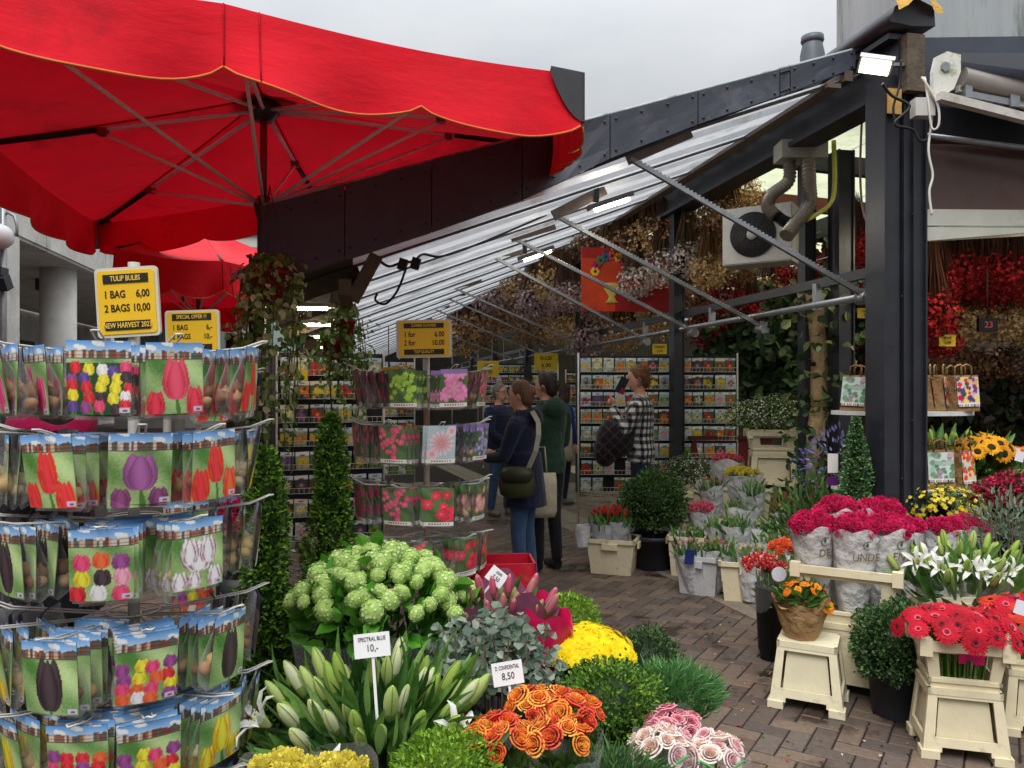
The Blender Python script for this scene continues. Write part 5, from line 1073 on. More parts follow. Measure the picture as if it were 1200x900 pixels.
        for y in (.62, .5, .38, .25, .1):
            for x in (.1, .32, .54, .76, .95): T(x+r.uniform(-.05, .05), y+r.uniform(-.03, .03), .095, .085, cs[r.integers(0, 8)])
    elif key == 'yellow': T(.2, .15, .17, .2, yel, org, False); T(.8, .15, .17, .2, yel, org, False); T(.5, .46, .24, .28, yel, c(220, 150, 30))
    elif key == 'stripe': T(.3, .4, .22, .36, c(216, 40, 120), c(236, 170, 190)); T(.75, .3, .2, .28, c(206, 30, 104), c(230, 150, 180))
    m = (U > .82) & (V < .09) & (V > .02) & (U < .97); A[m] = c(200, 190, 210); m = (U > .86) & (V < .06) & (V > .03) & (U < .94); A[m] = c(120, 60, 120)
    return np.clip(A, 0, 1)
def hash_s(s): 
    h = 7
    for ch in s: h = (h*31+ord(ch)) % 100003
    return h
def card_mesh(key, w_, h, nx, ny, fn=design, curl=.006):
    us, vs_ = np.linspace(0, 1, nx+1), np.linspace(0, 1, ny+1); UU, VV = np.meshgrid(us, vs_); U, V = UU.ravel(), VV.ravel(); A = np.clip(fn(key, U, V)*1.15, 0, .92); N_ = len(U)  # print colours multiplied up to offset the shade under the parasol
    X = (U-.5)*w_; Z = (V-1)*h; Yv = -curl*np.sin(U*PI)-curl*.6*np.sin(V*2.6+U*2)
    co = np.concatenate([np.stack([X, Yv, Z], 1), np.stack([X, Yv+.0016, Z], 1)]); f = []
    for j in range(ny):
        for i in range(nx):
            a = j*(nx+1)+i; f.append((a, a+1, a+nx+2, a+nx+1))
    back = [tuple(N_+k for k in (a, d, c_, b)) for a, b, c_, d in f[::1]]
    me = bpy.data.meshes.new('card'); me.from_pydata(co.tolist(), [], f+back); at = me.attributes.new('Col', 'FLOAT_COLOR', 'POINT')
    bk = np.tile(np.array([c(150, 150, 150)]), (N_, 1)); bk[V > .72] = c(36, 44, 84); bk[(np.sin(V*90) > .3) & (V < .7) & (U > .1) & (U < .9)] = c(110, 112, 116)
    cc_ = np.concatenate([np.concatenate([A, bk]), np.ones((2*N_, 1))], 1); at.data.foreach_set('color', cc_.astype(np.float32).ravel()); me.materials.append(M_card); me.update(); return me
PW, PH = .144, .182
def pouch_mesh(h=PH):
    mb = MB(); rows = []
    for j, (v, wd, dp) in enumerate(((0, .11, .003), (.2, .122, .012), (.45, .134, .03), (.75, .146, .05), (.95, .148, .046), (1.06, .14, .012))):
        rows.append([Vector((math.copysign(abs(math.cos(a))**.6, math.cos(a))*wd/2, .004+dp*.5+math.copysign(abs(math.sin(a))**.8, math.sin(a))*dp/2, -h*v)) for a in [2*PI*k/14 for k in range(14)]])
    mb.loft(rows, True, None, True); me = mb.mesh('pouch'); me.materials.append(M_clear); return me
def bulb_mesh(col):
    mb = MB(); mb.lathe([(.004, -.6), (.6, -.55), (1, 0), (.8, .5), (.3, .9), (.08, 1.3)], 9, col=col); me = mb.mesh('bulb'); me.materials.append(M_bulb); return me
POUCH = pouch_mesh(); BULBS = [bulb_mesh(k) for k in (c(150, 104, 66), c(176, 130, 84), c(128, 84, 56), c(196, 160, 112))]; WB = [bulb_mesh(c(206, 190, 140)), bulb_mesh(c(190, 160, 100))]
def get_card(key): return lib(('card', key), lambda: card_mesh(key, PW, PH, 56, 72))
WORDS = {'pink': 'pink tulip', 'collage': 'many coloured tulip', 'stripe': 'magenta striped tulip', 'flame': 'flame red tulip', 'flame2': 'orange red tulip', 'purple': 'purple tulip', 'black': 'black tulip', 'peony': 'white peony tulip', 'multi': 'mixed giant tulip', 'mix': 'mixed tulip', 'mix2': 'bright mixed tulip', 'yellow': 'yellow tulip',
         'greenhy': 'green hyacinth', 'pinklily': 'pink lily', 'glad': 'pink gladiolus', 'dahlia': 'white dahlia', 'redlily': 'red lily', 'magenta': 'magenta gladiolus', 'lavender': 'lilac flower', 'pinkmix': 'pink and cream flower'}
def packet(key, label, loc, rz, tilt, group, nb=4, sc=1.):
    o = thing('bulb_packet', label, 'bulb packet', loc, 0, group); o.rotation_euler = (tilt[0], tilt[1], rz); o.scale = (sc,)*3
    zj = random.uniform(-.012, .012); mk('card', get_card(key), None, o); mk('pouch', POUCH, None, o)
    bl = WB if key in ('yellow', 'dahlia', 'peony') else BULBS
    for i in range(nb): mk('bulb', random.choice(bl), None, o, (-.045+.03*(i % 4)+.015*(i//4)+random.uniform(-.006, .006), .024+random.uniform(-.006, .01), -PH*(.80-.13*(i//4)+random.uniform(-.04, .06))), (random.uniform(-.6, .6), random.uniform(-.6, .6), random.uniform(0, 6)), random.uniform(.018, .025))
    return o
TN = ['top', 'second', 'third', 'fourth', 'fifth', 'sixth']
def dirword(th):
    for lim, w_ in ((-90, 'outer left-facing'), (-55, 'left-facing'), (-24, 'front left-facing'), (-6, 'inner left-facing'), (6, 'viewer-facing'), (26, 'inner right-facing'), (56, 'front right-facing'), (80, 'right-facing'), (200, 'outer right-facing')):
        if th <= lim: return w_
def rack(label, short, px, Y, tiers, ztop, polecol, r=.33, sp=.045, base_z=0., bulbs=4, name='bulb_rack', sc=1.):
    q = G(px, Y); o = thing(name, label, 'display rack', q); view = Vector((-q.x, -q.y, 0)).normalized(); rt = Vector((-view.y, view.x, 0))
    mb = MB(); mb.tube([(0, 0, 0), (0, 0, ztop)], .016, 12, col=polecol); mk('pole', mb, M_gen, o)
    mb = MB(); mb.lathe([(.3, 0), (.3, .02), (.06, .04), (.03, .1)], 24, col=c(60, 60, 64)); mk('foot', mb, M_gen, o)
    for ti, (z, arms) in enumerate(tiers):
        mb = MB(); mb.tube([(.125*math.cos(a), .125*math.sin(a), z-.035) for a in [2*PI*k/28 for k in range(28)]], .0028, 5, closed=True); mk('wire_ring', mb, M_wire, o)
        mb = MB(); mb.tube([(.07*math.cos(a), .07*math.sin(a), z-.02) for a in [2*PI*k/20 for k in range(20)]], .0028, 5, closed=True); mk('wire_ring', mb, M_wire, o)
        for th, n, key, r1 in arms:
            a = math.radians(th); d = view*math.cos(a)+rt*math.sin(a); s_ = Vector((-d.y, d.x, 0))*.011; up = random.uniform(.0, .02)
            p0 = Vector((0, 0, z-.03))+d*.02; p1 = Vector((0, 0, z))+d*(r1*.9); p2 = Vector((0, 0, z+.012+up))+d*(r1+.02)
            mb = MB(); mb.tube([p0+s_, p1+s_, p2+s_*.8, p2+d*.012, p2-s_*.8, p1-s_, p0-s_], .0026, 6); mk('hook_arm', mb, M_wire, o)
            for i in range(n):
                rr = r1-.008-i*sp*random.uniform(.85, 1.1); zz = z-.004+(.012 if i == 0 else 0)*.5
                packet(key, f'{WORDS[key]} bulb packet, {ORD[i]} along {dirword(th)} hook, {TN[ti]} tier, {short}', q+Vector((0, 0, zz))+d*rr, math.atan2(d.y, d.x)+PI/2+random.uniform(-.09, .09), (random.uniform(-.04, .10)+(.10 if i == 0 else 0), random.uniform(-.04, .04)), f'bulb packets on the {short}', bulbs, sc)
    return o
def price_sign(label, px, py, Y, w_, h, lines, tilt=0., yaw=0., tail=.1, board=c(238, 190, 36)):
    q = P(px, py, Y); o = thing('price_sign', label, 'sign', q); o.rotation_euler = (0, tilt, yaw)
    def rr(mb, w2, h2, y0, y1, rad, col):
        pts = []
        for cx, cz, a0 in ((w2/2-rad, h2/2-rad, 0), (-w2/2+rad, h2/2-rad, 90), (-w2/2+rad, -h2/2+rad, 180), (w2/2-rad, -h2/2+rad, 270)):
            for k in range(5): a = math.radians(a0+k*22.5); pts.append((cx+rad*math.cos(a), cz+rad*math.sin(a)))
        mb.loft([[Vector((x, y0, z)) for x, z in pts], [Vector((x, y1, z)) for x, z in pts]], True, col, False)
    mb = MB(); rr(mb, w_, h, -.004, .006, .012, c(206, 202, 184)); mk('frame', mb, M_sign, o)
    mb = MB(); rr(mb, w_*.91, h*.91, -.0065, -.002, .009, board); mk('panel', mb, M_sign, o)
    mb = MB(); mb.beam((0, .014, -h/2-tail), (0, .014, h*.3), .022, .008, (0, 1, 0), c(150, 150, 148)); mk('bracket', mb, M_gen, o)
    for kind, z, hh, a_, b_ in lines:
        if kind == 'bar':
            mb = MB(); mb.box((0, -.0075, z*h), (w_*.72, .002, hh*h), col=c(34, 32, 30)); mk('bar', mb, M_sign, o)
            text(a_, hh*h*.82, (0, -.0092, z*h), o, c(232, 196, 90), bold=.012, sx=.72)
        else:
            text(a_, hh*h, (-w_*.36, -.0072, z*h), o, c(26, 24, 22), bold=.016, sx=.76, align='LEFT'); text(b_, hh*h, (w_*.37, -.0072, z*h), o, c(26, 24, 22), bold=.016, sx=.76, align='RIGHT')
    return o
rack('tall carousel of tulip bulb packets under the TULIP BULBS sign', 'near bulb rack', 157, 2.2, [
    (1.715, [(-104, 5, 'stripe', .36), (-68, 4, 'stripe', .36), (-14, 3, 'collage', .33), (17, 4, 'pink', .33), (64, 5, 'flame2', .35), (100, 5, 'mix', .35)]),
    (1.485, [(-110, 5, 'peony', .36), (-82, 5, 'peony', .36), (-36, 5, 'flame', .34), (3, 3, 'purple', .33), (37, 4, 'flame2', .33), (82, 4, 'yellow', .35)]),
    (1.255, [(-96, 5, 'mix', .36), (-62, 4, 'black', .34), (-12, 6, 'multi', .35), (28, 5, 'peony', .33), (84, 5, 'peony', .35)]),
    (.985, [(-108, 4, 'black', .36), (-72, 4, 'yellow', .36), (-33, 6, 'black', .35), (6, 4, 'mix2', .33), (46, 4, 'black', .34), (88, 4, 'mix', .34)]),
    (.77, [(-96, 5, 'yellow', .35), (-62, 4, 'yellow', .34), (-24, 4, 'mix', .32), (6, 6, 'mix2', .35), (40, 5, 'yellow', .34), (74, 5, 'yellow', .35)]),
    (.54, [(-40, 2, 'mix', .33), (10, 3, 'pink', .33), (50, 3, 'yellow', .33)])], 1.96, c(170, 168, 160), bulbs=7)
price_sign('yellow TULIP BULBS price sign on top of near bulb rack', 150, 354, 2.18, .178, .198, [('bar', .335, .13, 'TULIP BULBS', 0), ('row', .11, .15, '1 BAG', '6,00'), ('row', -.09, .15, '2 BAGS', '10,00'), ('bar', -.335, .13, 'NEW HARVEST 2023', 0)], -.06, .0)
rack('carousel of bulb packets under the SPECIAL OFFER sign', 'special offer rack', 196, 3.15, [
    (1.66, [(30, 2, 'flame2', .36), (70, 3, 'peony', .36), (100, 3, 'pink', .36)]), (1.42, [(20, 2, 'purple', .3), (60, 3, 'yellow', .36), (95, 3, 'peony', .36)]), (1.17, [(15, 2, 'mix', .3), (60, 3, 'flame', .35)]), (.92, [(20, 2, 'mix2', .3), (70, 2, 'pink', .33)])], 1.78, c(170, 168, 160), bulbs=3)
price_sign('yellow SPECIAL OFFER price sign behind the near bulb rack', 226, 389, 2.9, .205, .165, [('bar', .34, .15, 'SPECIAL OFFER !!!', 0), ('row', .10, .17, '1 BAG', '6,-'), ('row', -.11, .17, '2 BAGS', '10,-'), ('bar', -.36, .15, 'TOP QUALITY', 0)], -.03)
rack('carousel of summer flower bulbs under the SUMMER FLOWERS sign', 'summer flower rack', 500, 4.0, [
    (1.69, [(-104, 5, 'dahlia', .38), (-76, 5, 'magenta', .38), (-20, 4, 'greenhy', .35), (22, 4, 'pinklily', .36), (68, 5, 'glad', .33), (96, 4, 'magenta', .31)]),
    (1.42, [(-104, 5, 'dahlia', .38), (-74, 5, 'glad', .38), (-28, 4, 'glad', .36), (12, 3, 'dahlia', .36), (62, 5, 'lavender', .33), (92, 4, 'lavender', .31)]),
    (1.12, [(-100, 5, 'magenta', .38), (-68, 5, 'magenta', .37), (-26, 4, 'glad', .35), (10, 3, 'redlily', .36), (60, 5, 'pinkmix', .33), (90, 4, 'pinkmix', .31)]),
    (.86, [(-60, 3, 'dahlia', .36), (-10, 3, 'glad', .34), (40, 4, 'redlily', .34), (75, 3, 'redlily', .32)])], 1.76, c(186, 170, 150), bulbs=2, sc=1.0)
price_sign('yellow SUMMER FLOWERS price sign above the summer flower rack', 497, 397, 3.95, .285, .195, [('bar', .345, .13, 'SUMMER FLOWERS', 0), ('row', .11, .20, '1 for', '6.00'), ('row', -.11, .20, '2 for', '10.00'), ('bar', -.345, .14, 'TOP QUALITY', 0)], -.02)
# ================================================================== wire rack of seed packets
SEEDC = [('yellow', c(230, 190, 40)), ('orange', c(228, 120, 40)), ('red', c(200, 40, 50)), ('pink', c(226, 120, 150)), ('white', c(226, 222, 214)), ('purple', c(120, 80, 140)), ('crimson', c(150, 30, 50)), ('cream', c(230, 214, 160)), ('green', c(120, 160, 70))]
def seed_paint(key, U, V):
    r = np.random.default_rng(hash_s(key)); col = np.array(dict(SEEDC)[key[:-1]]); A = np.zeros((len(U), 3)); bgc = [c(96, 124, 76), c(150, 170, 140), c(70, 90, 70), c(176, 190, 200), c(60, 70, 56)][r.integers(0, 5)]; A[:] = np.array(bgc)*(.7+.5*r.random((len(U), 1)))
    for i in range((1, 4, 9)[r.integers(0, 3)]):
        x0, y0, rr = (.5, .42, .36) if i == 0 else (r.uniform(.1, .9), r.uniform(.08, .7), r.uniform(.12, .24)); x, y = U-x0, (V-y0)*1.25; rad = np.hypot(x, y); th = np.arctan2(y, x); m = rad < rr*(.78+.22*np.cos(th*r.integers(4, 12)+i)); A[m] = (col*r.uniform(.75, 1.2)*(.7+.45*r.random((len(U), 1))))[m]; A[rad < rr*.22] = [c(150, 110, 40), c(60, 40, 24), c(216, 180, 60)][r.integers(0, 3)]
    hd = r.uniform(.74, .86); A[V > hd] = [c(206, 220, 232), c(236, 234, 226), c(190, 206, 224), c(226, 216, 190)][r.integers(0, 4)]; m = (V > hd+.05) & (V < hd+.10) & (U > .15) & (U < .85) & (np.sin(U*60) > -.3); A[m] = c(70, 80, 100); return np.clip(A, 0, 1)
SW, SH = .112, .15
def wire_rack(label, px, Y, nx, ny, z0, dz, rz=0., full=True, short='wire rack'):
    q = G(px, Y); o = thing('wire_rack', label, 'display rack', q, rz); Wd = nx*.122; mb = MB()
    for x in (-Wd/2-.02, Wd/2+.02): mb.tube([(x, 0, 0), (x, 0, z0+ny*dz+.03)], .010, 8); mb.tube([(x, -.2, .02), (x, .2, .02)], .010, 8)
    mk('frame', mb, M_wire, o); mb = MB(); mb.box((0, .03, z0+ny*dz/2), (Wd+.04, .02, ny*dz), col=c(30, 30, 34)); mk('back_panel', mb, M_gen, o)
    Rm = Matrix.Rotation(rz, 3, 'Z'); allp = MB()
    for j in range(ny):
        z = z0+(ny-1-j)*dz; mb = MB()
        for zz in (z+.01, z+.055): mb.tube([(-Wd/2, -.055, zz), (Wd/2, -.055, zz)], .003, 5)
        for i in range(nx*3+1): x = -Wd/2+i*Wd/(nx*3); mb.tube([(x, .0, z+.005), (x, -.055, z+.005), (x, -.055, z+.058)], .0018, 4)
        mk('wire_shelf', mb, M_wire, o)
        for i in range(nx):
            key, col = SEEDC[(i*5+j*3+(i*j) % 4+random.randint(0, 2)) % 9] if not (j < 5 and 2 <= i <= 5) else SEEDC[random.choice((0, 1, 0, 4, 2))]
            vk = key+str(random.randint(0, 4)); loc = Vector((-Wd/2+(i+.5)*Wd/nx+random.uniform(-.008, .008), -.035-random.uniform(0, .012), z+.012+SH))
            if full:
                if random.random() < .04: continue
                pk = tag(mk('seed_packet', lib(('seed', vk), lambda: card_mesh(vk, SW, SH, 11, 15, seed_paint, .002)), None, None, q+Rm @ loc, (random.uniform(.0, .12), random.uniform(-.05, .05), rz+random.uniform(-.08, .08))), f'{key} flower seed packet, {ORD[i]} from its near end, {ORD[j]} row of {short}', 'seed packet', f'seed packets on the {short}')
            else:
                gu, gv = np.meshgrid((np.arange(6)+.5)/6, (np.arange(8)+.5)/8); pc_ = seed_paint(vk, gu.ravel(), gv.ravel())
                for jj in range(8):
                    for ii in range(6):
                        x0, z0_ = loc.x+(ii/6-.5)*SW, loc.z-SH+jj/8*SH; yy = loc.y; allp.add([(x0, yy, z0_), (x0+SW/6, yy, z0_), (x0+SW/6, yy, z0_+SH/8), (x0, yy, z0_+SH/8)], [(0, 1, 2, 3)], tuple(pc_[jj*6+ii]), False)
                allp.box(loc-Vector((0, -.006, SH/2)), (SW, .006, SH), col=c(120, 120, 124))
    if not full: tag(mk('packets', allp, M_card, o), kind='stuff')
    return o
wire_rack('white wire rack full of flower seed packets behind the man in checked shirt', 771, 8.45, 14, 8, .46, .187)
wire_rack('distant wire rack of packets at the far end of lane', 610, 15.5, 12, 8, .5, .2, 0., False)
wire_rack('wire rack of packets in shade behind the boxwood spires', 388, 6.6, 7, 8, .3, .2, .25, True, 'shaded rack')
wire_rack('dim wire rack of packets along the shop wall', 440, 10.5, 9, 8, .4, .2, .5, False)
wire_rack('wire rack of packets beside the deep end of stalls', 700, 13.5, 9, 7, .5, .2, -.3, False)
for k, (px, py, Y, w_, l) in enumerate(((773, 409, 8.2, .15, 'small yellow sign hanging above the seed packet rack'), (455, 436, 4.6, .08, 'small yellow tag behind the summer flower rack'), (470, 434, 4.5, .08, 'second small yellow tag behind summer flower rack'), (1013, 367, 5.6, .1, 'yellow price sign half hidden by the double post'), (1110, 399, 6.6, .14, 'dim yellow sign hanging among dried flowers'), (572, 432, 12., .34, 'distant yellow sign above the people'), (640, 424, 13., .4, 'distant yellow sign near the end wall'), (352, 440, 6.3, .12, 'yellow tag on the rack behind the spires'))):
    q = P(px, py, Y); o = thing('price_sign', l, 'sign', q); mb = MB(); mb.box((0, 0, 0), (w_, .008, w_*.72), col=c(214, 180, 40)); mk('panel', mb, M_sign, o)
    text(['NURSERY', '6.-', '8.-', '1 BAG', 'SEEDS', 'SALE', 'BULBS', '5.-'][k], w_*.22, (0, -.006, w_*.15), o, c(30, 26, 20), bold=.01, sx=.8); text(['2.50', '', '', '2', '3.00', '5.00', '6.00', ''][k] or '1', w_*.24, (0, -.006, -w_*.15), o, c(30, 26, 20), bold=.01)
    mb = MB(); mb.tube([(0, .008, w_*.3), (0, .008, w_*.3+.25)], .003, 5, col=c(60, 60, 60)); mk('hanger', mb, M_gen, o)
# ================================================================== people
def remeshed(mb, voxel, m_, name, parent, colfn=None, smooth=2):
    me = mb.mesh('tmp'); o = bpy.data.objects.new('tmp', me); COL.objects.link(o)
    md = o.modifiers.new('r', 'REMESH'); md.mode = 'VOXEL'; md.voxel_size = voxel
    ms = o.modifiers.new('s', 'SMOOTH'); ms.iterations = smooth; ms.factor = .5
    new = bpy.data.meshes.new_from_object(o.evaluated_get(bpy.context.evaluated_depsgraph_get()))
    kd_ = kdtree.KDTree(len(mb.f)); cols = []
    for i, (f, k) in enumerate(zip(mb.f, mb.c)):
        q = Vector((0, 0, 0))
        for j in f: q += Vector(mb.v[j])
        kd_.insert(q/len(f), i); cols.append(k)
    kd_.balance(); bpy.data.objects.remove(o); bpy.data.meshes.remove(me)
    n = len(new.vertices); out_ = np.ones((n, 4), np.float32)
    for i, v in enumerate(new.vertices):
        k = cols[kd_.find(v.co)[1]]; 
        if colfn: k = colfn(v.co, k)
        out_[i, :3] = k
    for a in list(new.attributes):
        if a.name == 'Col': new.attributes.remove(a)
    at = new.attributes.new('Col', 'FLOAT_COLOR', 'POINT'); at.data.foreach_set('color', out_.ravel())
    new.polygons.foreach_set('use_smooth', [True]*len(new.polygons)); new.materials.clear(); new.name = name
    return mk(name, new, m_, parent)
SKIN = c(216, 164, 138)
def dens(a, b, n=6): return [Vector(a).lerp(Vector(b), i/n) for i in range(n+1)]
def limb(mb, pts, rs, col, n=10):
    P_, R_ = [], []
    for i in range(len(pts)-1):
        for k in range(6): u = k/6; P_.append(Vector(pts[i]).lerp(Vector(pts[i+1]), u)); R_.append(rs[i]+(rs[i+1]-rs[i])*u)
    P_.append(Vector(pts[-1])); R_.append(rs[-1]); mb.tube(P_, R_, n, True, col)
def torso(mb, rings, col, n=22):
    out_ = []
    for i in range(len(rings)-1):
        a, b = rings[i], rings[i+1]
        for k in range(3): out_.append([a[j]+(b[j]-a[j])*k/3 for j in range(5)])
    out_.append(rings[-1]); mb.loft([[Vector((cx+dx*math.cos(2*PI*k/n), cy_+wy*math.sin(2*PI*k/n), z)) for k in range(n)] for z, cx, cy_, dx, wy in out_], True, col)
def hand(mb, w_, d, col, curl=.5, side=1):
    d = Vector(d).normalized(); s_ = d.cross(Vector((0, 0, 1)) if abs(d.z) < .9 else Vector((1, 0, 0))).normalized(); u = s_.cross(d); w_ = Vector(w_)
    mb.ell(w_+d*.045, (.042, .042, .042), 8, 6, col)
    for i in range(4):
        b = w_+d*.08+s_*(-.03+.02*i); L_ = (.055, .065, .06, .045)[i]; mb.tube([b, b+d*L_*.5, b+d*L_*.8+u*curl*.03*side, b+d*L_*.85+u*curl*.05*side], .009, 6, True, col)
    b = w_+d*.035+s_*.04; mb.tube([b, b+d*.03+s_*.022, b+d*.06+s_*.02], .010, 6, True, col)
def person(label, loc, rz, h, top, legs, shoe, arms, head_turn=0., head_tilt=0., coat=None, legpose=((0, .02), (0, -.02)), hair=c(70, 48, 34), hairstyle='short', lean=0., hood=None, colfn=None, bulk=1., skin=SKIN, glasses=False, voxel=.0105):
    o = thing('person', label, 'person', loc, rz); k = h/1.75; o.scale = (k, k, k); mb = MB(); B = bulk
    torso(mb, [(.86, 0, 0, .115*B, .165*B), (.96, 0, 0, .125*B, .178*B), (1.08, .01, 0, .115*B, .16*B), (1.22, .015+lean*.3, 0, .125*B, .178*B), (1.34, .01+lean*.7, 0, .125*B, .19*B), (1.42, -.005+lean, 0, .10*B, .17*B), (1.47, -.01+lean, 0, .065, .09)], top)
    if coat: torso(mb, [(coat[0], -.01, 0, .17*B, .205*B), (coat[0]+.12, -.005, 0, .165*B, .2*B), (.98, 0, 0, .15*B, .188*B), (1.15, .01, 0, .142*B, .182*B)], coat[1])
    limb(mb, [(-.01+lean, 0, 1.45), (.012+lean, 0, 1.55)], (.055, .052), skin)
    for s_, (fx, ky) in zip((1, -1), legpose):
        limb(mb, [(0, s_*.085, .93), (.02+fx*.5, s_*.088, .50), (fx*.8-.01, s_*.09, .10)], (.095*B, .066, .05), legs)
        limb(mb, [(fx*.8-.03, s_*.09, .055), (fx*.8+.06, s_*.098, .05), (fx*.8+.15, s_*.105, .04)], (.048, .044, .035), shoe)
    for s_, (el, wr, fd_) in zip((1, -1), arms):
        sh_ = Vector((-.005+lean, s_*.185*B, 1.40)); el, wr = Vector(el), Vector(wr); sh2 = sh_+Vector((0, -s_*.03, .0)); limb(mb, [sh2, sh_+(el-sh_)*.15, el, wr], (.07*B, .064*B, .05*B, .036*B), top)
        if fd_ is not None: hand(mb, wr+(wr-el).normalized()*.01, fd_, skin)
    if hood: mb.ell((-.10+lean, 0, 1.43), (.085, .13, .10), 14, 8, hood); mb.ell((-.02+lean, 0, 1.47), (.10, .11, .045), 14, 6, hood)
    R_ = Matrix.Rotation(head_turn, 3, 'Z') @ Matrix.Rotation(head_tilt, 3, 'Y'); hc = Vector((.02+lean, 0, 1.63))
    def H(x, y, z): return hc+R_ @ Vector((x, y, z))
    mb.ell(hc, (.095, .076, .115), 18, 12, skin, R_); mb.ell(H(.03, 0, -.06), (.066, .055, .058), 12, 8, skin, R_)
    mb.tube([H(.088, 0, .015), H(.108, 0, -.018), H(.092, 0, -.03)], (.009, .014, .010), 8, True, skin); mb.ell(H(.084, 0, -.068), (.014, .022, .006), 8, 5, c(170, 92, 84), R_)
    for s_ in (1, -1): mb.ell(H(-.005, s_*.077, -.008), (.018, .009, .03), 8, 6, skin, R_)
    body = remeshed(mb, voxel, M_cloth, 'body', o, colfn)
    e = MB()
    for s_ in (1, -1): e.ell(H(.083, s_*.03, .012), (.009, .014, .007), 8, 5, c(60, 44, 38), R_); e.box(H(.087, s_*.03, .032), (.006, .03, .006), R_, hair)
    tag(mk('eyes', e, M_skin, o), kind='stuff')
    if glasses:
        e = MB()
        for s_ in (1, -1): e.tube([H(.105, s_*(.032+.024*math.cos(a)), .012+.017*math.sin(a)) for a in [2*PI*i/12 for i in range(12)]], .0028, 5, closed=True, col=c(24, 24, 26)); e.tube([H(.10, s_*.056, .016), H(.0, s_*.082, .012)], .0026, 5, col=c(24, 24, 26))
        mk('glasses', e, M_gen, o)
    hb = MB(); hb.ell(H(-.016, 0, .028), (.100, .086, .105), 18, 10, hair, R_); hb.ell(H(-.05, 0, -.02), (.068, .08, .09), 14, 8, hair, R_)
    if hairstyle == 'bun': hb.ell(H(-.10, 0, .02), (.05, .05, .055), 12, 8, hair, R_); hb.ell(H(-.05, 0, -.03), (.06, .08, .07), 12, 8, hair, R_)
    if hairstyle == 'long':
        hb.ell(H(-.06, 0, -.10), (.055, .085, .14), 14, 8, hair, R_)
        for s_ in (1, -1): hb.ell(H(-.0, s_*.068, -.08), (.045, .026, .12), 10, 8, hair, R_)
    # carve the face clear: hair sits behind and above the forehead line
    for i, v in enumerate(hb.v):
        q = R_.transposed() @ (Vector(v)-hc)
        if q.x > .045 and q.z < .065: q.x = .045-(.065-q.z)*.25; hb.v[i] = tuple(hc+R_ @ q)
    remeshed(hb, .011, M_hair, 'hair', o, lambda co, k_: tuple(x*(.8+.4*abs(math.sin(co.x*160+co.z*60+co.y*90))) for x in k_), 1)
    # loose strands over the hair mass
    n = 420; d = rdir(n); ctr_ = np.array([-.02, 0, .02]); p = d*np.array([.104, .09, .109])+ctr_; keep = ~((p[:, 0] > .03) & (p[:, 2] < .075)) & (p[:, 2] > -.085); p, d = p[keep], d[keep]; m = len(p)
    fl = np.cross(d, np.cross(np.tile([-.55, 0, -.75], (m, 1)), d))+RNG.normal(0, .22, (m, 3)); Rn = np.array(R_); b = LB(); b.leaves(p @ Rn.T+np.array(hc), fl @ Rn.T, d @ Rn.T, RNG.uniform(.04, .085, m), RNG.uniform(.003, .007, m), mixc([hair, tuple(x*1.5 for x in hair), tuple(x*.7 for x in hair)], m, .3), bend=.12); tag(mk('hair_strands', b, M_hair, o), kind='stuff')
    return o
NAVY = c(30, 36, 60); JEAN = c(62, 88, 122); DJ = c(36, 46, 66); BLK = c(26, 26, 30); GRN = c(38, 64, 50)
def puffer(co, k):
    if co.z > .9 and k == PUF: return tuple(x*(.62+.5*abs(math.sin(co.z*62))) for x in k)
    return k
PUF = c(38, 44, 72)
def plaid(co, k):
    if k == PLD:
        a = math.sin((co.x+co.y*1.0)*95) > 0; b = math.sin(co.z*95) > 0
        return c(222, 220, 214) if a and b else (c(24, 24, 28) if not a and not b else c(98, 98, 100))
    return k
PLD = c(120, 120, 122)
# woman in the navy coat, facing left along the lane
pw = G(614, 6.15)
person('woman in a navy coat and jeans with olive shoulder bag', pw, PI-.25, 1.66, NAVY, JEAN, BLK, [((.12, .22, 1.12), (.30, .12, 1.10), (1, -.3, .1)), ((.10, -.23, 1.13), (.28, -.10, 1.12), (1, .3, .1))], .05, .12, (.70, NAVY), ((.02, 0), (-.05, 0)), c(104, 74, 50), 'bun', .02, c(24, 28, 48), bulk=1.08)
bg_ = thing('handbag', 'olive green shoulder bag worn across the navy coat', 'handbag', pw+Vector((-.06, -.26, .78)), -.15)
mb = MB(); mb.loft([[Vector((w_*math.cos(a), d*math.sin(a), z)) for a in [2*PI*k/16 for k in range(16)]] for z, w_, d in ((-.02, .08, .03), (0, .125, .05), (.08, .145, .06), (.17, .135, .05), (.21, .10, .03), (.22, .06, .015))], col=c(62, 66, 38)); mk('bag_body', mb, mat('leather', .45, .4, var=.2), bg_)
mb = MB(); mb.loft([[Vector((w_*math.cos(a), -.02+d*math.sin(a), z)) for a in [2*PI*k/16 for k in range(16)]] for z, w_, d in ((.10, .11, .048), (.16, .137, .052), (.215, .105, .04))], col=c(50, 54, 32)); mk('flap', mb, MATS['leather'], bg_)
mb = MB(); sp_ = [(.09, -.02, .2), (.15, -.03, .34), (.17, .0, .46), (.16, .06, .56), (.10, .16, .64)]
for a, b in zip(sp_, sp_[1:]): mb.beam(a, b, .038, .006, (.3, -1, 0), c(150, 148, 128))
mk('strap', mb, MATS['leather'], bg_)
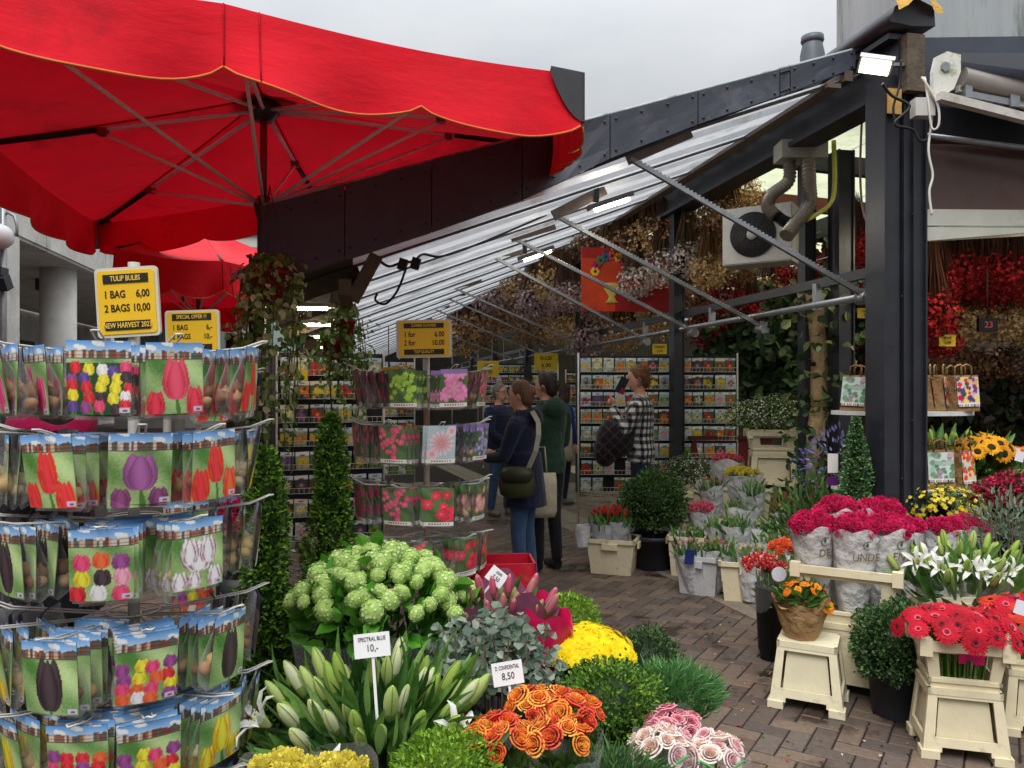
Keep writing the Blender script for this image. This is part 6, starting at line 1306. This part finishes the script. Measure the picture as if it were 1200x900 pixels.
# man in the green hoodie
pm = G(641, 6.75)
person('man in a dark green hoodie and black trousers seen from behind', pm, PI*.72, 1.74, GRN, c(30, 30, 34), BLK, [((.06, .25, 1.12), (.22, .16, 1.0), (1, -.3, -.3)), ((.05, -.25, 1.12), (.22, -.15, 1.0), (1, .3, -.3))], .5, .1, None, ((.02, 0), (-.03, 0)), c(50, 36, 28), 'short', .0, GRN, bulk=1.12)
tb = thing('tote_bag', 'cream canvas bag between navy coat and green hoodie', 'tote bag', pm+Vector((-.07, -.22, .50)), .2); mb = MB(); mb.loft([[Vector((w_*math.cos(a), d*math.sin(a), z)) for a in [2*PI*k/14 for k in range(14)]] for z, w_, d in ((0, .13, .02), (.05, .15, .05), (.3, .15, .04), (.38, .14, .015))], col=c(190, 180, 158)); mk('bag_body', mb, M_cloth, tb); mb = MB(); mb.tube([(-.06, 0, .38), (-.04, 0, .6), (.04, 0, .6), (.06, 0, .38)], .008, 6, col=c(190, 180, 158)); mk('handle', mb, M_cloth, tb)
# man in padded jacket, woman in blue, man in checked shirt, florist, shopper behind the rack
person('grey haired man in glasses and navy padded jacket', G(585, 9.6), -.55, 1.66, PUF, JEAN, c(120, 110, 96), [((.02, .27, 1.12), (.12, .2, .95), (1, 0, -.5)), ((.04, -.27, 1.12), (.16, -.16, 1.0), (1, .3, -.2))], -.1, .05, None, ((.1, 0), (-.08, 0)), c(120, 112, 104), 'short', .0, None, puffer, 1.2, glasses=True)
pb = G(662, 10.6)
person('shopper in a bright blue top standing by the seed packet rack', pb, .3, 1.66, c(34, 54, 130), DJ, c(120, 118, 116), [((.02, .24, 1.12), (.14, .2, .95), (1, 0, -.5)), ((.02, -.24, 1.12), (.06, -.26, .9), (0, 0, -1))], .0, .1, None, ((.03, 0), (-.06, 0)), c(60, 40, 32), 'long', 0)
tb = thing('tote_bag', 'white canvas tote with dark letters hanging behind green hoodie', 'tote bag', pb+Vector((-.12, -.32, .62)), .1); mb = MB(); mb.loft([[Vector((w_*math.cos(a), d*math.sin(a), z)) for a in [2*PI*k/14 for k in range(14)]] for z, w_, d in ((0, .17, .02), (.05, .2, .06), (.4, .2, .05), (.5, .19, .015))], col=c(214, 206, 184)); mk('bag_body', mb, M_cloth, tb); mb = MB(); mb.tube([(-.08, 0, .5), (-.05, 0, .78), (.05, 0, .78), (.08, 0, .5)], .01, 6, col=c(214, 206, 184)); mk('handle', mb, M_cloth, tb)
text('ous', .13, (.02, -.066, .27), tb, c(40, 44, 50), bold=.01)
pc = G(751, 7.5)
person('man in a black and white checked shirt holding a phone', pc, PI-.12, 1.82, PLD, DJ, BLK, [((.16, .22, 1.14), (.26, .10, 1.36), (.2, .0, 1)), ((.10, -.25, 1.12), (.30, -.12, 1.10), (1, .2, .1))], .05, .22, None, ((.02, 0), (-.02, 0)), c(110, 72, 46), 'short', .01, None, plaid, 1.1, voxel=.009)
jk = thing('folded_jacket', 'dark tartan jacket folded over the arm of checked shirt man', 'jacket', pc+Vector((-.26, -.10, 1.00)), 0)
mb = MB(); mb.ell((0, 0, .12), (.19, .15, .20), 16, 10, c(30, 30, 36)); mb.ell((-.10, 0, .0), (.12, .13, .16), 14, 8, c(26, 26, 32)); mb.ell((.08, 0, .2), (.13, .12, .14), 14, 8, c(34, 34, 40)); remeshed(mb, .014, M_cloth, 'cloth', jk, lambda co, k: c(84, 60, 62) if (math.sin((co.x+co.z)*60) > .93 or math.sin((co.x-co.z)*60) > .93) else k, 2)
pn = thing('phone', 'dark cased phone held up to the face of checked shirt man', 'phone', pc+Vector((-.20, -.10, 1.63)), 0, rot=(.1, .45, .3)); mb = MB(); mb.box((0, 0, 0), (.085, .012, .16), col=c(26, 34, 46)); mk('case', mb, M_gen, pn); mb = MB(); mb.box((.03, -.008, -.05), (.05, .004, .06), col=c(150, 30, 50)); mk('sticker', mb, M_gen, pn)
ct = thing('counter', 'dark red counter inside the stall behind daisy planters', 'counter', G(848, 8.7), .1); mb = MB(); mb.box((0, 0, .52), (.92, .5, 1.04), col=c(104, 22, 26)); mk('front', mb, M_gen, ct); mb = MB(); mb.box((0, 0, 1.06), (1.0, .58, .04), col=c(70, 30, 26)); mk('top', mb, M_gen, ct)
person('red haired florist in black standing behind the dark red counter', G(836, 9.3), -1.9, 1.72, BLK, BLK, BLK, [((.10, .22, 1.14), (.30, .12, 1.08), (1, -.3, 0)), ((.10, -.22, 1.14), (.30, -.12, 1.08), (1, .3, 0))], 0, .35, None, ((.0, 0), (-.02, 0)), c(150, 62, 34), 'long', .03)
ps = G(62, 3.35)
person('shopper in a black coat partly hidden behind near bulb rack', ps, PI+.35, 1.68, c(24, 24, 28), c(30, 34, 50), BLK, [((.10, .25, 1.14), (.28, .14, 1.08), (1, -.3, 0)), ((.10, -.25, 1.14), (.28, -.14, 1.08), (1, .3, 0))], 0, .1, (.66, c(24, 24, 28)), ((.03, 0), (-.05, 0)), c(60, 46, 38), 'long', .0, bulk=1.2)
mb = MB(); mb.tube([Vector((.12*math.cos(a), .13*math.sin(a), 1.42+.03*math.sin(2*a))) for a in [2*PI*k/20 for k in range(20)]], .055, 10, closed=True, col=c(180, 20, 84)); mb.ell((.12, -.05, 1.32), (.05, .06, .12), 10, 8, c(180, 20, 84)); sc_ = remeshed(mb, .014, M_cloth, 'scarf', None); sc_.location = ps; tag(sc_, 'magenta scarf around the neck of black coated shopper', 'scarf')
# ================================================================== fittings inside the stall
ac = thing('air_conditioner', 'grey outdoor fan unit with two flexible ducts under the roof', 'air conditioner', P(887, 275, 6.4), math.radians(-32)); ac.scale = (.92,)*3
mb = MB(); mb.box((0, .14, 0), (.62, .30, .52), col=c(206, 206, 200)); mb.box((0, -.015, 0), (.60, .012, .50), col=c(214, 214, 208)); mk('casing', mb, M_gen, ac)
mb = MB(); mb.lathe([(.205, 0), (.2, .012), (.02, .012)], 30, col=c(40, 42, 44)); q = mk('fan_recess', mb, M_gen, ac, (-.03, -.024, 0), (PI/2, 0, 0))
mb = MB()
for r_ in (.05, .075, .1, .125, .15, .175, .2): mb.tube([(r_*math.cos(a), -.045, r_*math.sin(a)) for a in [2*PI*k/30 for k in range(30)]], .0025, 4, closed=True, col=c(70, 72, 74))
for k in range(12): a = 2*PI*k/12; mb.tube([(.04*math.cos(a), -.045, .04*math.sin(a)), (.205*math.cos(a), -.045, .205*math.sin(a))], .0025, 4, col=c(70, 72, 74))
mk('fan_grille', mb, M_gen, ac, (-.03, 0, 0)); mb = MB(); mb.lathe([(.05, -.05), (.05, -.03), (.01, -.03)], 12, col=c(190, 190, 186)); mk('fan_hub', mb, M_gen, ac, (-.03, -.085, 0), (PI/2, 0, 0))
M_duct = mat('flexible_duct', .4, .5, .6, col=c(150, 144, 132), var=.2, vscale=20)
def duct(pts, r_):
    pts = [Vector(p) for p in pts]; sm = []
    for i in range(len(pts)-1):
        p0, p1, p2, p3 = pts[max(i-1, 0)], pts[i], pts[i+1], pts[min(i+2, len(pts)-1)]
        for k in range(14): u = k/14; sm.append(.5*((2*p1)+(p2-p0)*u+(2*p0-5*p1+4*p2-p3)*u*u+(3*p1-p0-3*p2+p3)*u**3))
    mb = MB(); mb.tube(sm, [r_*(1.04 if i % 2 else .84) for i in range(len(sm))], 14, smooth=False); return mb
dv = thing('duct_box', 'metal plenum with two ribbed ducts bending down to fan unit', 'duct', P(938, 178, 6.1)); o3 = P(938, 178, 6.1)
mb = MB(); mb.box((0, 0, .0), (.36, .2, .14), col=c(170, 166, 158)); mb.box((.12, 0, .12), (.1, .2, .12), col=c(150, 146, 138)); mk('plenum', mb, M_gen, dv)
mk('flexible_duct', duct([P(925, 188, 6.1)-o3, P(924, 212, 6.1)-o3, P(905, 228, 6.05)-o3, P(900, 243, 6.0)-o3, P(910, 254, 5.95)-o3], .05), M_duct, dv)
mk('flexible_duct', duct([P(947, 186, 6.05)-o3, P(948, 215, 6.0)-o3, P(948, 240, 5.95)-o3, P(932, 262, 5.9)-o3, P(921, 277, 5.85)-o3], .055), M_duct, dv)
mk('duct_end', duct([P(909, 252, 5.96)-o3, P(918, 259, 5.98)-o3, P(926, 262, 6.0)-o3], .045), M_blk, dv)
cable('hose', 'yellow green hose curving down beside the duct', [P(977, 165, 6.1), P(978, 215, 6.05), P(972, 240, 6.0), P(945, 258, 5.95)], .018, M_yel, cat='hose')
pt_ = thing('painted_board', 'orange red painted board with vase of flowers hung among dried flowers', 'board', P(736, 328, 9.2), .05)
bw2, bh2 = 1.13, .76; mb = MB(); mb.box((0, 0, 0), (bw2, .03, bh2), col=c(206, 66, 30)); mb.box((.2, -.0175, -.24), (.72, .004, .28), col=c(150, 24, 30)); mb.box((0, -.0172, bh2/2-.06), (bw2, .003, .12), col=c(166, 30, 26)); mk('board', mb, mat('painted_panel', .6, .3, var=.4, vscale=3), pt_)
mb = MB(); mb.lathe([(.09, 0), (.05, .03), (.035, .08), (.09, .16), (.10, .2), (.08, .24)], 14, (-.2, -.02, -.28), col=c(206, 180, 90), sy=.15); mk('vase', mb, M_gen, pt_)
for i in range(9):
    a = -1.5+i*.38; x, z = -.2+.2*math.sin(a), .08+.2*math.cos(a); mb = MB(); cl_ = [c(226, 180, 40), c(170, 30, 80), c(60, 120, 60), c(50, 90, 130), c(216, 60, 50)][i % 5]
    for k in range(6): b = 2*PI*k/6; mb.ell((x+.035*math.cos(b), -.022, z+.035*math.sin(b)), (.026, .006, .026), 8, 5, cl_)
    mb.ell((x, -.024, z), (.02, .008, .02), 8, 5, c(50, 36, 20)); mk('painted_flower', mb, M_gen, pt_)
# dried flower bunches hung head down
def dried(cols, stemc, seed):
    b = LB(); n = 150; a = RNG.uniform(0, 2*PI, n); k = np.sqrt(RNG.uniform(0, 1, n)); p = np.stack([.05*k*np.cos(a), .05*k*np.sin(a), np.full(n, .02)+RNG.uniform(0, .12, n)], 1); tip = np.stack([.2*k*np.cos(a), .2*k*np.sin(a), -RNG.uniform(.4, .6, n)], 1); b.leaves(p, tip-p, rdir(n), np.linalg.norm(tip-p, axis=1), .016, mixc(stemc, n, .3), bend=.02)
    s_ = b.mesh('stems'); s_.materials.append(M_dry); b = LB(); p, d = ellcloud(560, (.25, .25, .22), .6); m = len(p); p[:, 2] -= .56; w_ = 1-.35*np.clip((p[:, 2:]+.4)/.2, 0, 1); p[:, :2] *= w_; b.leaves(p, rdir(m), d, RNG.uniform(.03, .055, m), RNG.uniform(.026, .046, m), mixc(cols, m, .25), mid=.5)
    h_ = b.mesh('flower_heads'); h_.materials.append(M_dry); return s_, h_
DR = {'white': dried([c(230, 220, 210), c(214, 200, 190), c(184, 166, 156)], [c(104, 84, 60), c(84, 66, 50)], 1), 'gold': dried([c(206, 172, 122), c(222, 192, 146), c(170, 134, 92)], [c(120, 90, 56), c(90, 66, 44)], 2),
      'mauve': dried([c(184, 158, 158), c(204, 180, 176), c(150, 122, 126)], [c(96, 74, 60)], 3), 'brown': dried([c(150, 112, 82), c(172, 134, 100), c(116, 84, 62)], [c(84, 60, 44)], 4), 'red': dried([c(160, 34, 42), c(190, 52, 52), c(120, 24, 34)], [c(80, 50, 40)], 5)}
spots = [('mauve', 575, 335, 14), ('gold', 604, 322, 12.5), ('mauve', 628, 338, 11.5), ('brown', 590, 355, 14.5), ('gold', 648, 318, 10.8), ('mauve', 664, 335, 10.2), ('white', 712, 300, 9.6), ('brown', 690, 270, 9.8), ('white', 745, 318, 9.0), ('brown', 735, 275, 9.3), ('white', 778, 300, 8.6), ('gold', 765, 262, 8.9), ('white', 806, 290, 8.2), ('gold', 830, 305, 7.9), ('brown', 790, 255, 8.6), ('brown', 826, 248, 8.2), ('brown', 850, 240, 7.8), ('gold', 845, 290, 8.4), ('mauve', 700, 345, 10.6), ('brown', 625, 372, 13), ('gold', 660, 372, 12), ('mauve', 695, 382, 11.2), ('gold', 730, 380, 10.6), ('red', 850, 335, 9.0), ('red', 875, 350, 9.4), ('brown', 815, 335, 9.6), ('gold', 770, 362, 10.4), ('brown', 560, 372, 16), ('gold', 540, 380, 17), ('red', 830, 372, 9.9), ('brown', 862, 300, 8.8),
         ('red', 1100, 318, 6.8), ('red', 1125, 305, 7.4), ('red', 1155, 315, 7.8), ('red', 1185, 305, 7.2), ('red', 1210, 318, 7.8), ('red', 1092, 350, 6.6), ('red', 1100, 385, 7.0), ('gold', 1125, 366, 8.0), ('white', 1150, 372, 8.4), ('gold', 1172, 362, 8.0), ('white', 1195, 378, 8.6), ('gold', 1215, 366, 8.2), ('brown', 1118, 400, 8.6), ('brown', 1150, 410, 8.8), ('brown', 1185, 412, 8.8), ('mauve', 1210, 405, 8.6), ('red', 1135, 335, 8.4), ('red', 1170, 335, 8.8), ('red', 1205, 340, 8.6), ('brown', 905, 330, 9.8), ('red', 935, 305, 8.6), ('red', 1000, 280, 7.6), ('brown', 1085, 300, 7.8), ('red', 1010, 320, 8.0), ('brown', 700, 255, 11), ('mauve', 655, 290, 12), ('brown', 745, 240, 10), ('gold', 870, 215, 8.2)]
DW = {'white': 'whitish', 'gold': 'golden', 'mauve': 'mauve', 'brown': 'brown', 'red': 'dark red'}
def where_(px, Y): return 'over the shop behind the double post' if px > 1050 else ('deep along the lane' if Y > 10 else 'under the stall roof near the ducts')
cnt = {}
for i, (k, px, py, Y) in enumerate(sorted(spots, key=lambda q_: q_[1])):
    q = P(px, py, Y); sc2 = 26/900*Y/.25*random.uniform(.85, 1.1)*(1.15 if px > 1050 else 1.)
    where = where_(px, Y); cnt[(k, where)] = cnt.get((k, where), 0)+1
    o = thing('dried_flower_bunch', f'{ORD[cnt[(k, where)]-1]} {DW[k]} dried bunch from far end, hanging {where}', 'dried flowers', q+Vector((0, 0, .42*sc2)), random.uniform(0, 6), f'{DW[k]} dried bunches {where}'); o.scale = (sc2, sc2, sc2)
    tag(mk('stems', DR[k][0], None, o), kind='stuff'); tag(mk('flower_heads', DR[k][1], None, o), kind='stuff')
    mb = MB(); mb.tube([(0, 0, .1), (0, 0, .55)], .004, 5, col=c(60, 50, 40)); mk('hook', mb, M_gen, o)
for k, (z, s0_, t0, t1) in enumerate(((3.25, .9, 2.5, 16), (3.1, 1.9, 2.5, 16), (3.2, 3.2, 1.5, 12), (2.8, 4.4, 1.0, 10))): part('hanging_rail', M_steel, hall, lambda m: m.tube([(s0_, t0, z), (s0_, t1, z)], .014, 6))
# dark greenery at the back of the stall
for k, (px, py, Y, rx, rz_, n, cols, l) in enumerate(((925, 420, 9.6, 1.1, .95, 2600, [c(60, 88, 50), c(78, 106, 60), c(44, 66, 40)], 'dark green climbing plants behind the bark trunk'), (870, 400, 10.2, .6, .6, 1200, [c(60, 78, 44), c(80, 84, 50), c(44, 58, 36)], 'olive climbing plants over the dark red counter'), (1150, 470, 9.2, 1.2, .5, 1800, [c(44, 58, 38), c(60, 70, 44), c(70, 56, 44)], 'shadowy foliage beyond the paper bag shelf'), (1000, 350, 8.8, .6, 1.0, 1300, [c(50, 70, 40), c(36, 52, 32), c(110, 30, 36)], 'dim creeper foliage behind the double post'), (1120, 330, 9.6, 1.6, .55, 1800, [c(160, 34, 42), c(190, 54, 50), c(110, 26, 34)], 'red maple leaf garlands at the back of shop'))):
    q = P(px, py, Y); o = thing('climbing_plant', l, 'climbing plant', (q.x, q.y, 0)); b = LB(); p, d = ellcloud(n, (rx, .5, rz_), .2); m = len(p); b.round(p, unit(rdir(m)+np.array([0, -.2, -.4])), unit(rdir(m)+np.array([-.1, -1, .2])), RNG.uniform(.08, .17, m), RNG.uniform(.07, .14, m), mixc(cols, m, .3)); foliage(o, b, (0, 0, q.z))
    mb = MB()
    for j in range(5): mb.tube([(-.5*rx+.25*rx*j, .1, 0), (-.5*rx+.24*rx*j+.05, .12, q.z*.6), (-.5*rx+.26*rx*j, .1, q.z+rz_*.7)], .016, 6, col=c(70, 56, 40))
    tag(mk('vine_stems', mb, M_bark, o), kind='stuff')
# ================================================================== shelf stand with paper bags
sh = thing('shelf_stand', 'half round white shelf stand against the double black post', 'shelf', G(1066, 5.45)); mb = MB(); mb.tube([(0, .12, 0), (0, .12, 1.75)], .03, 10, col=c(60, 60, 64)); mk('upright', mb, M_gen, sh)
for z in (1.44, .90, .45):
    mb = MB(); pts = [(.50*math.cos(a), -.36*math.sin(a)+.14) for a in [PI*k/20 for k in range(21)]]; mb.loft([[Vector((x, y, zz)) for x, y in pts] for zz in (z-.03, z)], True, c(206, 208, 206), False); mk('shelf_board', mb, M_gen, sh)
def bag_paint(key, U, V):
    r = np.random.default_rng(hash_s(key)); A = np.zeros((len(U), 3)); A[:] = c(206, 190, 176) if key != 'green' else c(190, 206, 196); cs = {'tulips': [c(200, 30, 60), c(120, 40, 100), c(230, 150, 170), c(240, 200, 60), c(80, 60, 120), c(60, 90, 60)], 'green': [c(110, 150, 120), c(150, 180, 160), c(196, 160, 180), c(90, 130, 100)], 'red': [c(206, 50, 40), c(240, 200, 70), c(90, 140, 70), c(216, 60, 50)]}[key]
    for i in range(44): x, y, rr = r.uniform(0, 1), r.uniform(.12, 1), r.uniform(.07, .13); m = (np.hypot((U-x), (V-y)*1.3) < rr); A[m] = np.array(cs[r.integers(0, len(cs))])*r.uniform(.7, 1.2)
    A[V < .12] = c(226, 222, 214); m = (V < .07) & ((U*22).astype(int) % 2 == 0); A[m] = c(24, 24, 26); return np.clip(A, 0, 1)
def gift_bag(label, q, rz, key, w_=.20, h=.25, d=.09):
    o = thing('gift_bag', label, 'paper bag', q, rz, 'paper bags on the shelf stand'); o.rotation_euler = (random.uniform(-.05, .03), random.uniform(-.06, .06), rz); mb = MB(); K = c(150, 118, 80)
    for k in range(4): f = side_fn(w_, d, w_*.98, d*.6, 0, h, k); mb.plate(f, [0, .5, 1], [0, .5, 1], lambda i, j: True, .003, K)
    mb.box((0, 0, .004), (w_*.96, d*.94, .006), col=K); mk('bag_body', mb, M_kraft, o); mk('print', lib(('bag', key), lambda: card_mesh(key, w_*.92, h*.82, 26, 30, bag_paint, .001)), None, o, (0, -d*.32-.006, h*.95), (-.09, 0, 0))
    for s_ in (-1, 1): mb = MB(); mb.tube([(-.045, s_*d*.3, h*.98), (-.04, s_*d*.3, h+.06), (0, s_*d*.3, h+.075), (.04, s_*d*.3, h+.06), (.045, s_*d*.3, h*.98)], .006, 6, col=K); mk('handle', mb, M_kraft, o)
B0 = G(1066, 5.45)
for k, (dx, dy, rz, key, l) in enumerate(((.32, -.10, .25, 'tulips', 'tulip printed paper bag at front corner of upper shelf'), (.20, -.04, .9, 'tulips', 'tulip printed paper bag turned sideways on upper shelf'), (.12, -.02, 1.0, 'tulips', 'tulip printed paper bag wedged against the double post'), (.36, .05, .5, 'tulips', 'tulip printed paper bag at back of upper shelf'), (-.30, -.06, -.9, 'tulips', 'purple tulip paper bag peeking left of double post'), (-.38, -.0, -1.0, 'green', 'green topped paper bag beside topiary on upper shelf'), (-.24, -.12, -.7, 'tulips', 'paper bag nearest the topiary tip on upper shelf'))): gift_bag(l, B0+Vector((dx, dy, 1.441)), rz, key)
for k, (dx, dy, rz, key, l) in enumerate(((.14, -.10, .05, 'green', 'pale green printed paper bag on lower shelf'), (.33, -.08, .45, 'red', 'red and yellow tulip paper bag on lower shelf'), (.24, .02, .9, 'green', 'plain side of paper bag on lower shelf'))): gift_bag(l, B0+Vector((dx, dy, .901)), rz, key, .21 if key == 'green' else .15, .27)
q = P(1157, 381, 6.9); o = thing('number_display', 'small black queue number display glowing red among dried flowers', 'display', q); mb = MB(); mb.box((0, 0, 0), (.17, .04, .12), col=c(20, 18, 20)); mk('housing', mb, M_gen, o); text('23', .08, (0, -.022, 0), o, c(190, 80, 80), bold=.01); mb = MB(); mb.tube([(0, 0, .06), (0, 0, .5)], .006, 6, col=c(40, 40, 40)); mk('hanger', mb, M_gen, o)
for k, (px, py, Y, l) in enumerate(((1195, 535, 5.3, 'white price card stuck in green bulb shoots'), (1190, 628-90, 5.9, 'white price card beyond the sunflowers'))): tag(part('price_card', M_sign, None, lambda m: m.box(P(px, py-8*k, Y), (.06, .003, .07), Matrix.Rotation(.25, 3, 'Y'), c(226, 226, 232))), l, 'price card')
# red buckets of small things far behind, low clutter in the stall
tag(mk('plastic_tray', (lambda m: (ringbox(m, .34, .26, .0, .16, .012, c(186, 20, 44)), m.box((0, 0, .006), (.32, .24, .01), col=c(120, 14, 30)), m)[2])(MB()), M_plastic, None, G(592, 4.1)+Vector((-.02, 0, .53)), (0, 0, .1)), 'empty red plastic tray behind the pink lilies', 'tray')
o = standing('cream stool under the red plastic tray', 'crate_stool', 588, 4.1, 'stool'); stool_part(o, .34, .28, .4, .34, 0, .53, name='frame')
# ================================================================== hanging ivy and ceiling lamps
def ivy_pot(label, q, r_, drop, n, spread=.16, cols=None):
    o = thing('ivy_pot', label, 'hanging plant', q); mb = MB(); mb.lathe([(r_*.7, -.8*r_*2), (r_, 0), (r_*1.08, 0), (r_*1.08, .02), (r_*.9, .02), (r_*.6, -.02)], 18); mk('pot', mb, M_terra, o)
    mb = MB(); [mb.tube([(r_*math.cos(a), r_*math.sin(a), .02), (0, 0, .5)], .003, 4, col=c(60, 60, 60)) for a in (0, 2.1, 4.2)]; mk('hanger', mb, M_gen, o)
    b = LB(); v = MB()
    for k in range(max(7, n//40)):
        a = k*GA; rr = r_*1.1+random.uniform(0, .05); L_ = drop*random.uniform(.35, 1.); m = int(n/max(7, n//40)); u = RNG.uniform(0, 1, m); out_ = rr+spread*.5*np.sin(u*3+k)*.5
        p = np.stack([out_*math.cos(a)+RNG.normal(0, .03, m), out_*math.sin(a)+RNG.normal(0, .03, m), .06*(1-u)-L_*u], 1); b.round(p, unit(rdir(m)+np.array([math.cos(a), math.sin(a), -.6])*.8), unit(np.array([math.cos(a), math.sin(a), .4])+rdir(m)*.5), RNG.uniform(.028, .055, m), RNG.uniform(.028, .05, m), mixc(cols or [c(126, 164, 80), c(152, 184, 106), c(98, 136, 64), c(204, 214, 160)], m, .2)); v.tube([(rr*math.cos(a), rr*math.sin(a), .03), ((rr+.04)*math.cos(a), (rr+.04)*math.sin(a), -L_*.5), (rr*math.cos(a), rr*math.sin(a), -L_)], .003, 4, col=c(90, 84, 56))  # leaf greens made paler because the pots hang in shadow
    p, d = ellcloud(n//7, (r_*1.15, r_*1.15, r_*.4), .4); m = len(p); p[:, 2] += .06; b.leaves(p, unit(d+rdir(m)*.6), unit(d+rdir(m)*.5), .045, .042, mixc(cols or [c(126, 164, 80), c(152, 184, 106), c(98, 136, 64), c(204, 214, 160)], m, .2)); foliage(o, b, name='ivy_leaves'); tag(mk('vines', v, M_bark, o), kind='stuff'); return o
ivy_pot('red pot of trailing ivy hung on the parasol pole', P(316, 322, 4.3), .095, 1.15, 640, .1)
ivy_pot('upper small red pot of ivy under the low canopy edge', P(404, 378, 5.6), .075, .95, 420, .1)
ivy_pot('lower small red pot of ivy under the low canopy edge', P(391, 402, 5.5), .075, .30, 220)
for k, (px, py, Y) in enumerate(((391, 329, 5.9), (383, 368, 7.2), (375, 388, 8.6), (371, 403, 10.5), (368, 410, 12.5), (366, 416, 15))):
    q = loc_lane(P(px, py, Y)); q = Vector((-3.75, q.y, zc(-3.75, q.y)-.17)); o = thing('ceiling_lamp', f'lit tube lamp under the timber ceiling, {ORD[k]} along the lane', 'lamp', lane(q.x, q.y, q.z), LANG, 'tube lamps under timber ceiling'); mb = MB(); mb.box((0, 0, .02), (.34, .10, .03), col=c(200, 196, 186)); mk('housing', mb, M_gen, o); mb = MB(); mb.box((0, 0, -.004), (.22, .05, .018)); mk('diffuser', mb, M_lampc, o)
q = P(1186, 234, 5.6); o = thing('ceiling_lamp', 'warm lit panel lamp behind the brown acrylic', 'lamp', q, LANG); mb = MB(); mb.box((0, 0, .02), (.4, .2, .03), col=c(200, 196, 186)); mk('housing', mb, M_gen, o); mb = MB(); mb.box((0, 0, -.004), (.34, .16, .018)); mk('diffuser', mb, M_lampc, o)
for k, (px, py, Y, l) in enumerate(((715, 240, 6.2, 'strip lamp fixed below the canopy near the second stay'), (628, 300, 8.0, 'strip lamp fixed below the canopy near the third stay'))):
    q = P(px, py, Y); o = thing('strip_lamp', l, 'lamp', q, LANG); mb = MB(); mb.box((0, 0, .03), (.40, .07, .04), Matrix.Rotation(-.35, 3, 'Y'), c(90, 88, 86)); mb.box((-.12, 0, .09), (.04, .04, .14), col=c(40, 40, 42)); mk('housing', mb, M_gen, o); mb = MB(); mb.box((.02, 0, .0), (.3, .05, .02), Matrix.Rotation(-.35, 3, 'Y')); mk('diffuser', mb, M_lampc, o)
cable('cable', 'black cable looping along the canopy above summer sign', [P(441, 302, 5.3), P(455, 312, 5.4), P(470, 308, 5.5), P(485, 306, 5.6), P(496, 298, 5.8), P(520, 300, 6.0), P(570, 282, 6.4), P(640, 252, 6.8)], .010, M_blk)
cable('cable', 'black cable drooping from the plug under the canopy', [P(476, 314, 5.5), P(466, 340, 5.5), P(452, 356, 5.5), P(440, 352, 5.5), P(442, 344, 5.5)], .009, M_blk)
for k, (px, py, l) in enumerate(((472, 310, 'black plug box on canopy cable above summer sign'), (487, 309, 'second black plug box on the canopy cable'))): tag(part('plug_box', M_black, None, lambda m: m.box(P(px, py, 5.5), (.06, .05, .08), Matrix.Rotation(.3, 3, 'Y'))), l, 'plug box')
# ================================================================== litter on the paving
b = LB(); n = 150; pp = []
while len(pp) < n:
    px, py = random.uniform(620, 1080), random.uniform(600, 900)
    if inpoly(px, py, vis): q = P(px, py, 1440/(py-455)); pp.append((q.x, q.y, .004))
pp = np.array(pp); d = rdir(n); d[:, 2] *= .1; b.leaves(pp, d, np.tile([0, 0, 1.], (n, 1))+rdir(n)*.25, RNG.uniform(.008, .03, n), RNG.uniform(.006, .018, n), mixc([c(150, 130, 90), c(96, 112, 60), c(190, 60, 80), c(210, 200, 170), c(70, 60, 44)], n)); tag(mk('fallen_petals', b, M_leaf), 'fallen petals and leaf scraps strewn over the brick paving', kind='stuff')
